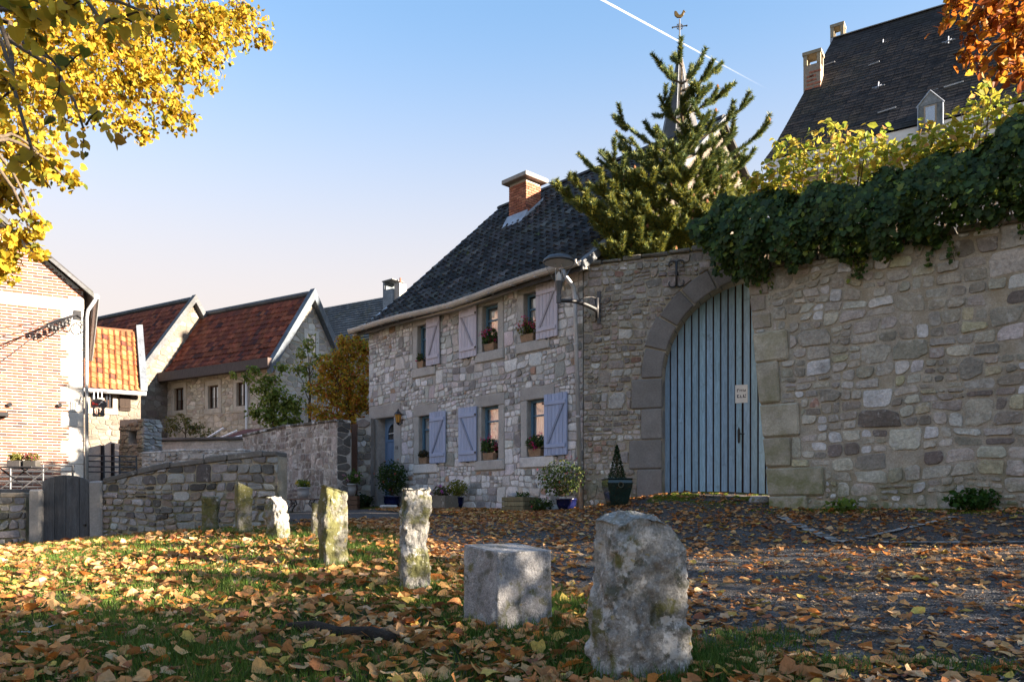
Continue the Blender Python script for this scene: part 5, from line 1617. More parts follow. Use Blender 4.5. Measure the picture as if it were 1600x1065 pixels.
E1 = [(-.35, H1E - .42), (.3, H1E + .38), (H1D / 2, H1R)]
rf = MB(); roof_slab(rf, -.1, H1L + .2, E1, .12); roof_slab(rf, -.1, H1L + .2, [(H1D / 2 + .001, H1R), (H1D + .3, H1E - .4)], .12)
rf.c = [(.10, .04, .03)] * len(rf.v); r1 = rf.build('roof', M['red_tile'], h1)
roof_tiles(r1, M['red_tile'], PAL_RT, 2.0, H1L - .1, E1, w=.27, expo=.36, seed=76, limit=300, tile=big_tile(.27, .44), key=lambda x, y, z: -x)
for sgn in (0, 1):
    mb = MB(); ya, yb = (-.5, H1D / 2) if sgn == 0 else (H1D / 2, H1D + .5)
    za, zb2 = (H1E - .60, H1R + .08) if sgn == 0 else (H1R + .08, H1E - .60)
    mb.hexa([(H1L + .02, ya, za - .22), (H1L + .34, ya, za - .22), (H1L + .34, yb, zb2 - .22), (H1L + .02, yb, zb2 - .22)], [(H1L + .02, ya, za + .20), (H1L + .34, ya, za + .20), (H1L + .34, yb, zb2 + .20), (H1L + .02, yb, zb2 + .20)])
    mb.c = [(.085, .09, .10)] * len(mb.v); mb.build('barge_board', M['slate'], r1)
mb = MB(); mb.tube([(0, H1D / 2, H1R + .08), (H1L, H1D / 2, H1R + .08)], .13, 8); mb.c = [(.09, .10, .115)] * len(mb.v); mb.build('ridge_capping', M['slate'], r1)
# side door with a stone lintel in the gable
mb = MB(); mb.box(H1L - .02, H1L + .03, 2.0, 2.75, 2.2, 4.75, (.05, .03, .022)); dr = mb.build('door', M['brown_wood'], h1)
MB().box(H1L + .031, H1L + .036, 2.12, 2.35, 3.7, 4.6).build('pane', M['glass'], dr); MB().box(H1L + .031, H1L + .036, 2.42, 2.65, 3.7, 4.6).build('pane', M['glass'], dr)
MB().box(H1L - .1, H1L + .06, 1.7, 3.05, 4.78, 5.2, (.48, .44, .38)).build('lintel', M['dressed'], dr)

# low wing with sunlit roof
WF = Frame(-20.0, 33.1, .877, .48)
wg = fthing('low_wing', 'low stone wing with orange sunlit tile roof behind the brick house', 'house', WF)
WE = 5.25; WL = 4.15
wo = []
for (a, b, c, d) in ((141, 152, 610, 638), (163, 176, 610, 638)):
    t0, za = WF.tz(a, c); t1, zc = WF.tz(b, d); wo.append((t0, t1, zc, za))
mb = MB(); wall_with_openings(0, WL, -1.5, WE, wo, 0, .4, mb); mb.box(WL - .4, WL, .4, 4, -1.5, WE)
ww = mb.build('wall', surf('dull_wing_mortar', (.20, .17, .14), .95, ((2, .2), (20, .2)), ((30, .5, .02),)), wg)  # wing wall colours darkened too, standing in for shade
t0, za = WF.tz(187, 612); t1, zc = WF.tz(204, 642)
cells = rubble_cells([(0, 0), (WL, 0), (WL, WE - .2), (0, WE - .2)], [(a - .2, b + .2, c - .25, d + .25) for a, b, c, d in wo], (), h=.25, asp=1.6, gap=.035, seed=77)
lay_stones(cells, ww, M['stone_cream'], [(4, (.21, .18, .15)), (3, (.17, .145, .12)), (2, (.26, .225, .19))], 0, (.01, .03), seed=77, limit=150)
for w_ in wo: small_window(wg, *w_, sw=.17, sur=(.42, .38, .33))
sh = MB().box(t0, t1, -.07, -.045, zc, za, (.035, .024, .019)).build('shutter', M['brown_wood'], wg)
MB().box(t0 + .02, t1 - .02, -.095, -.0705, zc + .12, zc + .2, (.04, .027, .02)).build('batten', M['brown_wood'], sh); MB().box(t0 + .02, t1 - .02, -.095, -.0705, za - .2, za - .12, (.04, .027, .02)).build('batten', M['brown_wood'], sh)
EW = [(-.3, WE - .15), (2.6, 8.35)]
rf = MB(); roof_slab(rf, -.1, WL + .1, EW, .12); rf.c = [(.2, .08, .04)] * len(rf.v); rw = rf.build('roof', M['red_tile'], wg)
roof_tiles(rw, M['red_tile'], [(4, (.30, .12, .045)), (3, (.26, .095, .04)), (2, (.34, .15, .06)), (.6, (.12, .045, .03))], -.05, WL, EW, w=.25, expo=.34, seed=78, limit=300, tile=big_tile(.25, .42))
mb = MB(); mb.tube([(-.2, -.42, WE - .24), (WL + .2, -.42, WE - .24)], .09, 10); mb.build('gutter', M['zinc'], wg, smooth=True)
mb = MB(); mb.hexa([(WL - .02, -.3, WE - .1), (WL + .25, -.3, WE - .1), (WL + .25, 2.6, 8.4), (WL - .02, 2.6, 8.4)], [(WL - .02, -.3, WE + .1), (WL + .25, -.3, WE + .15), (WL + .25, 2.6, 8.65), (WL - .02, 2.6, 8.6)]); mb.c = [(.16, .18, .21)] * len(mb.v); mb.build('valley_flashing', M['slate'], rw)

# dark slate house behind
SF = Frame(-17.0, 58.0, .856, -.517)
hs = fthing('slate_house', 'house with dark slate roof rising behind the yellow autumn tree', 'house', SF)
mb = MB(); mb.box(0, 16, .3, 6.7, -2, 11.6, (.4, .36, .31)); mb.build('wall', M['dressed'], hs)
ES = [(-.2, 11.3), (3.5, 15.2)]
rf = MB(); roof_slab(rf, -.3, 16.3, ES, .12); roof_slab(rf, -.3, 16.3, [(3.501, 15.2), (7.2, 11.3)], .12); rf.c = [(.045, .055, .065)] * len(rf.v); rs = rf.build('roof', M['slate'], hs)
mb = MB(); L_s = math.dist(*ES); rows = int(L_s / .3)
rg = random.Random(3)
for r_ in range(rows):
    f0 = r_ / rows; f1 = (r_ + 1.12) / rows
    for k in range(40):
        a = -.3 + k * .415 + (.2 if r_ % 2 else 0); c = tuple(np.array((.045, .055, .066)) * rg.uniform(.75, 1.3)); dz = rg.uniform(0, .02)
        y0, z0 = ES[0][0] + (ES[1][0] - ES[0][0]) * f0, ES[0][1] + (ES[1][1] - ES[0][1]) * f0
        y1, z1 = ES[0][0] + (ES[1][0] - ES[0][0]) * min(1, f1), ES[0][1] + (ES[1][1] - ES[0][1]) * min(1, f1)
        mb.quad((a, y0 - .03, z0 + .06 + dz), (a + .405, y0 - .03, z0 + .06 + dz), (a + .405, y1, z1 + .02), (a, y1, z1 + .02), c)
mb.build('slates', M['slate'], rs, kind='stuff')
c0 = P(614, 470, 51)
chs = thing('slate_clad_chimney', 'slate clad chimney stack with an open top left of the stone house roof', 'chimney', (c0.x, c0.y, 9.0), R(-40))
zt_ = P(0, 441, 51).z - 9.0
mb = MB(); mb.box(-.45, .45, -.45, .45, 0, zt_ - .55, (.17, .20, .23)); mb.box(-.45, -.3, -.45, .45, zt_ - .549, zt_, (.17, .20, .23)); mb.build('stack', M['slate'], chs)
mb = MB(); mb.box(.46, .95, -.3, .3, 0, zt_ - .25, (.42, .37, .32)); mb.tube([(.7, 0, zt_ - .25), (.7, 0, zt_ + .15)], .06, 8, (.3, .1, .07)); mb.build('flue', M['dressed'], chs)
MB().box(-.5, .5, -.5, .5, zt_ + .001, zt_ + .06, (.2, .2, .2)).build('cap', M['dressed'], chs)

# ================================================================== LITTLE WALLS AND YARD THINGS BEHIND THE LAWN WALL
pf = Frame(P(187, 0, 24.3).x, 24.3, .93, -.36)
pr = fthing('stone_pier', 'ruined stone pier with a dark niche, warm light painted on its left face', 'pier', pf)
pt_ = (794 - 654) / FPX * 24
mb = MB(); wall_with_openings(0, .95, -1.2, pt_, [(.38, .70, 1.95, 2.35)], 0, .3, mb); mb.box(0.002, .948, .302, .7, -1.2, pt_ - .01); mb.build('core', M['mortar'], pr)
cells = rubble_cells([(0, -1), (.95, -1), (.95, pt_), (0, pt_ - .22)], [(.38, .70, 1.95, 2.35)], (), h=.13, asp=1.5, gap=.02, seed=81)
lay_stones(cells, pr, M['stone_cream'], [(3, (.40, .33, .24)), (2, (.46, .39, .30)), (1, (.30, .25, .19))], 0, (.02, .06), seed=81, limit=120)  # warm light painted into the stones of the left face
gm = MB(); cells = rubble_cells([(0, -1), (.7, -1), (.7, pt_ + .03), (0, pt_)], (), (), h=.12, asp=2.2, gap=.02, seed=82); gc = pick([(3, (.34, .35, .36)), (2, (.44, .45, .45)), (1, (.22, .23, .24))], len(cells), .15)  # bluish shade painted into the stones of the right face
for i, c in enumerate(cells):
    v, f = stone_verts(c, 0, rg.uniform(.02, .06), rg); MB().add([(.95 - p[1], p[0], p[2]) for p in v], f, tuple(gc[i])).build('stone', M['stone'], pr)

wc = Frame(P(222, 0, 20.5).x, 20.5, P(395, 0, 20.5).x - P(222, 0, 20.5).x, -.6)
sloped_wall('yard_wall', 'low flaking whitewashed yard wall above the sloping coping', wc, [(0, 1.40), (1.4, 1.46), (2.9, 1.43)], 2.9, .35, -.8, [(3, (.42, .39, .35)), (2, (.32, .28, .24)), (2, (.55, .52, .48))], M['render_white'], M['render_white'], 83, h=.16, asp=1.3, gap=.04, cope=((.22, .18, .14), .05, .02), limit=200)
sf = Frame(P(248, 0, 27).x, 27, P(392, 0, 26.4).x - P(248, 0, 27).x, -.6)
shd = fthing('shed', 'low pale rendered shed with flat dark capping and red tiles', 'shed', sf)
Ls = math.hypot(P(392, 0, 26.4).x - P(248, 0, 27).x, .6); zt_ = (794 - 688) / FPX * 26.8
mb = MB(); mb.box(0, Ls, 0, 2.2, -1, zt_); mb.build('wall', surf('pale_blue_grey_render', (.46, .47, .46), .95, ((2, .2), (18, .2)), ((14, .7, .04),), over=(((.25, .26, .26), 3, .5, .66, .6),)), shd)
MB().box(-.05, Ls + .05, -.10, 2.3, zt_ + .002, zt_ + .10, (.10, .10, .11)).build('capping', M['slate'], shd, bev=.02)
MB().box(.8, 1.7, -.03, .1, zt_ - .75, zt_ - .42, (.03, .025, .02)).build('hatch', M['brown_wood'], shd)
mb = MB(); roof_slab(mb, Ls * .62, Ls, [(.2, zt_ + .1), (1.9, zt_ + .55)], .08); mb.c = [(.16, .05, .035)] * len(mb.v); mb.build('lean_to_tiles', M['red_tile'], shd)
for k in range(3):
    a = sf.w(1.6 + k * .5, .3, zt_ + .1); b = a + Vector((.55, .05, .35 - k * .1))
    o = MB().tube([a, b], .035, 4).build('leaning_plank', M['grey_wood']); tag(o, ('longest', 'middle', 'shortest')[k] + ' old plank lying on the shed roof', 'plank', 'old planks on the shed')

# white fence panels
for k, (a, b, t0, t1) in enumerate(((135, 158, 700, 694), (160, 174, 697, 689), (174.5, 190, 690, 694))):
    pa = P(a, t0, 26.5 + .3 * k); pb = P(b, t1, 26.5 + .3 * k)
    o = thing('fence_panel', ('left', 'middle, tallest', 'right')[k] + ' cream boarded fence panel behind the railing', 'fence', (pa.x, pa.y, EYE - .4), 0, 'boarded fence panels')
    n = 11; hgt = pa.z - EYE + .4
    for j in range(n):
        z0 = hgt * j / n
        sl_ = (pb.z - pa.z) * (j + 1) / n
        MB().hexa([(0, -.012, z0 + .004), (pb.x - pa.x, -.012, z0 + .004 + sl_ * .9), (pb.x - pa.x, .012, z0 + .004 + sl_ * .9), (0, .012, z0 + .004)],
                  [(0, -.016, z0 + hgt / n - .004), (pb.x - pa.x, -.016, z0 + hgt / n - .004 + sl_), (pb.x - pa.x, .012, z0 + hgt / n - .004 + sl_), (0, .012, z0 + hgt / n - .004)], (.74, .71, .66)).build('board', M['dressed'], o)
    MB().box(pb.x - pa.x + .01, pb.x - pa.x + .09, -.05, .05, 0, hgt + .1, (.05, .05, .055)).build('post', M['iron'], o)

def railing(name, label, a, b, posts, rails, zb, r=.018, rot=None):
    """a,b: world points of the base ends; posts: fractions; rails: heights"""
    o = thing(name, label, 'railing', a)
    d = b - a
    top = max(rails)
    for f_ in posts:
        MB().tube([d * f_ + Vector((0, 0, zb)), d * f_ + Vector((0, 0, top + .02))], r * 1.3, 7).build('post', M['grey_metal'], o)
    for z in rails:
        MB().tube([Vector((0, 0, z)), d + Vector((0, 0, z))], r, 7).build('rail', M['grey_metal'], o)
    return o
def rl(px0, px1, d0, d1, zs): 
    a = P(px0, 794, d0); b = P(px1, 794, d1); a.z = b.z = EYE; return a, b
a, b = rl(-60, 117, 17.4, 18.2, 0)
railing('terrace_railing', 'grey metal terrace railing in front of the brick house', a, b, (.08, .42, .71, .98), [(794 - y) / FPX * 17.8 for y in (726, 735, 744, 752, 760)], .3)
a, b = rl(133, 214, 22, 22.4, 0)
railing('yard_railing', 'grey metal railing in front of the cream fence panels', a, b, (.02, .36, .66, .99), [(794 - y) / FPX * 22.2 for y in (712, 720.5, 729, 737)], .3)
# terrace slab edge, folding table, planters
o = MB().box(P(-80, 0, 16.6).x, P(61, 0, 16.6).x, 16.4, 18.6, EYE + .28, EYE + .40, (.07, .075, .085)).build('terrace', M['slate'], None, bev=.01)
tag(o, 'dark slate edged terrace above the low wall at left', 'terrace')
tb = thing('folding_table', 'dark metal folding table with crossed legs on the terrace', 'table', P(38, 762, 17.0))
tb.location.z = EYE + .40; zt_ = (794 - 729) / FPX * 17.0 - .40
MB().box(-.32, .34, -.3, .3, zt_ - .03, zt_).build('tabletop', M['iron'], tb, bev=.008)
for sx_ in (-.22, .22):
    for s_ in (-1, 1):
        MB().tube([(sx_ - s_ * .14, -s_ * .25, 0), (sx_ + s_ * .14, s_ * .25, zt_ - .03)], .014, 6).build('leg', M['iron'], tb)

# ================================================================== PATCHY WALL BESIDE THE PATH
DF = Frame(-8.1, 24.0, 3.76, -4.0)
M['patchy'] = surf('patchy_limewash_wall', None, .95, ((2.5, .2), (20, .25)), ((14, .6, .04), (60, .4, .01)), over=(((.19, .155, .135), 1.1, .52, .62, .6), ((.70, .68, .65), 3.0, .52, .62, .8)))
dw = sloped_wall('path_wall', 'tall patchy limewashed stone wall behind the bench', DF, [(0, 2.16), (2.5, 2.24), (5.4, 2.18)], 5.4, .38, -.5, [(3, (.33, .295, .27)), (2, (.42, .385, .36)), (2, (.24, .205, .185))],
                 M['patchy'], M['render_white'], 91, h=.19, asp=1.2, gap=.05, depth=(.003, .02), cope=((.09, .08, .065), .07, .04))
rg = random.Random(91)
for c in rubble_cells([(0, -.5), (.38, -.5), (.38, 2.18), (0, 2.18)], (), (), h=.2, asp=1.5, gap=.02, seed=92):
    v, f = stone_verts(c, 0, rg.uniform(.01, .03), rg); MB().add([(5.4 - p[1], p[0], p[2]) for p in v], f, tuple(np.array((.10, .095, .09)) * rg.uniform(.7, 1.4))).build('end_stone', M['stone'], dw)
a = P(549, 0, 21.2); b = P(558, 0, 21.2)
o = MB().box(a.x, b.x, 21.2, 21.26, EYE - .2, EYE + (794 - 662) / FPX * 21.2, (.10, .055, .04)).build('brown_board', M['brown_wood'], None, bev=.004)
tag(o, 'narrow brown board between the patchy wall and the house pier', 'board')
p2f = Frame(P(558, 0, 21.9).x, 21.9, .93, -.2)
pr2 = fthing('stub_wall', 'narrow dark stone stub wall left of the blue house door', 'wall', p2f)
hh_ = (794 - 652) / FPX * 21.9
MB().box(0, .40, .0, .5, -.5, hh_ - .02).build('core', M['mortar'], pr2)
lay_stones(rubble_cells([(0, -.3), (.4, -.3), (.4, hh_), (0, hh_)], (), (), h=.17, asp=1.4, gap=.02, seed=93), pr2, M['stone'], [(3, (.20, .18, .16)), (2, (.30, .28, .25)), (1, (.45, .43, .4))], 0, (.02, .05), seed=93)

# ================================================================== CASTLE
CF = Frame(10.13, 30.0, .843, -.538)
ca = fthing('castle', 'large manor with steep black slate roof and white cornice behind the ivy', 'building', CF)
CL = 27.0; CDp = 12.0; CE = 13.0; CR = 20.4
mb = MB(); mb.box(0, CL, 0, CDp, -1, CE - .4, (.52, .44, .38)); ca_w = mb.build('wall', M['dressed'], ca)
mb = MB(); mb.box(-.45, CL + .45, -.45, CDp + .45, CE - .4, CE + .02, (.8, .79, .78)); mb.box(-.3, CL + .3, -.3, CDp + .3, CE - .75, CE - .401, (.7, .69, .68)); mb.build('cornice', M['white_paint'], ca, bev=.03)
hx = .75
e = .5
prof = [(0.0, 0.0), (.12, .10), (.3, .28), (1, 1)]     # run fraction, rise fraction with a slight kick at the eaves
rings = []
for f_, r_ in prof:
    x0 = -e + (hx + e) * f_; x1 = CL + e - (hx + e) * f_; y0 = -e + (CDp / 2 + e) * f_; y1 = CDp + e - (CDp / 2 + e) * f_
    z_ = CE + .03 + (CR - CE) * r_
    rings.append([(x0, y0, z_), (x1, y0, z_), (x1, y1, z_), (x0, y1, z_)])
mb = MB()
for i in range(3):
    for k in range(4):
        a, b = rings[i][k], rings[i][(k + 1) % 4]; c, d = rings[i + 1][(k + 1) % 4], rings[i + 1][k]
        if math.dist(c, d) < 1e-3: mb.add([a, b, c], [(0, 1, 2)])
        else: mb.quad(a, b, c, d)
mb.c = [(.030, .030, .034)] * len(mb.v)
M['castle_slate'] = surf('old_black_slate', None, .8, ((.35, .3), (2.2, .25), (14, .3)), ((7, .35, .02), (22, .5, .015)), over=(((.055, .05, .03), .45, .5, .72, .6), ((.06, .058, .056), 6, .62, .72, .5)), spec=.12, )
ca_r = mb.build('roof', M['castle_slate'], ca)
# slate courses: thin overlapping bands so the roof shows its rows
mb = MB(); rg = random.Random(12)
nrow = 44
for r_ in range(nrow):
    f0 = r_ / nrow; f1 = (r_ + 1.05) / nrow
    def pt_c(f_):
        rr_ = float(np.interp(f_, [0, .12, .3, 1], [0, .10, .28, 1]))
        return (-e + (hx + e) * f_, -e + (CDp / 2 + e) * f_, CE + .03 + (CR - CE) * rr_)
    (xa, ya, za), (xb, yb, zb2) = pt_c(f0), pt_c(min(1, f1))
    n = 46
    for k in range(n):
        x0 = xa + (16 - xa) * k / n; x1 = xa + (16 - xa) * (k + 1) / n - .012; u0 = xb + (16 - xb) * k / n; u1 = xb + (16 - xb) * (k + 1) / n - .012
        l_ = rg.uniform(.010, .018); mb.quad((x0, ya - l_, za + l_), (x1, ya - l_, za + l_), (u1, yb - .006, zb2 + .006), (u0, yb - .006, zb2 + .006), tuple(np.array((.034, .030, .029)) * rg.uniform(.8, 1.25)))
mb.build('slates', M['castle_slate'], ca_r, kind='stuff')
for k in range(24):
    xa = hx + k * 1.06
    MB().prism([(CDp / 2 - .14, CR - .02), (CDp / 2, CR + .10), (CDp / 2 + .14, CR - .02)][::-1], xa, xa + 1.05, 'x', (.06, .065, .07)).build('ridge_tile', M['castle_slate'], ca_r)
# chimneys
def px_on_roof(px, py, dd):
    w = P(px, py, dd); dx = w.x - CF.o[0]; dy = w.y - CF.o[1]
    return dx * CF.u[0] + dy * CF.u[1], dx * CF.v[0] + dy * CF.v[1], w.z - EYE
def castle_chimney(pxl, pxr, py_t, py_b, dd, lab):
    xa, ya, zt_ = px_on_roof((pxl + pxr) / 2, py_t, dd); _, _, zb_ = px_on_roof((pxl + pxr) / 2, py_b, dd)
    wd = (pxr - pxl) / FPX * dd * .74
    st_ = MB().box(xa - wd / 2, xa + wd / 2, ya - wd * .45, ya + wd * .45, zb_ - 1.6, zt_ - .55, (.30, .24, .19)).build('chimney', M['brick'], ca)
    for (sx_, sy_) in ((-1, -1), (1, -1), (1, 1), (-1, 1)):
        MB().box(xa + sx_ * wd * .40 - .07, xa + sx_ * wd * .40 + .07, ya + sy_ * wd * .36 - .07, ya + sy_ * wd * .36 + .07, zt_ - .549, zt_ - .13, (.33, .28, .20)).build('cap_post', M['dressed'], st_)
    MB().box(xa - wd * .56, xa + wd * .56, ya - wd * .51, ya + wd * .51, zt_ - .129, zt_, (.30, .26, .19)).build('cap_slab', M['dressed'], st_)
    rgc = random.Random(int(pxl))
    for k in range(26):
        zz = zb_ - .3 + k // 2 * .16
        if zz > zt_ - .8: break
        xx = xa - wd / 2 + rgc.uniform(0, .7) * wd
        MB().box(xx, xx + .26, ya - wd * .45 - .012, ya - wd * .45 + .02, zz, zz + .075, (.36, .14, .09)).build('brick', M['brick'], st_)
    MB().box(xa - wd * .54, xa + wd * .54, ya - wd * .50, ya + wd * .5, zb_ - .25, zb_ - .05, (.34, .37, .41)).build('flashing', M['lead'], st_)
castle_chimney(1254, 1288, 85, 157, 32.6, '')
castle_chimney(1297, 1322, 41, 60, 34.9, '')
# dormer
xa, ya, za = px_on_roof(1455, 200, 27.0)
def roof_y(z): return -e + (CDp / 2 + e) * (.3 + .7 * ((z - CE - .03) / (CR - CE) - .28) / .72)
dzb = za - .1; yf_ = roof_y(dzb) - .15
dm = MB().box(xa - .36, xa + .36, yf_, yf_ + 1.6, dzb, dzb + .75, (.17, .19, .21)).build('dormer', M['slate'], ca)
MB().prism([(xa - .40, dzb + .752), (xa + .40, dzb + .752), (xa, dzb + 1.18)], yf_ - .01, yf_ + 1.8, 'y', (.24, .26, .28)).build('dormer_roof', M['slate'], dm)
MB().box(xa - .19, xa + .19, yf_ - .02, yf_ - .001, dzb + .12, dzb + .72, (.36, .29, .22)).build('window_frame', M['dressed'], dm)
MB().box(xa - .14, xa + .14, yf_ - .03, yf_ - .0205, dzb + .16, dzb + .67, (.1, .15, .25)).build('pane', M['glass'], dm)
for (a0, b0, a1, b1) in ((xa - .42, dzb + .72, xa, dzb + 1.21), (xa, dzb + 1.21, xa + .42, dzb + .72), (xa - .37, dzb - .2, xa - .37, dzb + .75), (xa + .37, dzb - .2, xa + .37, dzb + .75)):
    MB().tube([(a0, yf_ - .03, b0), (a1, yf_ - .03, b1)], .022, 5).build('trim', M['lead'], dm)
# lead snow guards: small star shaped hooks and slipped bright slates
for i, (px, py) in enumerate(((1380, 71), (1373, 138), (1482, 67), (1366, 102), (1294, 103), (1490, 135), (1456, 145), (1580, 118), (1386, 175), (1590, 160), (1484, 178))):
    zq = None
    for it in range(40):           # find the slope point along the line of sight
        dd = 26 + it * .25
        x_, y_, z_ = px_on_roof(px, py, dd)
        if y_ >= roof_y(z_): break
    if i in (0, 1, 2):
        m_ = MB(); m_.tube([(x_ - .22, y_ - .12, z_), (x_ + .22, y_ - .12, z_ + .01)], .025, 4); m_.tube([(x_, y_ - .14, z_ - .1), (x_, y_ - .03, z_ + .22)], .025, 4); m_.tube([(x_ - .1, y_ - .14, z_ - .06), (x_ + .1, y_ - .05, z_ + .1)], .02, 4)
        m_.build('snow_hook', M['lead'], ca_r)
    else:
        wq = (.2, .28, .3)[i % 3]
        MB().hexa([(x_ - wq, y_ - .11, z_ - .02), (x_ + wq, y_ - .11, z_ + .02), (x_ + wq, y_ - .06, z_ + .04), (x_ - wq, y_ - .06, z_)], [(x_ - wq, y_ - .12, z_ + .01), (x_ + wq, y_ - .12, z_ + .05), (x_ + wq, y_ - .07, z_ + .08), (x_ - wq, y_ - .07, z_ + .04)]).build('slipped_slate', M['lead'], ca_r)

# ================================================================== CHURCH SPIRE
sp0 = P(1062, 80, 70)
sp = thing('church_spire', 'slim slate church spire with iron cross and gilt weathercock', 'spire', (sp0.x, sp0.y, EYE))
zt_ = (794 - 80) / FPX * 70
mb = MB(); mb.lathe([(2.95, 26.5), (2.75, 27.5), (.10, zt_)], 8, col=(.07, .07, .075), rot=R(22.5)); sps = mb.build('spire', M['slate'], sp)
mb = MB()
for k in range(8):
    a = 2 * math.pi * k / 8 + R(22.5)
    mb.tube([(2.76 * math.cos(a), 2.76 * math.sin(a), 27.5), (.1 * math.cos(a), .1 * math.sin(a), zt_)], .02, 4)
mb.build('hip_lead', M['lead'], sps)
mb = MB(); mb.box(-2.3, 2.3, -2.3, 2.3, -1, 26.5, (.42, .38, .33)); mb.build('tower', M['dressed'], sp)
k_ = 70 / FPX
mb = MB(); mb.tube([(0, 0, zt_ - .3), (0, 0, zt_ + 50 * k_)], .055, 6)
zc_ = zt_ + 38 * k_
mb.tube([(-.68, 0, zc_ - .06), (.68, 0, zc_ + .10)], .05, 6)
ring = [(.25 * math.cos(a), 0, zc_ + .25 * math.sin(a)) for a in [2 * math.pi * j / 12 for j in range(13)]]
mb.tube(ring, .035, 5)
for a in (45, 135, 225, 315): mb.tube([(0, 0, zc_), (.32 * math.cos(R(a)), 0, zc_ + .32 * math.sin(R(a)))], .03, 5)
for s_ in (-1, 1): mb.lathe([(.01, zc_ - .1 + s_ * .09), (.09, zc_ + s_ * .09), (.01, zc_ + .1 + s_ * .09)], 6, s_ * .62, 0)
for z in (8, 16): mb.lathe([(.03, zt_ + (z - 1.4) * k_), (.13, zt_ + z * k_), (.03, zt_ + (z + 1.4) * k_)], 8)
mb.build('cross', M['iron'], sp)
ck = [(-.42, .25), (-.38, .05), (-.2, -.12), (.1, -.12), (.28, .05), (.34, .3), (.46, .34), (.36, .42), (.34, .52), (.24, .46), (.18, .3), (.08, .14), (-.06, .12), (-.14, .26), (-.26, .42), (-.40, .42)]
mb = MB(); mb.prism([(x * 1.15, zt_ + 54 * k_ + z * 1.1) for x, z in ck], -.06, .06, 'y'); mb.build('weathercock', M['gold'], sp, bev=.02)

# ================================================================== CONTRAIL
def vapour():
    m, t = _nodes('thin_ice_vapour'); out = t.nodes.new('ShaderNodeOutputMaterial')
    at = t.nodes.new('ShaderNodeAttribute'); at.attribute_name = 'col'
    sp_ = t.nodes.new('ShaderNodeSeparateColor'); t.links.new(at.outputs['Color'], sp_.inputs[0])
    d = t.nodes.new('ShaderNodeBsdfDiffuse'); d.inputs['Color'].default_value = (.9, .9, .9, 1)
    tl = t.nodes.new('ShaderNodeBsdfTranslucent'); tl.inputs['Color'].default_value = (.9, .9, .9, 1)
    mx = t.nodes.new('ShaderNodeMixShader'); mx.inputs[0].default_value = .5; t.links.new(d.outputs[0], mx.inputs[1]); t.links.new(tl.outputs[0], mx.inputs[2])
    tr = t.nodes.new('ShaderNodeBsdfTransparent'); m2 = t.nodes.new('ShaderNodeMixShader')
    t.links.new(sp_.outputs[0], m2.inputs[0]); t.links.new(tr.outputs[0], m2.inputs[1]); t.links.new(mx.outputs[0], m2.inputs[2]); t.links.new(m2.outputs[0], out.inputs['Surface'])
    return m
cv = vapour(); A = P(900, -22, 4000); B = P(1200, 140, 4600)
V = []; F = []; C = []
n = 60; m_ = 12
for i in range(n + 1):
    f_ = i / n; p = A.lerp(B, f_)
    r_ = 4000 / FPX * (4.4 - 2.6 * f_) * (1 + .06 * math.sin(i * 1.3)) * .38
    op = max(0.0, min(1, (1 - f_) * 1.6)) ** 1.2
    d_ = (B - A).normalized(); s_ = d_.cross(Vector((0, 1, 0))).normalized(); u_ = s_.cross(d_)
    for k in range(m_):
        a = 2 * math.pi * k / m_
        V.append(p + s_ * math.cos(a) * r_ + u_ * math.sin(a) * r_)
        C.append((op * (.10 + .50 * abs(math.sin(a)) ** 1.5),) * 3)
for i in range(n):
    for k in range(m_): F.append((i * m_ + k, i * m_ + (k + 1) % m_, (i + 1) * m_ + (k + 1) % m_, (i + 1) * m_ + k))
o = np_mesh('contrail', np.array(V), np.array(F), cv, cols=np.array(C), smooth=True, kind='stuff'); tag(o, 'thin white aircraft contrail crossing the blue sky', 'contrail')

# ================================================================== FOLIAGE TOOLS
LEAF_OVAL = (np.array([(0, 0, 0), (.32, .35, .07), (.22, .8, .05), (0, 1.05, -.04), (-.22, .8, .05), (-.32, .35, .07), (0, .5, -.02)], float), np.array([(0, 1, 6), (1, 2, 6), (2, 3, 6), (3, 4, 6), (4, 5, 6), (5, 0, 6)]))
LEAF_HEART = (np.array([(0, .05, 0), (.3, -.08, .05), (.52, .22, .09), (.42, .62, .05), (0, 1.05, -.05), (-.42, .62, .05), (-.52, .22, .09), (-.3, -.08, .05), (0, .45, -.03)], float),
              np.array([(0, 1, 8), (1, 2, 8), (2, 3, 8), (3, 4, 8), (4, 5, 8), (5, 6, 8), (6, 7, 8), (7, 0, 8)]))
LEAF_IVY = (np.array([(0, 0, 0), (.45, .1, .04), (.30, .40, .02), (.42, .62, .03), (0, 1.0, -.06), (-.42, .62, .03), (-.30, .40, .02), (-.45, .1, .04), (0, .42, .02)], float),
            np.array([(0, 1, 8), (1, 2, 8), (2, 3, 8), (3, 4, 8), (4, 5, 8), (5, 6, 8), (6, 7, 8), (7, 0, 8)]))
LEAF_SIMPLE = (np.array([(0, 0, 0), (.3, .45, .06), (0, 1.0, 0), (-.3, .45, .06)], float), np.array([(0, 1, 2), (0, 2, 3)]))
def ell_points(c, r, n, rng, shell=.55):
    v = rng.normal(size=(n, 3)); v /= np.linalg.norm(v, axis=1, keepdims=True)
    k = shell + (1 - shell) * rng.random((n, 1)) ** .6
    k = np.where(rng.random((n, 1)) < .3, rng.random((n, 1)) ** .5, k)
    return np.asarray(c) + v * k * np.asarray(r), v
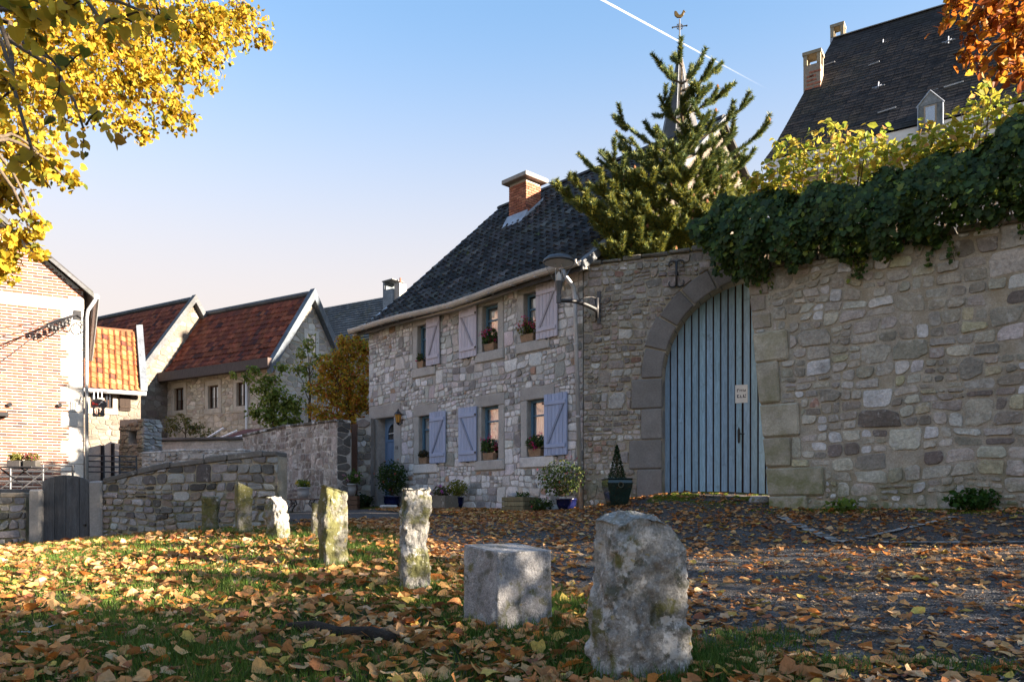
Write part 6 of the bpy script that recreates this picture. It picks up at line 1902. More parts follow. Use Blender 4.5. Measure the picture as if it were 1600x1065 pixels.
def leaves_at(pts, out, size, tmpl, name, mat, parent, palette, rng, droop=.5, jit=.2, kind='stuff', smooth=False):
    n = len(pts)
    nrm = out * .5 + rng.normal(size=(n, 3)) * .6 + np.array([0, 0, .5])
    rot = rot_from(nrm, rng.uniform(0, 2 * math.pi, n))
    # let leaf tips hang
    if droop > 0:
        tip = rot[:, :, 1]; want = np.stack([rng.normal(size=n) * .5, rng.normal(size=n) * .5, -np.ones(n)], 1)
        tip = tip * (1 - droop) + want * droop; tip /= np.linalg.norm(tip, axis=1, keepdims=True)
        z = rot[:, :, 2]; x = np.cross(tip, z); x /= (np.linalg.norm(x, axis=1, keepdims=True) + 1e-9); z = np.cross(x, tip)
        rot = np.stack([x, tip, z], 2)
    s = size * rng.uniform(.6, 1.25, n)
    return scatter(tmpl[0], tmpl[1], pts, rot, s, name, mat, parent, pick(palette, n, jit, rng), kind, smooth)
def limb(mb, a, b, r0, r1, sag=0.0, n=6, wob=.06, rg=random):
    pts = []; L = (b - a).length
    for i in range(n + 1):
        f_ = i / n; p = a.lerp(b, f_); p.z += sag * math.sin(math.pi * f_)
        if 0 < i < n: p += Vector((rg.uniform(-1, 1), rg.uniform(-1, 1), rg.uniform(-1, 1))) * wob * L * .3
        pts.append(p)
    mb.tube(pts, [r0 + (r1 - r0) * i / n for i in range(n + 1)], 6)
    return pts

def tree(name, label, base, top, clumps, size, palette, tmpl, r_trunk=.2, rng=None, seed=1, droop=.5, group=None, dens=1.0, twigs=True, mat='leaf', cat='tree', trunk_mid=None, nodes=None):
    """base, top world points of the trunk; clumps (centre Vector, radius, leaf count)"""
    rng = np.random.default_rng(seed); rg = random.Random(seed)
    o = thing(name, label, cat, base, 0, group)
    tr = MB(); b0 = Vector((0, 0, -.3)); t0 = Vector(top) - Vector(base)
    limb(tr, b0, t0, r_trunk, r_trunk * .45, 0, 8, .04, rg)
    for (c, r, n) in clumps:
        c = Vector(c) - Vector(base); k = rg.uniform(.45, 1.0)
        s = b0.lerp(t0, k); rl_ = r_trunk * .28
        if nodes: rl_ = .018
        if nodes: s = min((Vector(q) - Vector(base) for q in nodes), key=lambda q: (q - c).length)
        pts = limb(tr, s, c, rl_, .006, .12, 7, .10, rg)
    tr.build('trunk', M['bark'], o, smooth=True)
    if nodes:
        nb = MB()
    allp = []; allo = []; tw = MB()
    for (c, r, n) in clumps:
        c = Vector(c) - Vector(base)
        rr = np.array(r if isinstance(r, (tuple, list)) else (r, r, r * .85))
        nt_ = max(3, int(n / 22)) if twigs else 0
        p, v = ell_points(c, rr, int(n * dens * (.35 if twigs else 1)), rng, .5)
        allp.append(p); allo.append(v)
        if twigs:
            ep, ev = ell_points(c, rr * 1.02, nt_, rng, .8)
            per = max(1, int(n * dens * .65 / nt_))
            for i in range(nt_):
                a = Vector(c) + (Vector(ep[i]) - Vector(c)) * .15; b = Vector(ep[i]); b.z -= .12 * (b - a).length
                mid = a.lerp(b, .5) + Vector((rg.uniform(-1, 1), rg.uniform(-1, 1), rg.uniform(0, 1))) * .12 * (b - a).length
                tw.tube([a, mid, b], [.006, .004, .002], 3, cap=False)
                f_ = rng.uniform(.15, 1.0, per)
                q = (np.array(a)[None] * ((1 - f_) ** 2)[:, None] + 2 * np.array(mid)[None] * (f_ * (1 - f_))[:, None] + np.array(b)[None] * (f_ ** 2)[:, None])
                q += rng.normal(size=q.shape) * size * .38
                allp.append(q); allo.append(np.repeat(ev[i:i + 1], per, 0))
    if tw.v: tw.build('twigs', M['twig'], o, kind='stuff')
    leaves_at(np.concatenate(allp), np.concatenate(allo), size, tmpl, 'crown', M[mat], o, palette, rng, droop)
    return o

Y_LIME = [(4, (.50, .34, .03)), (3, (.58, .42, .05)), (2, (.38, .27, .025)), (1.5, (.22, .22, .03)), (1, (.42, .22, .03)), (.5, (.09, .11, .015))]
# ---- lime tree whose boughs hang into the upper left
cl = []
for (px, py, d, rp, n) in [(50, 50, 8, 95, 900), (150, 45, 8.4, 95, 900), (250, 30, 9, 85, 800), (330, 20, 9.4, 70, 620), (385, 40, 9.8, 42, 260), (415, 62, 10, 18, 60), (300, 100, 9, 55, 420), (225, 130, 8.6, 75, 620),
                           (140, 140, 8.2, 75, 620), (50, 140, 7.6, 75, 620), (275, 178, 9, 38, 200), (215, 195, 8.7, 35, 150), (320, 55, 9.2, 60, 380), (180, 85, 8.5, 80, 520), (90, 95, 8.0, 85, 620),
                           (25, 215, 6.6, 60, 420), (80, 255, 6.2, 42, 180), (15, 290, 6.4, 45, 220), (110, 285, 6.2, 18, 30), (20, 375, 6.0, 40, 160), (55, 350, 6.0, 24, 50), (5, 420, 6.0, 28, 90), (60, 395, 6.0, 18, 26),
                           (35, 15, 2.5, 50, 22), (110, 10, 2.6, 45, 20), (55, 250, 3.2, 34, 10), (130, 200, 3.9, 50, 22), (190, 25, 3.0, 45, 14), (250, 30, 3.4, 40, 10), (95, 110, 3.4, 60, 20), (20, 140, 3.2, 50, 18),
                           (-120, 60, 7.5, 130, 700), (-140, 300, 6.5, 120, 500), (120, -120, 8.5, 130, 600), (320, -90, 9.5, 90, 400)]:
    cl.append((P(px, py, d), rp * d / FPX, n))
nodes = [P(-60, -60, 8), P(40, -30, 8.2), P(180, -60, 8.6), P(300, -50, 9.2), P(-80, 150, 7), P(-70, 330, 6.2), P(-40, 20, 4.5), P(150, -40, 5), P(-30, 220, 5.8)]
lime_base = Vector((-7.2, 6.8, gz(-7.2, 6.8)))
lime = tree('lime_tree', 'lime tree with yellow autumn leaves hanging in from the upper left', lime_base, lime_base + Vector((.6, .4, 9.5)), cl, .047, Y_LIME, LEAF_HEART, .28, seed=101, droop=.45, nodes=nodes, dens=1.55)
bb = MB(); rg = random.Random(8)
for q in nodes:
    limb(bb, Vector((.2, .1, 3.2 + rg.uniform(0, 4))), q - lime_base, .035, .012, .5, 8, .06, rg)
bb.build('bough', M['bark'], lime, smooth=True)

# ---- beech whose twigs hang into the upper right
O_BEECH = [(4, (.36, .12, .018)), (3, (.45, .19, .02)), (2, (.26, .07, .018)), (2, (.40, .25, .03)), (1, (.14, .04, .015))]
cl = []
for (px, py, d, rp, n) in [(1490, 8, 6.4, 26, 90), (1475, 30, 6.4, 14, 22), (1540, 30, 6.2, 42, 170), (1590, 60, 6.0, 45, 190), (1520, 75, 6.3, 26, 60), (1530, 100, 6.3, 20, 34), (1590, 115, 6.0, 26, 70), (1560, 5, 6.0, 40, 140), (1600, 10, 5.8, 45, 150), (1570, 90, 6.1, 28, 70)]:
    cl.append((P(px, py, d), rp * d / FPX, int(n * .8)))
rgb_ = random.Random(2)
bc = Vector((9.5, 5.5, 0))
for k in range(30):  # unseen low crown shaped to shade the lane
    a = rgb_.uniform(0, 2 * math.pi); r_ = rgb_.uniform(.3, 2.5); z = rgb_.uniform(.9, 3.3)
    q = Vector((bc.x + r_ * math.cos(a), bc.y + r_ * math.sin(a), gz(9.5, 5.5) + z))
    if q.x < .643 * q.y + 1.3 and q.z - EYE < .638 * q.y + 1.0: continue
    cl.append((q, 1.15, 330))
bb_ = Vector((9.5, 5.5, gz(9.5, 5.5)))
tree('beech_tree', 'copper orange beech twigs hanging in from the upper right', bb_, bb_ + Vector((-.3, .2, 4.6)), cl, .075, O_BEECH, LEAF_OVAL, .26, seed=103, droop=.35,
     nodes=[P(1640, -40, 6.2), P(1560, -30, 6.2), P(1640, 60, 6.0)] + [bb_ + Vector((0, 0, 2 + k * .7)) for k in range(4)])

# ---- unseen trees added right of the frame to keep lawn and stones in shade
for k, (x, y, r_, h_, lab) in enumerate(((13.0, -3.8, 2.6, 5.2, 'round lime tree added right of the camera to shade the lawn'), (13.2, -.1, 2.6, 5.0, 'round lime tree added near the garden wall end to shade the lawn'), (16.5, 6.35, 1.4, 6.4, 'tall tree added behind the garden wall to narrow the sun gap'))):
    b_ = Vector((x, y, gz(x, y))); rgk = random.Random(50 + k); cl = []
    for j in range(22):
        a = rgk.uniform(0, 2 * math.pi); rr_ = r_ * math.sqrt(rgk.random()) * .85
        cl.append((b_ + Vector((rr_ * math.cos(a), rr_ * math.sin(a), h_ + rgk.uniform(-3.2, 2.4) * (1 - .3 * rr_ / r_))), 1.05, 520))
    tree('shade_tree', lab, b_, b_ + Vector((0, 0, h_ + 1.5)), cl, .19, Y_LIME, LEAF_SIMPLE, .2, seed=110 + k, group='added trees shading the lawn', twigs=False)

# ---- shrubs and small trees on the left
G_SHRUB = [(3, (.10, .14, .025)), (3, (.14, .19, .035)), (2, (.20, .24, .05)), (1, (.07, .10, .02))]
def bush(name, label, px, py_b, d, pts, size, pal, seed, tmpl=LEAF_OVAL, r_tr=.05, dens=1.0, cat='shrub', zbase=None, topk=.6):
    b_ = P(px, py_b, d)
    if zbase is not None: b_.z = zbase
    cl = [(P(x, y, d + dz), r * d / FPX, n) for (x, y, r, n, dz) in pts]
    tz = max(c[0].z for c in cl)
    t_ = b_.lerp(Vector((sum(c[0].x for c in cl) / len(cl), b_.y, tz)), topk)
    return tree(name, label, b_, t_, cl, size, pal, tmpl, r_tr, seed=seed, cat=cat, droop=.3, dens=dens)
bush('yellow_tree', 'round yellow and orange autumn tree against the stone house', 545, 670, 25.5, [(540, 560, 32, 900, 0), (525, 590, 34, 900, .3), (560, 590, 30, 800, -.2), (548, 540, 22, 500, 0), (565, 545, 22, 500, .2), (520, 620, 28, 700, 0), (550, 625, 32, 900, 0), (510, 570, 20, 320, 0), (540, 650, 30, 700, 0), (575, 570, 20, 300, 0.3), (498, 605, 18, 260, .2), (490, 640, 16, 200, .3), (505, 650, 20, 320, 0), (572, 630, 22, 400, .2), (570, 610, 20, 300, 0), (535, 530, 12, 120, 0), (555, 522, 10, 80, 0)],
     .10, [(3, (.58, .38, .04)), (3, (.54, .27, .045)), (2, (.42, .38, .05)), (1, (.54, .17, .05)), (1, (.24, .25, .04))], 121, cat='tree', r_tr=.09)
bush('young_tree', 'slender young tree with sparse pale green leaves before the gable', 483, 665, 26.5, [(478, 540, 14, 70, 0), (490, 530, 10, 40, 0), (468, 555, 12, 60, .2), (495, 560, 12, 60, 0), (480, 575, 18, 110, 0), (500, 590, 14, 70, 0), (460, 575, 12, 50, 0), (485, 605, 14, 70, 0), (505, 560, 8, 30, 0)],
     .12, [(3, (.22, .26, .06)), (2, (.30, .30, .07)), (2, (.13, .18, .04)), (1, (.36, .30, .06))], 122, cat='tree', r_tr=.06)
bush('garden_shrub', 'spreading green shrub above the patchy wall', 430, 675, 26, [(395, 580, 14, 60, 0), (410, 605, 20, 130, 0), (385, 590, 10, 40, 0), (430, 620, 26, 260, 0), (455, 630, 22, 220, 0), (420, 645, 26, 280, 0), (450, 655, 22, 220, 0), (425, 590, 14, 70, 0), (400, 640, 14, 90, 0), (440, 575, 10, 40, 0), (365, 585, 7, 26, 0)],
     .12, [(3, (.15, .20, .04)), (3, (.20, .26, .05)), (2, (.28, .32, .07)), (1, (.10, .14, .03))], 123, r_tr=.05, dens=1.7)
bush('shed_bush', 'low dusty olive bush growing over the shed', 290, 690, 27.5, [(270, 670, 14, 160, 0), (290, 665, 18, 220, 0), (310, 672, 16, 180, 0), (328, 677, 10, 90, 0), (262, 655, 8, 50, 0), (283, 650, 8, 50, 0)], .09, [(3, (.17, .16, .05)), (2, (.12, .13, .035)), (1, (.24, .19, .09))], 124, r_tr=.04)

# ================================================================== CONIFER BEHIND THE WALL
cb_ = Vector((3.72, 17.25, gz(3.72, 17.25)))
con = thing('conifer', 'dark blue green fir with upswept branches behind the gate wall', 'tree', cb_)
rgc = random.Random(77); rngc = np.random.default_rng(77)
ctop = P(1066, 92, 17.25) - cb_
tr = MB(); limb(tr, Vector((0, 0, -.3)), ctop, .16, .015, 0, 12, .015, rgc)
tips = [(965, 183, 0), (966, 228, .4), (903, 240, -.2), (862, 285, 0), (888, 275, -.5), (1128, 98, 0), (1148, 130, .2), (1176, 152, -.3), (1198, 198, 0), (1172, 245, -.2), (1128, 242, .3), (1030, 150, -.3), (1085, 112, .1), (1040, 112, .2), (1060, 90, 0),
        (1100, 135, -.5), (930, 290, -.8), (1150, 200, -.7), (985, 215, -.6), (1000, 265, -1.0), (1100, 180, -.8), (1140, 290, -.9), (1050, 220, -1.1), (1180, 280, .1), (1165, 310, -.6), (900, 310, -.8), (950, 330, -1.0), (1010, 320, -1.2), (1080, 300, -1.3), (1120, 330, -1.1), (960, 260, -.4), (1010, 200, .3), (1120, 215, .5), (1030, 270, .6), (1090, 255, .7), (940, 360, -.6), (1000, 370, -.9), (1060, 360, -1.0), (1110, 365, -.6), (880, 300, .1), (1150, 255, .4), (1065, 150, -.4), (1050, 180, .4), (1085, 200, -.6), (1020, 235, -.8), (1070, 265, -1.1),
        (1155, 340, -.3), (975, 300, -1.1), (1040, 330, -1.2), (925, 320, .2), (1000, 290, .3), (1130, 300, .3)]
for k in range(34): tips.append((1062 + rgc.uniform(-130, 95), rgc.uniform(235, 390), rgc.uniform(-1.3, .8)))
N_pos = []; N_dir = []; N_col = []; N_len = []
def brush(path, dens, ln, warm):
    for i in range(len(path) - 1):
        a, b = path[i], path[i + 1]; L = (b - a).length; n = max(1, int(L * dens))
        d = (b - a).normalized()
        f_ = rngc.random(n)
        base = np.array(a)[None] * (1 - f_)[:, None] + np.array(b)[None] * f_[:, None]
        v = rngc.normal(size=(n, 3)); v -= (v @ np.array(d))[:, None] * np.array(d)[None]; v /= np.linalg.norm(v, axis=1, keepdims=True)
        dr_ = v + np.array(d)[None] * rngc.uniform(.4, 1.1, (n, 1)); dr_ /= np.linalg.norm(dr_, axis=1, keepdims=True)
        N_pos.append(base); N_dir.append(dr_); N_len.append(ln * rngc.uniform(.7, 1.15, n))
        c = pick([(4, (.085, .125, .045)), (3, (.065, .105, .05)), (2, (.14, .17, .04)), (1 + warm * 6, (.28, .26, .04))], n, .2, rngc)
        N_col.append(c)
cones = MB()
for (px, py, dz) in tips:
    tip = P(px, py, 17.25 + dz) - cb_
    hor = math.hypot(tip.x - ctop.x * .5, tip.y)
    zs = max(1.2, tip.z - hor * .55 - .15)
    s = Vector((ctop.x * zs / ctop.z, ctop.y * zs / ctop.z, zs))
    mid = s.lerp(tip, .55); mid.z = s.z + (tip.z - s.z) * .32
    path = []
    for i in range(11):
        f_ = i / 10; path.append(s * ((1 - f_) ** 2) + mid * (2 * f_ * (1 - f_)) + tip * (f_ ** 2))
    tr.tube(path, [.03 - .0026 * i for i in range(11)], 5)
    warm = 1.0 if py > 260 else .15  # lower branches get yellow light mixed into their needle colour
    brush(path[2:] if py > 250 else path[4:], 900, .115 if py > 250 else .09, warm)
    nb = (12 if hor > .9 else 7) if py > 250 else 6
    for j in range(nb):
        i = rgc.randint(3, 9); p = path[i]; dirn = (path[min(10, i + 1)] - path[i - 1]).normalized()
        side = dirn.cross(Vector((0, 0, 1)))
        side = side.normalized() if side.length > .1 else Vector((1, 0, 0))
        q = p + (dirn * rgc.uniform(.3, .8) + side * rgc.choice((-1, 1)) * rgc.uniform(.4, 1) + Vector((0, 0, rgc.uniform(.0, .6)))).normalized() * rgc.uniform(.25, .55)
        pm = p.lerp(q, .5) + Vector((0, 0, -.04))
        tr.tube([p, pm, q], [.012, .008, .004], 4, cap=False)
        brush([p.lerp(pm, .2), pm, q], 900, .105, warm)
        if rgc.random() < .09:
            cpos = q + Vector((0, 0, .03)); cones.lathe([(.005, cpos.z - .04), (.03, cpos.z - .01), (.026, cpos.z + .03), (.004, cpos.z + .06)], 6, cpos.x, cpos.y, (.20, .09, .04))
tr.build('trunk', M['bark'], con, smooth=True)
cones.build('cones', surf('orange_brown_cone', None, .8, ((40, .3),), ()), con, kind='stuff')
NP = np.concatenate(N_pos); ND = np.concatenate(N_dir); NL = np.concatenate(N_len); NC = np.concatenate(N_col)
rot = rot_from(ND, rngc.uniform(0, 6.28, len(NP)))
scl = np.stack([np.full(len(NP), .0085), np.full(len(NP), .0085), NL], 1)
scatter(np.array([(-1, 0, 0), (1, 0, 0), (0, 0, 1.0)], float), np.array([(0, 1, 2)]), NP, rot, scl, 'needles', M['needle'], con, NC, 'stuff')
bush('wall_bush', 'ochre leafed bush peeping over the gate wall below the fir', 1000, 470, 17.0, [(950, 385, 24, 260, 0), (985, 375, 26, 300, .2), (1020, 365, 26, 300, .2), (1060, 365, 24, 260, .2), (1090, 370, 20, 200, .1), (930, 400, 16, 120, 0)], .055, [(3, (.20, .15, .025)), (2, (.11, .12, .02)), (2, (.30, .19, .04))], 127)

# ================================================================== IVY AND CREEPER ON THE RIGHT WALL
rngi = np.random.default_rng(31)
iv = fthing('ivy', 'thick dark green ivy hanging over the top of the garden wall', 'ivy', RF)
def rtab(rows, off):
    return [RF.tz(px, py, off) for px, py in rows]
bot = rtab([(1088, 372), (1112, 405), (1135, 425), (1165, 442), (1195, 415), (1250, 408), (1300, 388), (1350, 400), (1420, 380), (1500, 352), (1600, 330), (1800, 300)], -.25)
top = rtab([(1088, 345), (1130, 325), (1180, 305), (1300, 300), (1400, 272), (1500, 245), (1600, 195), (1800, 130)], .1)
tb_ = np.array([b[0] for b in bot]); zb_ = np.array([b[1] for b in bot]); tt_ = np.array([b[0] for b in top]); zt_ = np.array([b[1] for b in top])
n = 21000
t = rngi.uniform(tb_[0] - .05, 6.6, n)
zlo = np.interp(t, tb_, zb_) + .10 * np.sin(t * 9) + .06 * np.sin(t * 23); zhi = np.interp(t, tt_, zt_) + .08 * np.sin(t * 7 + 1)
f_ = rngi.random(n) ** .9
z = zlo + (zhi - zlo) * f_
bulge = .12 + .42 * np.sin(np.pi * np.clip(f_, 0, 1) ** .8) + .10 * np.sin(t * 4.3 + z * 3) + .07 * np.sin(t * 11 - z * 6)
y = -bulge + rngi.normal(size=n) * .05
back_ = rngi.random(n) < .30
y = np.where(back_, rngi.uniform(-.2, .9, n), y); z = np.where(back_, zhi - rngi.random(n) * .25, z)
nrm = np.stack([rngi.normal(size=n) * .35, -np.ones(n) * np.where(back_, .2, 1), .25 + rngi.normal(size=n) * .3 + np.where(back_, 1.0, 0)], 1)
rot = rot_from(nrm, np.zeros(n))
want = np.stack([rngi.normal(size=n) * .45, rngi.normal(size=n) * .15, -np.ones(n)], 1)
zax = rot[:, :, 2]; tip = want - (want * zax).sum(1, keepdims=True) * zax; tip /= np.linalg.norm(tip, axis=1, keepdims=True); x_ = np.cross(tip, zax); rot = np.stack([x_, tip, zax], 2)
scatter(LEAF_IVY[0], LEAF_IVY[1], np.stack([t, y, z], 1), rot, .04 + .10 * rngi.random(n) ** 1.3, 'leaves', M['ivy'], iv, pick([(4, (.022, .048, .012)), (3, (.034, .066, .014)), (2, (.055, .095, .018)), (.5, (.14, .19, .03))], n, .25, rngi), 'stuff')
mb = MB()
for k in range(60):
    t0_ = rngi.uniform(-.6, 6); z0_ = np.interp(t0_, tb_, zb_)
    mb.tube([(t0_, .0, RT), (t0_ + rngi.normal() * .1, -.12, z0_ + .5), (t0_ + rngi.normal() * .2, -.15, z0_ + .05)], .012, 4)
for k in range(30):
    t0_ = -.5 + k * .23; mb.tube([(t0_, .1, RT + .1), (t0_ + .2, .2, RT + .5), (t0_ + .45, .1, np.interp(t0_, tt_, zt_) - .1)], .02, 5)
mb.build('stems', M['bark'], iv, kind='stuff')
# trailing shoots hanging down the wall face
tp = []; tn_ = []
mb = MB()
for k in range(22):
    t0_ = float(rngi.uniform(-.55, 6.2)); z0_ = float(np.interp(t0_, tb_, zb_)) + .1; L_t = float(rngi.uniform(.15, .6)); pts = [(t0_, -.14, z0_)]
    for j in range(6):
        pts.append((pts[-1][0] + float(rngi.normal()) * .03, -.07 - .02 * j % .05, z0_ - L_t * (j + 1) / 6))
    mb.tube(pts, .005, 4)
    for j in range(int(L_t * 40)):
        f_ = float(rngi.random()) * 5.99; a = pts[int(f_)]; tp.append((a[0] + float(rngi.normal()) * .035, -.09 + float(rngi.normal()) * .015, a[2] - .05)); tn_.append((float(rngi.normal()) * .3, -1, .2))
mb.build('shoots', M['twig'], iv, kind='stuff')
tp = np.array(tp); n = len(tp)
leaves_at(tp, np.array(tn_), .075, LEAF_IVY, 'shoot_leaves', M['ivy'], iv, [(3, (.035, .075, .015)), (2, (.06, .11, .02)), (1, (.16, .20, .03))], rngi, droop=.7)
cr = fthing('creeper', 'sunlit yellow green creeper rising above the dark ivy', 'climber', RF)
ctop_ = rtab([(1180, 285), (1225, 245), (1262, 225), (1300, 212), (1335, 203), (1370, 222), (1420, 222), (1460, 218), (1500, 185), (1535, 152), (1570, 165), (1600, 150), (1800, 100)], .45)
tc_ = np.array([b[0] for b in ctop_]); zc2 = np.array([b[1] for b in ctop_])
n = 3600
t = rngi.uniform(tc_[0], 6.4, n); zh = np.interp(t, tc_, zc2) + .12 * np.sin(t * 8) + .08 * np.sin(t * 21); zl2 = np.interp(t, tt_, zt_) - .15
z = zl2 + (zh - zl2) * rngi.random(n) ** .75; y = rngi.uniform(-.15, .75, n)
pal_cr = [(4, (.34, .36, .05)), (3, (.42, .37, .045)), (2, (.20, .27, .04)), (2, (.50, .36, .06)), (.5, (.50, .28, .10))]
nr = np.stack([rngi.normal(size=n) * .5 + .3, rngi.normal(size=n) * .5 - .5, np.ones(n) * .7], 1)
leaves_at(np.stack([t, y, z], 1), nr, .135, LEAF_OVAL, 'leaves', M['leaf'], cr, pal_cr, rngi, droop=.25)
mb = MB()
for k in range(70):
    t0_ = rngi.uniform(tc_[0], 6.2); zz = np.interp(t0_, tc_, zc2); y0_ = rngi.uniform(0, .6)
    mb.tube([(t0_ - .25, y0_, RT + .3), (t0_ - .1, y0_, (RT + .3 + zz) / 2), (t0_, y0_, zz + rngi.uniform(-.1, .12))], [.012, .008, .003], 4, cap=False)
mb.build('stems', M['twig'], cr, kind='stuff')

# ================================================================== FLOWERS AND POTS
rngp = np.random.default_rng(61)
G_PLANT = [(3, (.05, .10, .025)), (3, (.07, .13, .03)), (1, (.11, .16, .04))]
PINK = [(3, (.68, .02, .17)), (2, (.75, .05, .28)), (1, (.55, .012, .08))]
def plant(parent, cx, cy, z0, rx, rz, n, size, pal, flowers=0, fpal=PINK, seed=1, fsize=.040, droop=.25, stems=True, frad=.055, name='foliage', ry=None):
    rng = np.random.default_rng(seed); ry = ry or rx
    p, v = ell_points((cx, cy, z0 + rz * .9), (rx, ry, rz), n, rng, .35)
    p[:, 2] = np.maximum(p[:, 2], z0 - .03 + rng.random(n) * .06)
    leaves_at(p, v, size, LEAF_OVAL, name, M['leaf'], parent, pal, rng, droop)
    if stems:
        mb = MB()
        for i in range(min(40, max(8, n // 10))):
            q = p[rng.integers(n)]; mb.tube([(cx + rng.normal() * .02, cy + rng.normal() * .02, z0 - .02), ((cx + q[0]) / 2, (cy + q[1]) / 2, (z0 + q[2]) / 2 + .02), tuple(q)], [.006, .004, .002], 4, cap=False)
        mb.build('stems', M['twig'], parent, kind='stuff')
    if flowers:
        fp, fv = ell_points((cx, cy - .03, z0 + rz * 1.05), (rx * 1.1, ry * 1.1, rz * 1.05), flowers, rng, .9)
        pts = []; outs = []
        for i in range(flowers):
            k = 16; a, b = ell_points(fp[i], (frad,) * 3, k, rng, .8); pts.append(a); outs.append(b)
        leaves_at(np.concatenate(pts), np.concatenate(outs), fsize, LEAF_SIMPLE, 'blossom', M['petal'], parent, fpal, rng, 0)

for i, (tc, zc, wd, n, nf, rx, rz, pal, lab) in enumerate([
        (2.40, 3.62, .26, 90, 3, .15, .12, G_PLANT, 'small planted box with few red blooms on the upper left sill'),
        (5.06, 3.68, .36, 320, 9, .24, .22, G_PLANT, 'wicker box of bright pink geraniums on the upper middle sill'),
        (6.32, 3.70, .44, 260, 11, .30, .20, [(2, (.10, .15, .03)), (2, (.16, .20, .04)), (1, (.28, .20, .04))], 'trailing pink geraniums on the upper right sill'),
        (2.52, 1.14, .34, 150, 0, .20, .11, [(3, (.05, .05, .025)), (2, (.08, .07, .03)), (1, (.12, .08, .04))], 'wicker box with a dark withered plant on the lower left sill'),
        (5.03, 1.13, .38, 320, 9, .24, .20, G_PLANT, 'wicker box of pink geraniums on the lower middle sill'),
        (6.56, 1.14, .40, 320, 6, .27, .18, G_PLANT, 'wicker box of pink geraniums on the lower right sill')]):
    o = thing('flower_box', lab, 'flower box', HF.w(tc, .04, zc), HF.rot, 'window boxes of the stone house')
    MB().hexa([(-wd * .42, -.07, .002), (wd * .42, -.07, .002), (wd * .42, .07, .002), (-wd * .42, .07, .002)], [(-wd / 2, -.09, .17), (wd / 2, -.09, .17), (wd / 2, .09, .17), (-wd / 2, .09, .17)]).build('box', M['wicker'], o, bev=.008)
    plant(o, 0, -.04, .16, rx, rz, n, .06, pal, nf, PINK, seed=200 + i, ry=rx * .55)

# wall lantern by the door
o = thing('wall_lantern', 'black wall lantern with amber glass beside the blue door', 'lantern', HF.w(1.60, -.02, 2.42), HF.rot)
M['amber'] = surf('amber_lantern_glass', (.85, .48, .10), .3, (), (), trans=.5)
MB().lathe([(.05, -.15), (.085, .06)], 6, 0, -.13).build('glass', M['amber'], o)
m_ = MB(); m_.lathe([(.01, -.22), (.03, -.19), (.06, -.155), (.055, -.151)], 6, 0, -.13); m_.lathe([(.115, .06), (.10, .085), (.05, .14), (.03, .15), (.03, .18), (.012, .21)], 6, 0, -.13)
for k in range(6):
    a = 2 * math.pi * k / 6; m_.tube([(.053 * math.cos(a), -.13 + .053 * math.sin(a), -.15), (.088 * math.cos(a), -.13 + .088 * math.sin(a), .06)], .007, 4)
m_.build('cage', M['iron'], o)
m_ = MB(); m_.tube([(0, 0, -.12), (0, -.05, -.2), (0, -.13, -.21)], .012, 6); m_.box(-.03, .03, -.01, .02, -.17, -.05); m_.build('arm', M['iron'], o)

def on_ground(px, d, off=0.0):
    x = (px - 800) / FPX * d
    return Vector((x, d, surf_z(x, d) + off))
def pot(parent, r0, r1, h, mat, n=24, rim=.012, sides=None):
    m_ = MB(); m_.lathe([(r0, 0), (r0 + (r1 - r0) * .55 + .02, h * .5), (r1, h - .03), (r1 + rim, h - .028), (r1 + rim, h), (r1 - .02, h), (r1 - .03, h - .05)], sides or n, rot=R(45) if sides == 4 else 0)
    m_.build('pot', mat, parent, smooth=sides is None)
    MB().lathe([(r1 - .035, h - .07), (r1 - .036, h - .045)], sides or n, rot=R(45) if sides == 4 else 0).build('soil', M['soil'], parent)

# urn with clipped cone by the gate
o = thing('topiary_urn', 'clipped green cone tree in a glossy dark green square urn', 'potted plant', on_ground(964, 15.25, .0), R(8))
m_ = MB(); m_.lathe([(.21, 0), (.25, .08), (.33, .36), (.345, .44), (.32, .50), (.345, .505), (.35, .53), (.27, .53), (.26, .48)], 4, rot=R(45)); m_.build('urn', M['green_glaze'], o, bev=.012)
MB().lathe([(.25, .46), (.249, .485)], 4, rot=R(45)).build('soil', M['soil'], o)
rg_ = np.random.default_rng(9); n = 2600
h_ = rg_.random(n) ** 1.5; a_ = rg_.uniform(0, 6.283, n); r_ = (1 - h_) * .165 * rg_.uniform(.75, 1.06, n) + .01
pp = np.stack([r_ * np.cos(a_), r_ * np.sin(a_), .50 + h_ * .66], 1)
leaves_at(pp, np.stack([np.cos(a_), np.sin(a_), .3 * np.ones(n)], 1), .03, LEAF_SIMPLE, 'cone', M['leaf'], o, [(3, (.016, .042, .016)), (2, (.025, .06, .02)), (1, (.04, .08, .03))], rg_, 0)
MB().tube([(0, 0, .46), (0, 0, .95)], .015, 6).build('stem', M['bark'], o)
m_ = MB(); m_.tube([(.0 + .05 * math.cos(a), -.262, .40 + .05 * math.sin(a)) for a in [6.283 * j / 10 for j in range(11)]], .01, 5); m_.build('ring_handle', M['green_glaze'], o)

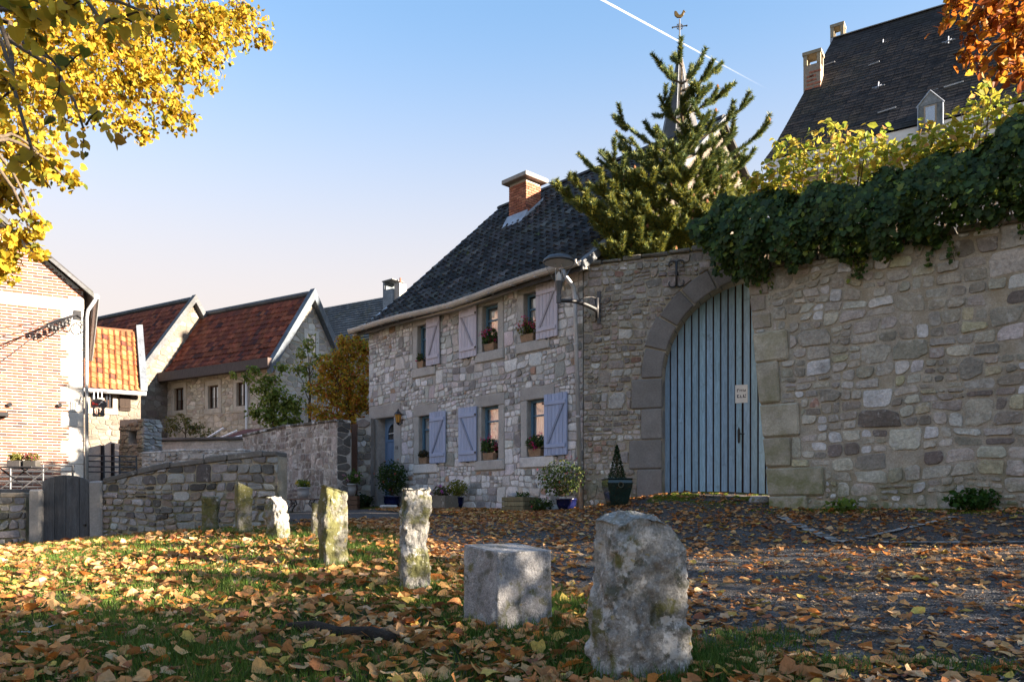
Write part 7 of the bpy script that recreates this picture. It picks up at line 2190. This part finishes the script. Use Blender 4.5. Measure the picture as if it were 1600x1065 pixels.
# fuchsia bush in a blue pot and neighbours along the facade
def facade_pt(px, off): 
    t, _ = HF.tz(px, 794, -off); w = HF.w(t, -off); w.z = surf_z(w.x, w.y); return w
o = thing('potted_bush', 'large loose red flowered bush in a dark blue pot beside the downpipe', 'potted plant', facade_pt(885, .35))
pot(o, .15, .21, .24, M['blue_glaze'])
plant(o, -.10, 0, .30, .52, .40, 1500, .05, [(3, (.07, .12, .03)), (2, (.11, .15, .04)), (1, (.16, .17, .05))], 16, [(2, (.5, .02, .04)), (1, (.6, .1, .15))], seed=221, fsize=.018, frad=.016, ry=.4)
o = thing('trailing_plant', 'low dark leafy plant with red flowers beside the wooden planter', 'plant', facade_pt(846, .55))
plant(o, 0, 0, .03, .28, .14, 520, .05, [(3, (.04, .08, .02)), (2, (.07, .12, .03))], 4, [(1, (.55, .02, .08))], seed=222, fsize=.02, frad=.02)
w_ = facade_pt(812, .45)
o = thing('wooden_planter', 'low weathered timber planter box against the facade', 'planter', w_, HF.rot)
for k in range(3):
    for (x0, x1, y0, y1) in ((-.34, .34, -.22, -.18), (-.34, .34, .18, .22), (-.34, -.30, -.179, .179), (.30, .34, -.179, .179)):
        MB().box(x0, x1, y0, y1, k * .10 + .004, k * .10 + .096, tuple(np.array((.19, .17, .10)) * random.uniform(.8, 1.2))).build('board', M['grey_wood'], o, bev=.004)
MB().box(-.295, .295, -.175, .175, .02, .25).build('soil', M['soil'], o)
plant(o, .1, 0, .26, .16, .08, 160, .05, G_PLANT, seed=223)
o2 = thing('turtle_stone', 'dark rounded stone lying on the wooden planter', 'stone', w_ + Vector((-.12, .0, .29)))
m_ = MB(); m_.lathe([(.05, -.03), (.13, .0), (.12, .05), (.05, .09), (.01, .095)], 12, sx=1.25, sy=.9); m_.build('body', M['men_b'], o2, smooth=True)
o = thing('yellow_potted_bush', 'pale yellow green bush in a small dark blue pot', 'potted plant', facade_pt(715, .35))
pot(o, .10, .15, .26, M['blue_glaze']); plant(o, 0, 0, .27, .27, .22, 900, .045, [(3, (.20, .22, .03)), (2, (.15, .18, .03)), (1, (.28, .26, .05))], seed=224)
w_ = facade_pt(692, .62)
o = thing('stone_trough', 'grey stone trough with small violet flowers', 'trough', w_, HF.rot)
m_ = MB(); wall_t = [(-.34, .34, -.2, -.13), (-.34, .34, .13, .2), (-.34, -.27, -.129, .129), (.27, .34, -.129, .129)]
for (x0, x1, y0, y1) in wall_t: m_.box(x0, x1, y0, y1, 0, .30, (.16, .15, .125))
m_.box(-.269, .269, -.129, .129, .02, .26, (.04, .03, .02)); m_.build('basin', M['stone'], o)
plant(o, -.05, 0, .29, .26, .13, 420, .05, [(2, (.10, .11, .06)), (2, (.07, .10, .035)), (1, (.2, .15, .08))], 4, [(1, (.45, .06, .5)), (1, (.55, .1, .45))], seed=225, fsize=.03, frad=.035)
o = thing('door_bush', 'glossy flowering bush in a cobalt pot in front of the blue door', 'potted plant', facade_pt(613, .45))
pot(o, .17, .22, .30, M['blue_glaze']); plant(o, -.02, 0, .34, .42, .48, 1500, .065, [(3, (.035, .07, .02)), (3, (.055, .10, .028)), (1, (.10, .13, .03))], 8, [(2, (.5, .06, .08)), (1, (.55, .3, .03))], seed=226, fsize=.024, frad=.02)
o2 = MB().box(-.22, .22, -.12, .1, 0, .10, (.5, .49, .47)).build('loose_stone', M['dressed'], None, bev=.04, jit=.01); o2.location = facade_pt(607, .85); o2.rotation_euler = (0, 0, .5); tag(o2, 'pale loose stone beside the cobalt door pot', 'stone')

# bench with zinc pot, flower pots by the patchy wall
bp = on_ground(473, 19.9)
o = thing('garden_bench', 'small bench with curved black iron legs by the patchy wall', 'bench', bp, R(-12)); bz = .32
for k in range(4): MB().box(-.40, .40, -.16 + k * .085, -.085 + k * .085, bz, bz + .03, (.17, .11, .08)).build('slat', M['brown_wood'], o, bev=.004)
for sx_ in (-.27, .27):
    for s_ in (-1, 1):
        m_ = MB(); m_.tube([(sx_ + .10 * (1 if sx_ > 0 else -1), s_ * .15, 0), (sx_ + .06 * (1 if sx_ > 0 else -1), s_ * .12, .1), (sx_ - .06 * (1 if sx_ > 0 else -1), s_ * .10, .22), (sx_, s_ * .12, bz)], .016, 6); m_.build('leg', M['iron'], o, smooth=True)
    m_ = MB(); m_.tube([(sx_ + .05 * math.cos(a), 0, .20 + .05 * math.sin(a)) for a in [6.283 * j / 10 for j in range(11)]], .012, 5); m_.tube([(sx_, -.12, .25), (sx_, .12, .25)], .012, 5); m_.build('scroll', M['iron'], o)
o = thing('zinc_pot', 'zinc pot of yellow flowers standing on the bench', 'potted plant', bp + Vector((.02, 0, bz + .031)))
pot(o, .11, .14, .28, M['zinc']); plant(o, 0, 0, .28, .18, .11, 340, .05, [(3, (.14, .20, .03)), (1, (.08, .13, .03))], 10, [(2, (.6, .42, .03)), (1, (.5, .5, .05))], seed=228, fsize=.03, frad=.03)
gp_ = on_ground(547, 20.4)
o = thing('grey_pot', 'grey pot of pale pink geraniums beside the stub wall', 'potted plant', gp_ + Vector((0, 0, .36)))
pot(o, .12, .16, .30, M['zinc']); plant(o, .06, 0, .31, .26, .18, 520, .06, [(3, (.08, .15, .03)), (2, (.12, .2, .04))], 7, [(2, (.7, .28, .4)), (1, (.75, .4, .5))], seed=229, fsize=.03, frad=.04)
o = thing('plant_stand', 'brown wooden crate carrying the grey geranium pot', 'crate', gp_)
for k in range(3): MB().box(-.22, .22, -.18, .18, k * .118 + .003, k * .118 + .112, (.12, .07, .045)).build('board', M['brown_wood'], o, bev=.005)
o = thing('low_fern', 'small dark leafy plant at the foot of the stub wall', 'plant', on_ground(566, 21.0)); plant(o, 0, 0, .02, .32, .2, 420, .09, [(3, (.03, .05, .02)), (2, (.05, .08, .03))], seed=230)
o = MB().prism([(-.28, 0), (.28, 0), (.28, .22), (.2, .36), (.05, .4), (-.1, .32), (-.28, .34)], -.08, .08, 'y', (.42, .40, .38)).build('leaning_stone', M['dressed'], None, bev=.02); o.location = on_ground(560, 21.3); tag(o, 'pale rounded stone slab leaning left of the door', 'stone')
# planters of the terrace
for k, px in enumerate((24, 49)):
    w_ = P(px, 729, 17.0); w_.z = EYE + .40 + (794 - 729) / FPX * 17.0 - .40 + .002
    o = thing('terrace_planter', ('dark planter of yellow heather on the folding table', 'dark planter with pink heather on the folding table')[k], 'planter', w_)
    MB().box(-.13, .15, -.09, .09, 0, .13, (.06, .055, .055)).build('box', M['slate'], o, bev=.008)
    plant(o, .01, 0, .13, .16, .09, 300, .05, [(2, (.26, .24, .06)), (1, (.14, .16, .04))] if k == 0 else [(2, (.42, .12, .16)), (2, (.25, .22, .06)), (1, (.12, .14, .04))], seed=235 + k, ry=.1)
# weeds at the foot of the right wall
for k, (px, py, rx, rz, n, pal, lab) in enumerate(((1318, 796, .28, .10, 60, [(2, (.16, .24, .04)), (1, (.10, .17, .03))], 'pale green broad leaved weed at the foot of the right wall'), (1520, 792, .42, .18, 420, [(2, (.035, .085, .015)), (2, (.05, .12, .02))], 'bright leafy weed clump growing at the base of the right wall'))):
    t_, _ = RF.tz(px, py, -.25); w_ = RF.w(t_, -.25); w_.z = surf_z(w_.x, w_.y)
    o = thing('wall_weed', lab, 'weed', w_); plant(o, 0, 0, .02, rx, rz, n, .12 if k == 0 else .085, pal, seed=240 + k, ry=.22, stems=False)
# two grey stones by the gate foot
o = MB().box(-.16, .16, -.12, .12, 0, .14, (.17, .17, .18)).build('kerb_stone', M['men_b'], None, bev=.04, jit=.01); w_ = GF.w(3.55, -.75); w_.z = surf_z(w_.x, w_.y) - .03; o.location = w_; tag(o, 'small dark kerb stone at the right foot of the gate', 'stone')

# ================================================================== LANE MARKINGS
M['worn_paint'] = surf('worn_white_road_paint', (.34, .33, .31), .9, ((6, .3), (40, .35)), ((40, .4, .006),), over=(((.06, .055, .05), 7, .44, .58, .9),))
for k, (a, b, wd, lab) in enumerate((((1222, 812), (1310, 852), .16, 'faded white line slanting from the wall corner across the lane'), ((1310, 852), (1490, 812), .12, 'faded white line running up to the garden wall'), ((1365, 852), (1640, 853), .08, 'faint white line along the right side of the lane'))):
    A = ground_hit(*a); B = ground_hit(*b); d = (B - A); d.z = 0; s_ = Vector((-d.y, d.x, 0)).normalized()
    mb = MB(); n = 26; rg = random.Random(k)
    prev = None
    for i in range(n + 1):
        p = A.lerp(B, i / n); w0 = wd * rg.uniform(.3, .6); w1 = wd * rg.uniform(.3, .6)
        l = p + s_ * w0; r_ = p - s_ * w1; l.z = gz(l.x, l.y) + .052; r_.z = gz(r_.x, r_.y) + .052
        if prev and rg.random() > .12: mb.quad(prev[0], prev[1], r_, l)
        prev = (l, r_)
    o = mb.build('road_marking', M['worn_paint']); tag(o, lab, 'marking')

# ================================================================== FALLEN BRANCHES
A = ground_hit(452, 985); B = ground_hit(612, 1012); mid = A.lerp(B, .5)
o = thing('fallen_branch', 'dark rotten branch lying in the leaves left of the squared block', 'branch', A)
m_ = MB(); m_.tube([Vector((0, 0, .03)), (mid - A) * .5 + Vector((0, .03, .05)), (mid - A) + Vector((0, -.02, .045)), (B - A) * .8 + Vector((0, .03, .06)), (B - A) + Vector((0, 0, .05))], [.03, .05, .045, .06, .05], 9); m_.build('stem', surf('rotten_dark_bark', (.03, .025, .02), .95, ((10, .4),), ((20, .9, .04),)), o, smooth=True)
m_ = MB(); m_.tube([(B - A) * .8 + Vector((0, 0, .06)), (B - A) * .95 + Vector((0, .12, .10)), (B - A) * 1.1 + Vector((0, .15, .05))], [.03, .022, .012], 7); m_.build('side_shoot', M['bark'], o, smooth=True)
A = ground_hit(28, 998); o = thing('fallen_twig', 'thin pale curved twig lying on the lawn at left', 'twig', A)
m_ = MB(); m_.tube([Vector((0, 0, .05)), Vector((.10, -.02, .05)), Vector((.17, .05, .07)), Vector((.19, .14, .08))], [.006, .006, .005, .003], 6); m_.build('stem', surf('pale_twig', (.34, .36, .38), .8, (), ()), o, smooth=True)

# ================================================================== GRASS, MOSS, GRIT
rngg = np.random.default_rng(71)
def patch_noise(x, y):
    return (np.sin(x * 1.9 + 1.3 * np.sin(y * 1.1)) + np.sin(y * 2.7 + 1.7 * np.sin(x * .9 + 2)) + .7 * np.sin(x * 5.1 + y * 3.7) + .5 * np.sin(x * 9.3 - y * 7.1)) / 3.2
BLADE = (np.array([(-.5, 0, 0), (.5, 0, 0), (-.38, .10, .5), (.38, .10, .5), (0, .38, 1.0)], float), np.array([(0, 1, 3), (0, 3, 2), (2, 3, 4)]))
def grass_set(xs, ys, hts, wds, pal, name, zoff=0.0, mat='grass', lab=None):
    n = len(xs); z = hz(xs, ys) + zoff
    nr = np.stack([rngg.normal(size=n) * .28, rngg.normal(size=n) * .28, np.ones(n)], 1)
    rot = rot_from(nr, rngg.uniform(0, 6.283, n))
    o = scatter(BLADE[0], BLADE[1], np.stack([xs, ys, z - .005], 1), rot, np.stack([wds, hts, hts], 1), name, M[mat], None, pick(pal, n, .2, rngg), 'stuff')
    return tag(o, lab, 'grass')
G_GRASS = [(4, (.065, .125, .018)), (3, (.09, .16, .024)), (2, (.13, .19, .035)), (.7, (.16, .16, .05)), (.5, (.22, .17, .07))]
n = 260000
ys = 2.6 + 11.6 * rngg.random(n) ** 1.55
xl = -.66 * ys - 1.9; xr = road_left(ys) + .10
xs = xl + (xr - xl) * rngg.random(n)
pn = patch_noise(xs, ys)
keep = rngg.random(n) < np.clip(.62 + .55 * pn, .12, 1)
xs, ys, pn = xs[keep], ys[keep], pn[keep]
ht = (.04 + .06 * rngg.random(len(xs))) * (1 + .35 * np.clip(pn, 0, 1)); wd = .0045 + .0006 * ys
grass_set(xs, ys, ht, wd, G_GRASS, 'lawn_grass', lab='short green lawn grass showing between the fallen leaves')
# taller tufts round the stones and along the lane edge
tx = []; ty = []; th = []
for (sx_, sy_, w_) in STONES:
    k = 700; a = rngg.uniform(0, 6.283, k); r_ = w_ * .5 + np.abs(rngg.normal(size=k)) * .07
    tx.append(sx_ + r_ * np.cos(a) * 1.2); ty.append(sy_ + r_ * np.sin(a)); th.append(rngg.uniform(.05, .16, k))
for (px, py, rr_, k) in ((1110, 1040, .28, 1800), (1180, 1010, .2, 800), (900, 1010, .2, 700), (880, 960, .12, 350), (1300, 1055, .16, 500), (1540, 1060, .14, 300), (1450, 1052, .1, 160), (800, 1000, .2, 500)):
    g = ground_hit(px, py); tx.append(g.x + rngg.normal(size=k) * rr_); ty.append(g.y + rngg.normal(size=k) * rr_ * .6); th.append(rngg.uniform(.04, .12, k))
tx = np.concatenate(tx); ty = np.concatenate(ty); th = np.concatenate(th)
grass_set(tx, ty, th, np.full(len(tx), .006), [(3, (.05, .11, .018)), (3, (.07, .14, .022)), (1, (.11, .17, .03))], 'grass_tufts', .02, lab='taller grass tufts round the stones and lane edge')
# moss and short turf strip under the facade and before the gate
k = 26000; t_ = rngg.uniform(-.6, 7.6, k); of = rngg.uniform(.1, 1.0, k)
xs = HF.o[0] + HF.u[0] * t_ - HF.v[0] * of; ys = HF.o[1] + HF.u[1] * t_ - HF.v[1] * of
grass_set(xs, ys, rngg.uniform(.015, .05, k), np.full(k, .014), [(3, (.12, .14, .03)), (2, (.17, .16, .045)), (1, (.08, .11, .02))], 'facade_turf', .0, lab='thin mossy turf strip below the house facade')
k = 16000; t_ = rngg.uniform(1.5, 4.4, k); of = np.abs(rngg.normal(size=k)) * .55 + .05; 
xs = GF.o[0] + GF.u[0] * t_ - GF.v[0] * of; ys = GF.o[1] + GF.u[1] * t_ - GF.v[1] * of
kp = patch_noise(xs * 2.3, ys * 2.3) > .05; xs, ys = xs[kp], ys[kp]
k2 = 9000; t2 = rngg.uniform(-.2, 6, k2); of2 = np.abs(rngg.normal(size=k2)) * .22 + .04
x2 = RF.o[0] + RF.u[0] * t2 - RF.v[0] * of2; y2 = RF.o[1] + RF.u[1] * t2 - RF.v[1] * of2; kp = patch_noise(x2 * 2, y2 * 2) > 0; 
xs = np.r_[xs, x2[kp]]; ys = np.r_[ys, y2[kp]]
grass_set(xs, ys, rngg.uniform(.015, .04, len(xs)), np.full(len(xs), .018), [(3, (.16, .21, .025)), (2, (.18, .21, .03)), (1, (.08, .12, .02))], 'gate_moss', .028, lab='bright moss before the gate and along the wall foot')
# grit
n = 16000; ys = 2.6 + 7.5 * rngg.random(n) ** 1.6; xl = road_left(ys); xs = xl + (.70 * ys + .4 - xl) * rngg.random(n); kp = xs > xl; xs, ys = xs[kp], ys[kp]; n = len(xs)
OCT = (np.array([(1, 0, 0), (0, 1, 0), (-1, 0, 0), (0, -1, 0), (0, 0, .7), (0, 0, -.7)], float), np.array([(0, 1, 4), (1, 2, 4), (2, 3, 4), (3, 0, 4), (1, 0, 5), (2, 1, 5), (3, 2, 5), (0, 3, 5)]))
nr = np.stack([rngg.normal(size=n) * .4, rngg.normal(size=n) * .4, np.ones(n)], 1)
o = scatter(OCT[0], OCT[1], np.stack([xs, ys, hz(xs, ys) + .034], 1), rot_from(nr, rngg.uniform(0, 6, n)), np.stack([rngg.uniform(.005, .016, n), rngg.uniform(.004, .012, n), rngg.uniform(.003, .010, n)], 1), 'road_grit', M['stone'], None, pick([(4, (.09, .088, .088)), (3, (.14, .138, .135)), (1, (.24, .235, .23)), (2, (.05, .05, .05))], n, .2, rngg), 'stuff')
tag(o, 'loose dark grit strewn over the lane', 'grit')

# ================================================================== FALLEN LEAVES
L_PAL = [(4, (.46, .24, .09)), (3, (.52, .31, .14)), (3, (.37, .165, .06)), (1.0, (.52, .37, .09)), (1.0, (.25, .10, .05)), (1.2, (.54, .37, .21)), (1.4, (.48, .17, .035))]
def fallen_tmpl(seed):
    r = np.random.default_rng(seed)
    v, f = LEAF_HEART[0].copy(), LEAF_HEART[1]
    v[:, 1] -= .45; v[:, :2] *= (1 + r.uniform(-.14, .14, (len(v), 2)))
    cu = r.uniform(.1, .9) * r.choice([-1, 1, 1]); cv_ = r.uniform(-.3, .5)
    v[:, 2] = cu * v[:, 0] ** 2 * 1.6 + cv_ * v[:, 1] ** 2 * .9 + r.normal(size=len(v)) * .05
    v[:, 2] -= v[:, 2].min()
    return v, f
TM = [fallen_tmpl(s) for s in range(10)]
n = 17500
ys = 2.7 + 12.0 * rngg.random(n) ** 1.25; xl = -.67 * ys - 1.9; xr = road_left(ys) + .3; xs = xl + (xr - xl) * rngg.random(n)
kp = rngg.random(n) < np.clip(.80 - .55 * patch_noise(xs, ys), .18, 1); xs, ys = xs[kp], ys[kp]
zo = rngg.uniform(.02, .065, len(xs))
n2 = 19000
y2 = 2.7 + 13.5 * rngg.random(n2) ** .85; xl2 = road_left(y2); x2 = xl2 + (np.minimum(.72 * y2 + .5, _ip(_xr, y2)) - xl2) * rngg.random(n2)
dens = .30 + .45 * np.clip((y2 - 7) / 6, 0, 1) + .35 * np.exp(-((x2 - xl2) / .7) ** 2) + .22 * patch_noise(x2 * .8, y2 * .8)
kp = (rngg.random(n2) < dens) & (x2 > xl2); x2, y2 = x2[kp], y2[kp]
zo2 = np.full(len(x2), .040)
# drift along the house foot
n3 = 2200; t_ = rngg.uniform(3.0, 8.2, n3); of = rngg.uniform(.4, 2.0, n3) ; x3 = HF.o[0] + HF.u[0] * t_ - HF.v[0] * of; y3 = HF.o[1] + HF.u[1] * t_ - HF.v[1] * of
dx_ = []; dy_ = []
for (sx_, sy_, w_) in STONES:
    k = 42; a = rngg.uniform(0, 6.283, k); r_ = w_ * .5 + np.abs(rngg.normal(size=k)) * .16; dx_.append(sx_ + r_ * np.cos(a) * 1.15); dy_.append(sy_ + r_ * np.sin(a))
dx_ = np.concatenate(dx_); dy_ = np.concatenate(dy_)
X = np.r_[xs, dx_, x2, x3]; Yv = np.r_[ys, dy_, y2, y3]; ZO = np.r_[zo, rngg.uniform(.03, .09, len(dx_)), zo2, np.full(n3, .045)]; ROAD = np.r_[np.zeros(len(xs) + len(dx_)), np.ones(len(x2) + n3)]
inst = (np.hypot((X - 3.6) / 1.3, (Yv - 15.2) / .55) < 1) & (rngg.random(len(X)) < .6)
for (sx_, sy_, w_) in STONES: inst |= np.hypot(X - sx_, Yv - sy_) < w_ * .42
X, Yv, ZO, ROAD = X[~inst], Yv[~inst], ZO[~inst], ROAD[~inst]
n = len(X)
nr = np.stack([rngg.normal(size=n) * .38, rngg.normal(size=n) * .38, np.ones(n)], 1); nr[ROAD > 0, :2] *= .55
rot = rot_from(nr, rngg.uniform(0, 6.283, n)); size = (.036 + .09 * rngg.random(n) ** 1.9) * np.where(ROAD > 0, .88, 1.0); cols = pick(L_PAL, n, .22, rngg)
Z = hz(X, Yv) + ZO; vi = rngg.integers(0, 10, n)
inview = (np.abs(X) < .645 * Yv) & ((Z - EYE) / Yv > -.222)
score = np.where(inview, size / Yv, 0); order = np.argsort(-score); top300 = set(order[:300].tolist())
mes = {}
for i in order[:300]:
    k = int(vi[i])
    if k not in mes:
        me = bpy.data.meshes.new('fallen_leaf'); me.from_pydata([tuple(p) for p in TM[k][0]], [], [tuple(int(q) for q in f) for f in TM[k][1]]); me.update(); set_col(me, np.ones((len(me.vertices), 3))); me.materials.append(M['dry_leaf']); mes[k] = me
    o = bpy.data.objects.new('fallen_leaf', mes[k]); COL.objects.link(o)
    s_ = float(size[i]); mt = Matrix(rot[i].tolist()).to_4x4(); o.matrix_world = Matrix.Translation((X[i], Yv[i], Z[i])) @ mt @ Matrix.Scale(s_, 4)
    o.color = (*[float(q) for q in cols[i]], 1)
    r_, g_, b_ = cols[i]
    tone = 'yellow' if g_ > .68 * r_ and b_ < .35 * r_ else 'dark brown' if r_ < .30 else 'pale tan' if b_ > .36 * r_ else 'orange' if r_ > .42 else 'rusty brown'
    where = 'the gritty foreground lane' if ROAD[i] > 0 else 'the foreground lawn grass left of the squared block' if X[i] < -.4 else 'the foreground grass around the nearest stone'
    tag(o, tone + ' fallen leaf lying on ' + where, 'leaf', tone + ' leaves on ' + where)
rest_m = np.ones(n, bool); rest_m[order[:300]] = False
for reg, nm_, lb in ((0, 'lawn_leaves', 'carpet of orange and brown fallen leaves over the lawn'), (1, 'lane_leaves', 'orange fallen leaves scattered over the lane')):
    Vs = []; Fs = []; Cs = []; base = 0
    for k in range(10):
        m_ = rest_m & (vi == k) & (ROAD == reg)
        if not m_.any(): continue
        tv, tf = TM[k]; c_ = int(m_.sum())
        V = np.einsum('nij,kj->nki', rot[m_], tv) * size[m_][:, None, None] + np.stack([X[m_], Yv[m_], Z[m_]], 1)[:, None, :]
        Vs.append(V.reshape(-1, 3)); Fs.append((tf[None] + (np.arange(c_) * len(tv))[:, None, None]).reshape(-1, 3) + base); Cs.append(np.repeat(cols[m_], len(tv), 0)); base += c_ * len(tv)
    o = np_mesh(nm_, np.concatenate(Vs), np.concatenate(Fs), M['dry_leaf'], None, np.concatenate(Cs), False, 'stuff'); tag(o, lb, 'leaves')

# crumbled leaf bits between the leaves
n = 9000; ys = 2.7 + 11 * rngg.random(n) ** 1.4; xs = (-.66 * ys - .3) + (1.36 * ys + .6) * rngg.random(n); zz = hz(xs, ys) + .036
nr = np.stack([rngg.normal(size=n) * .5, rngg.normal(size=n) * .5, np.ones(n)], 1)
o = scatter(LEAF_SIMPLE[0], LEAF_SIMPLE[1], np.stack([xs, ys, zz], 1), rot_from(nr, rngg.uniform(0, 6.28, n)), rngg.uniform(.012, .036, n), 'leaf_crumbs', M['dry_leaf'], None, pick([(3, (.34, .17, .07)), (2, (.22, .10, .05)), (2, (.46, .31, .16)), (1, (.12, .06, .035))], n, .2, rngg), 'stuff')
tag(o, 'crumbled brown leaf bits strewn over lawn and lane', 'leaves')
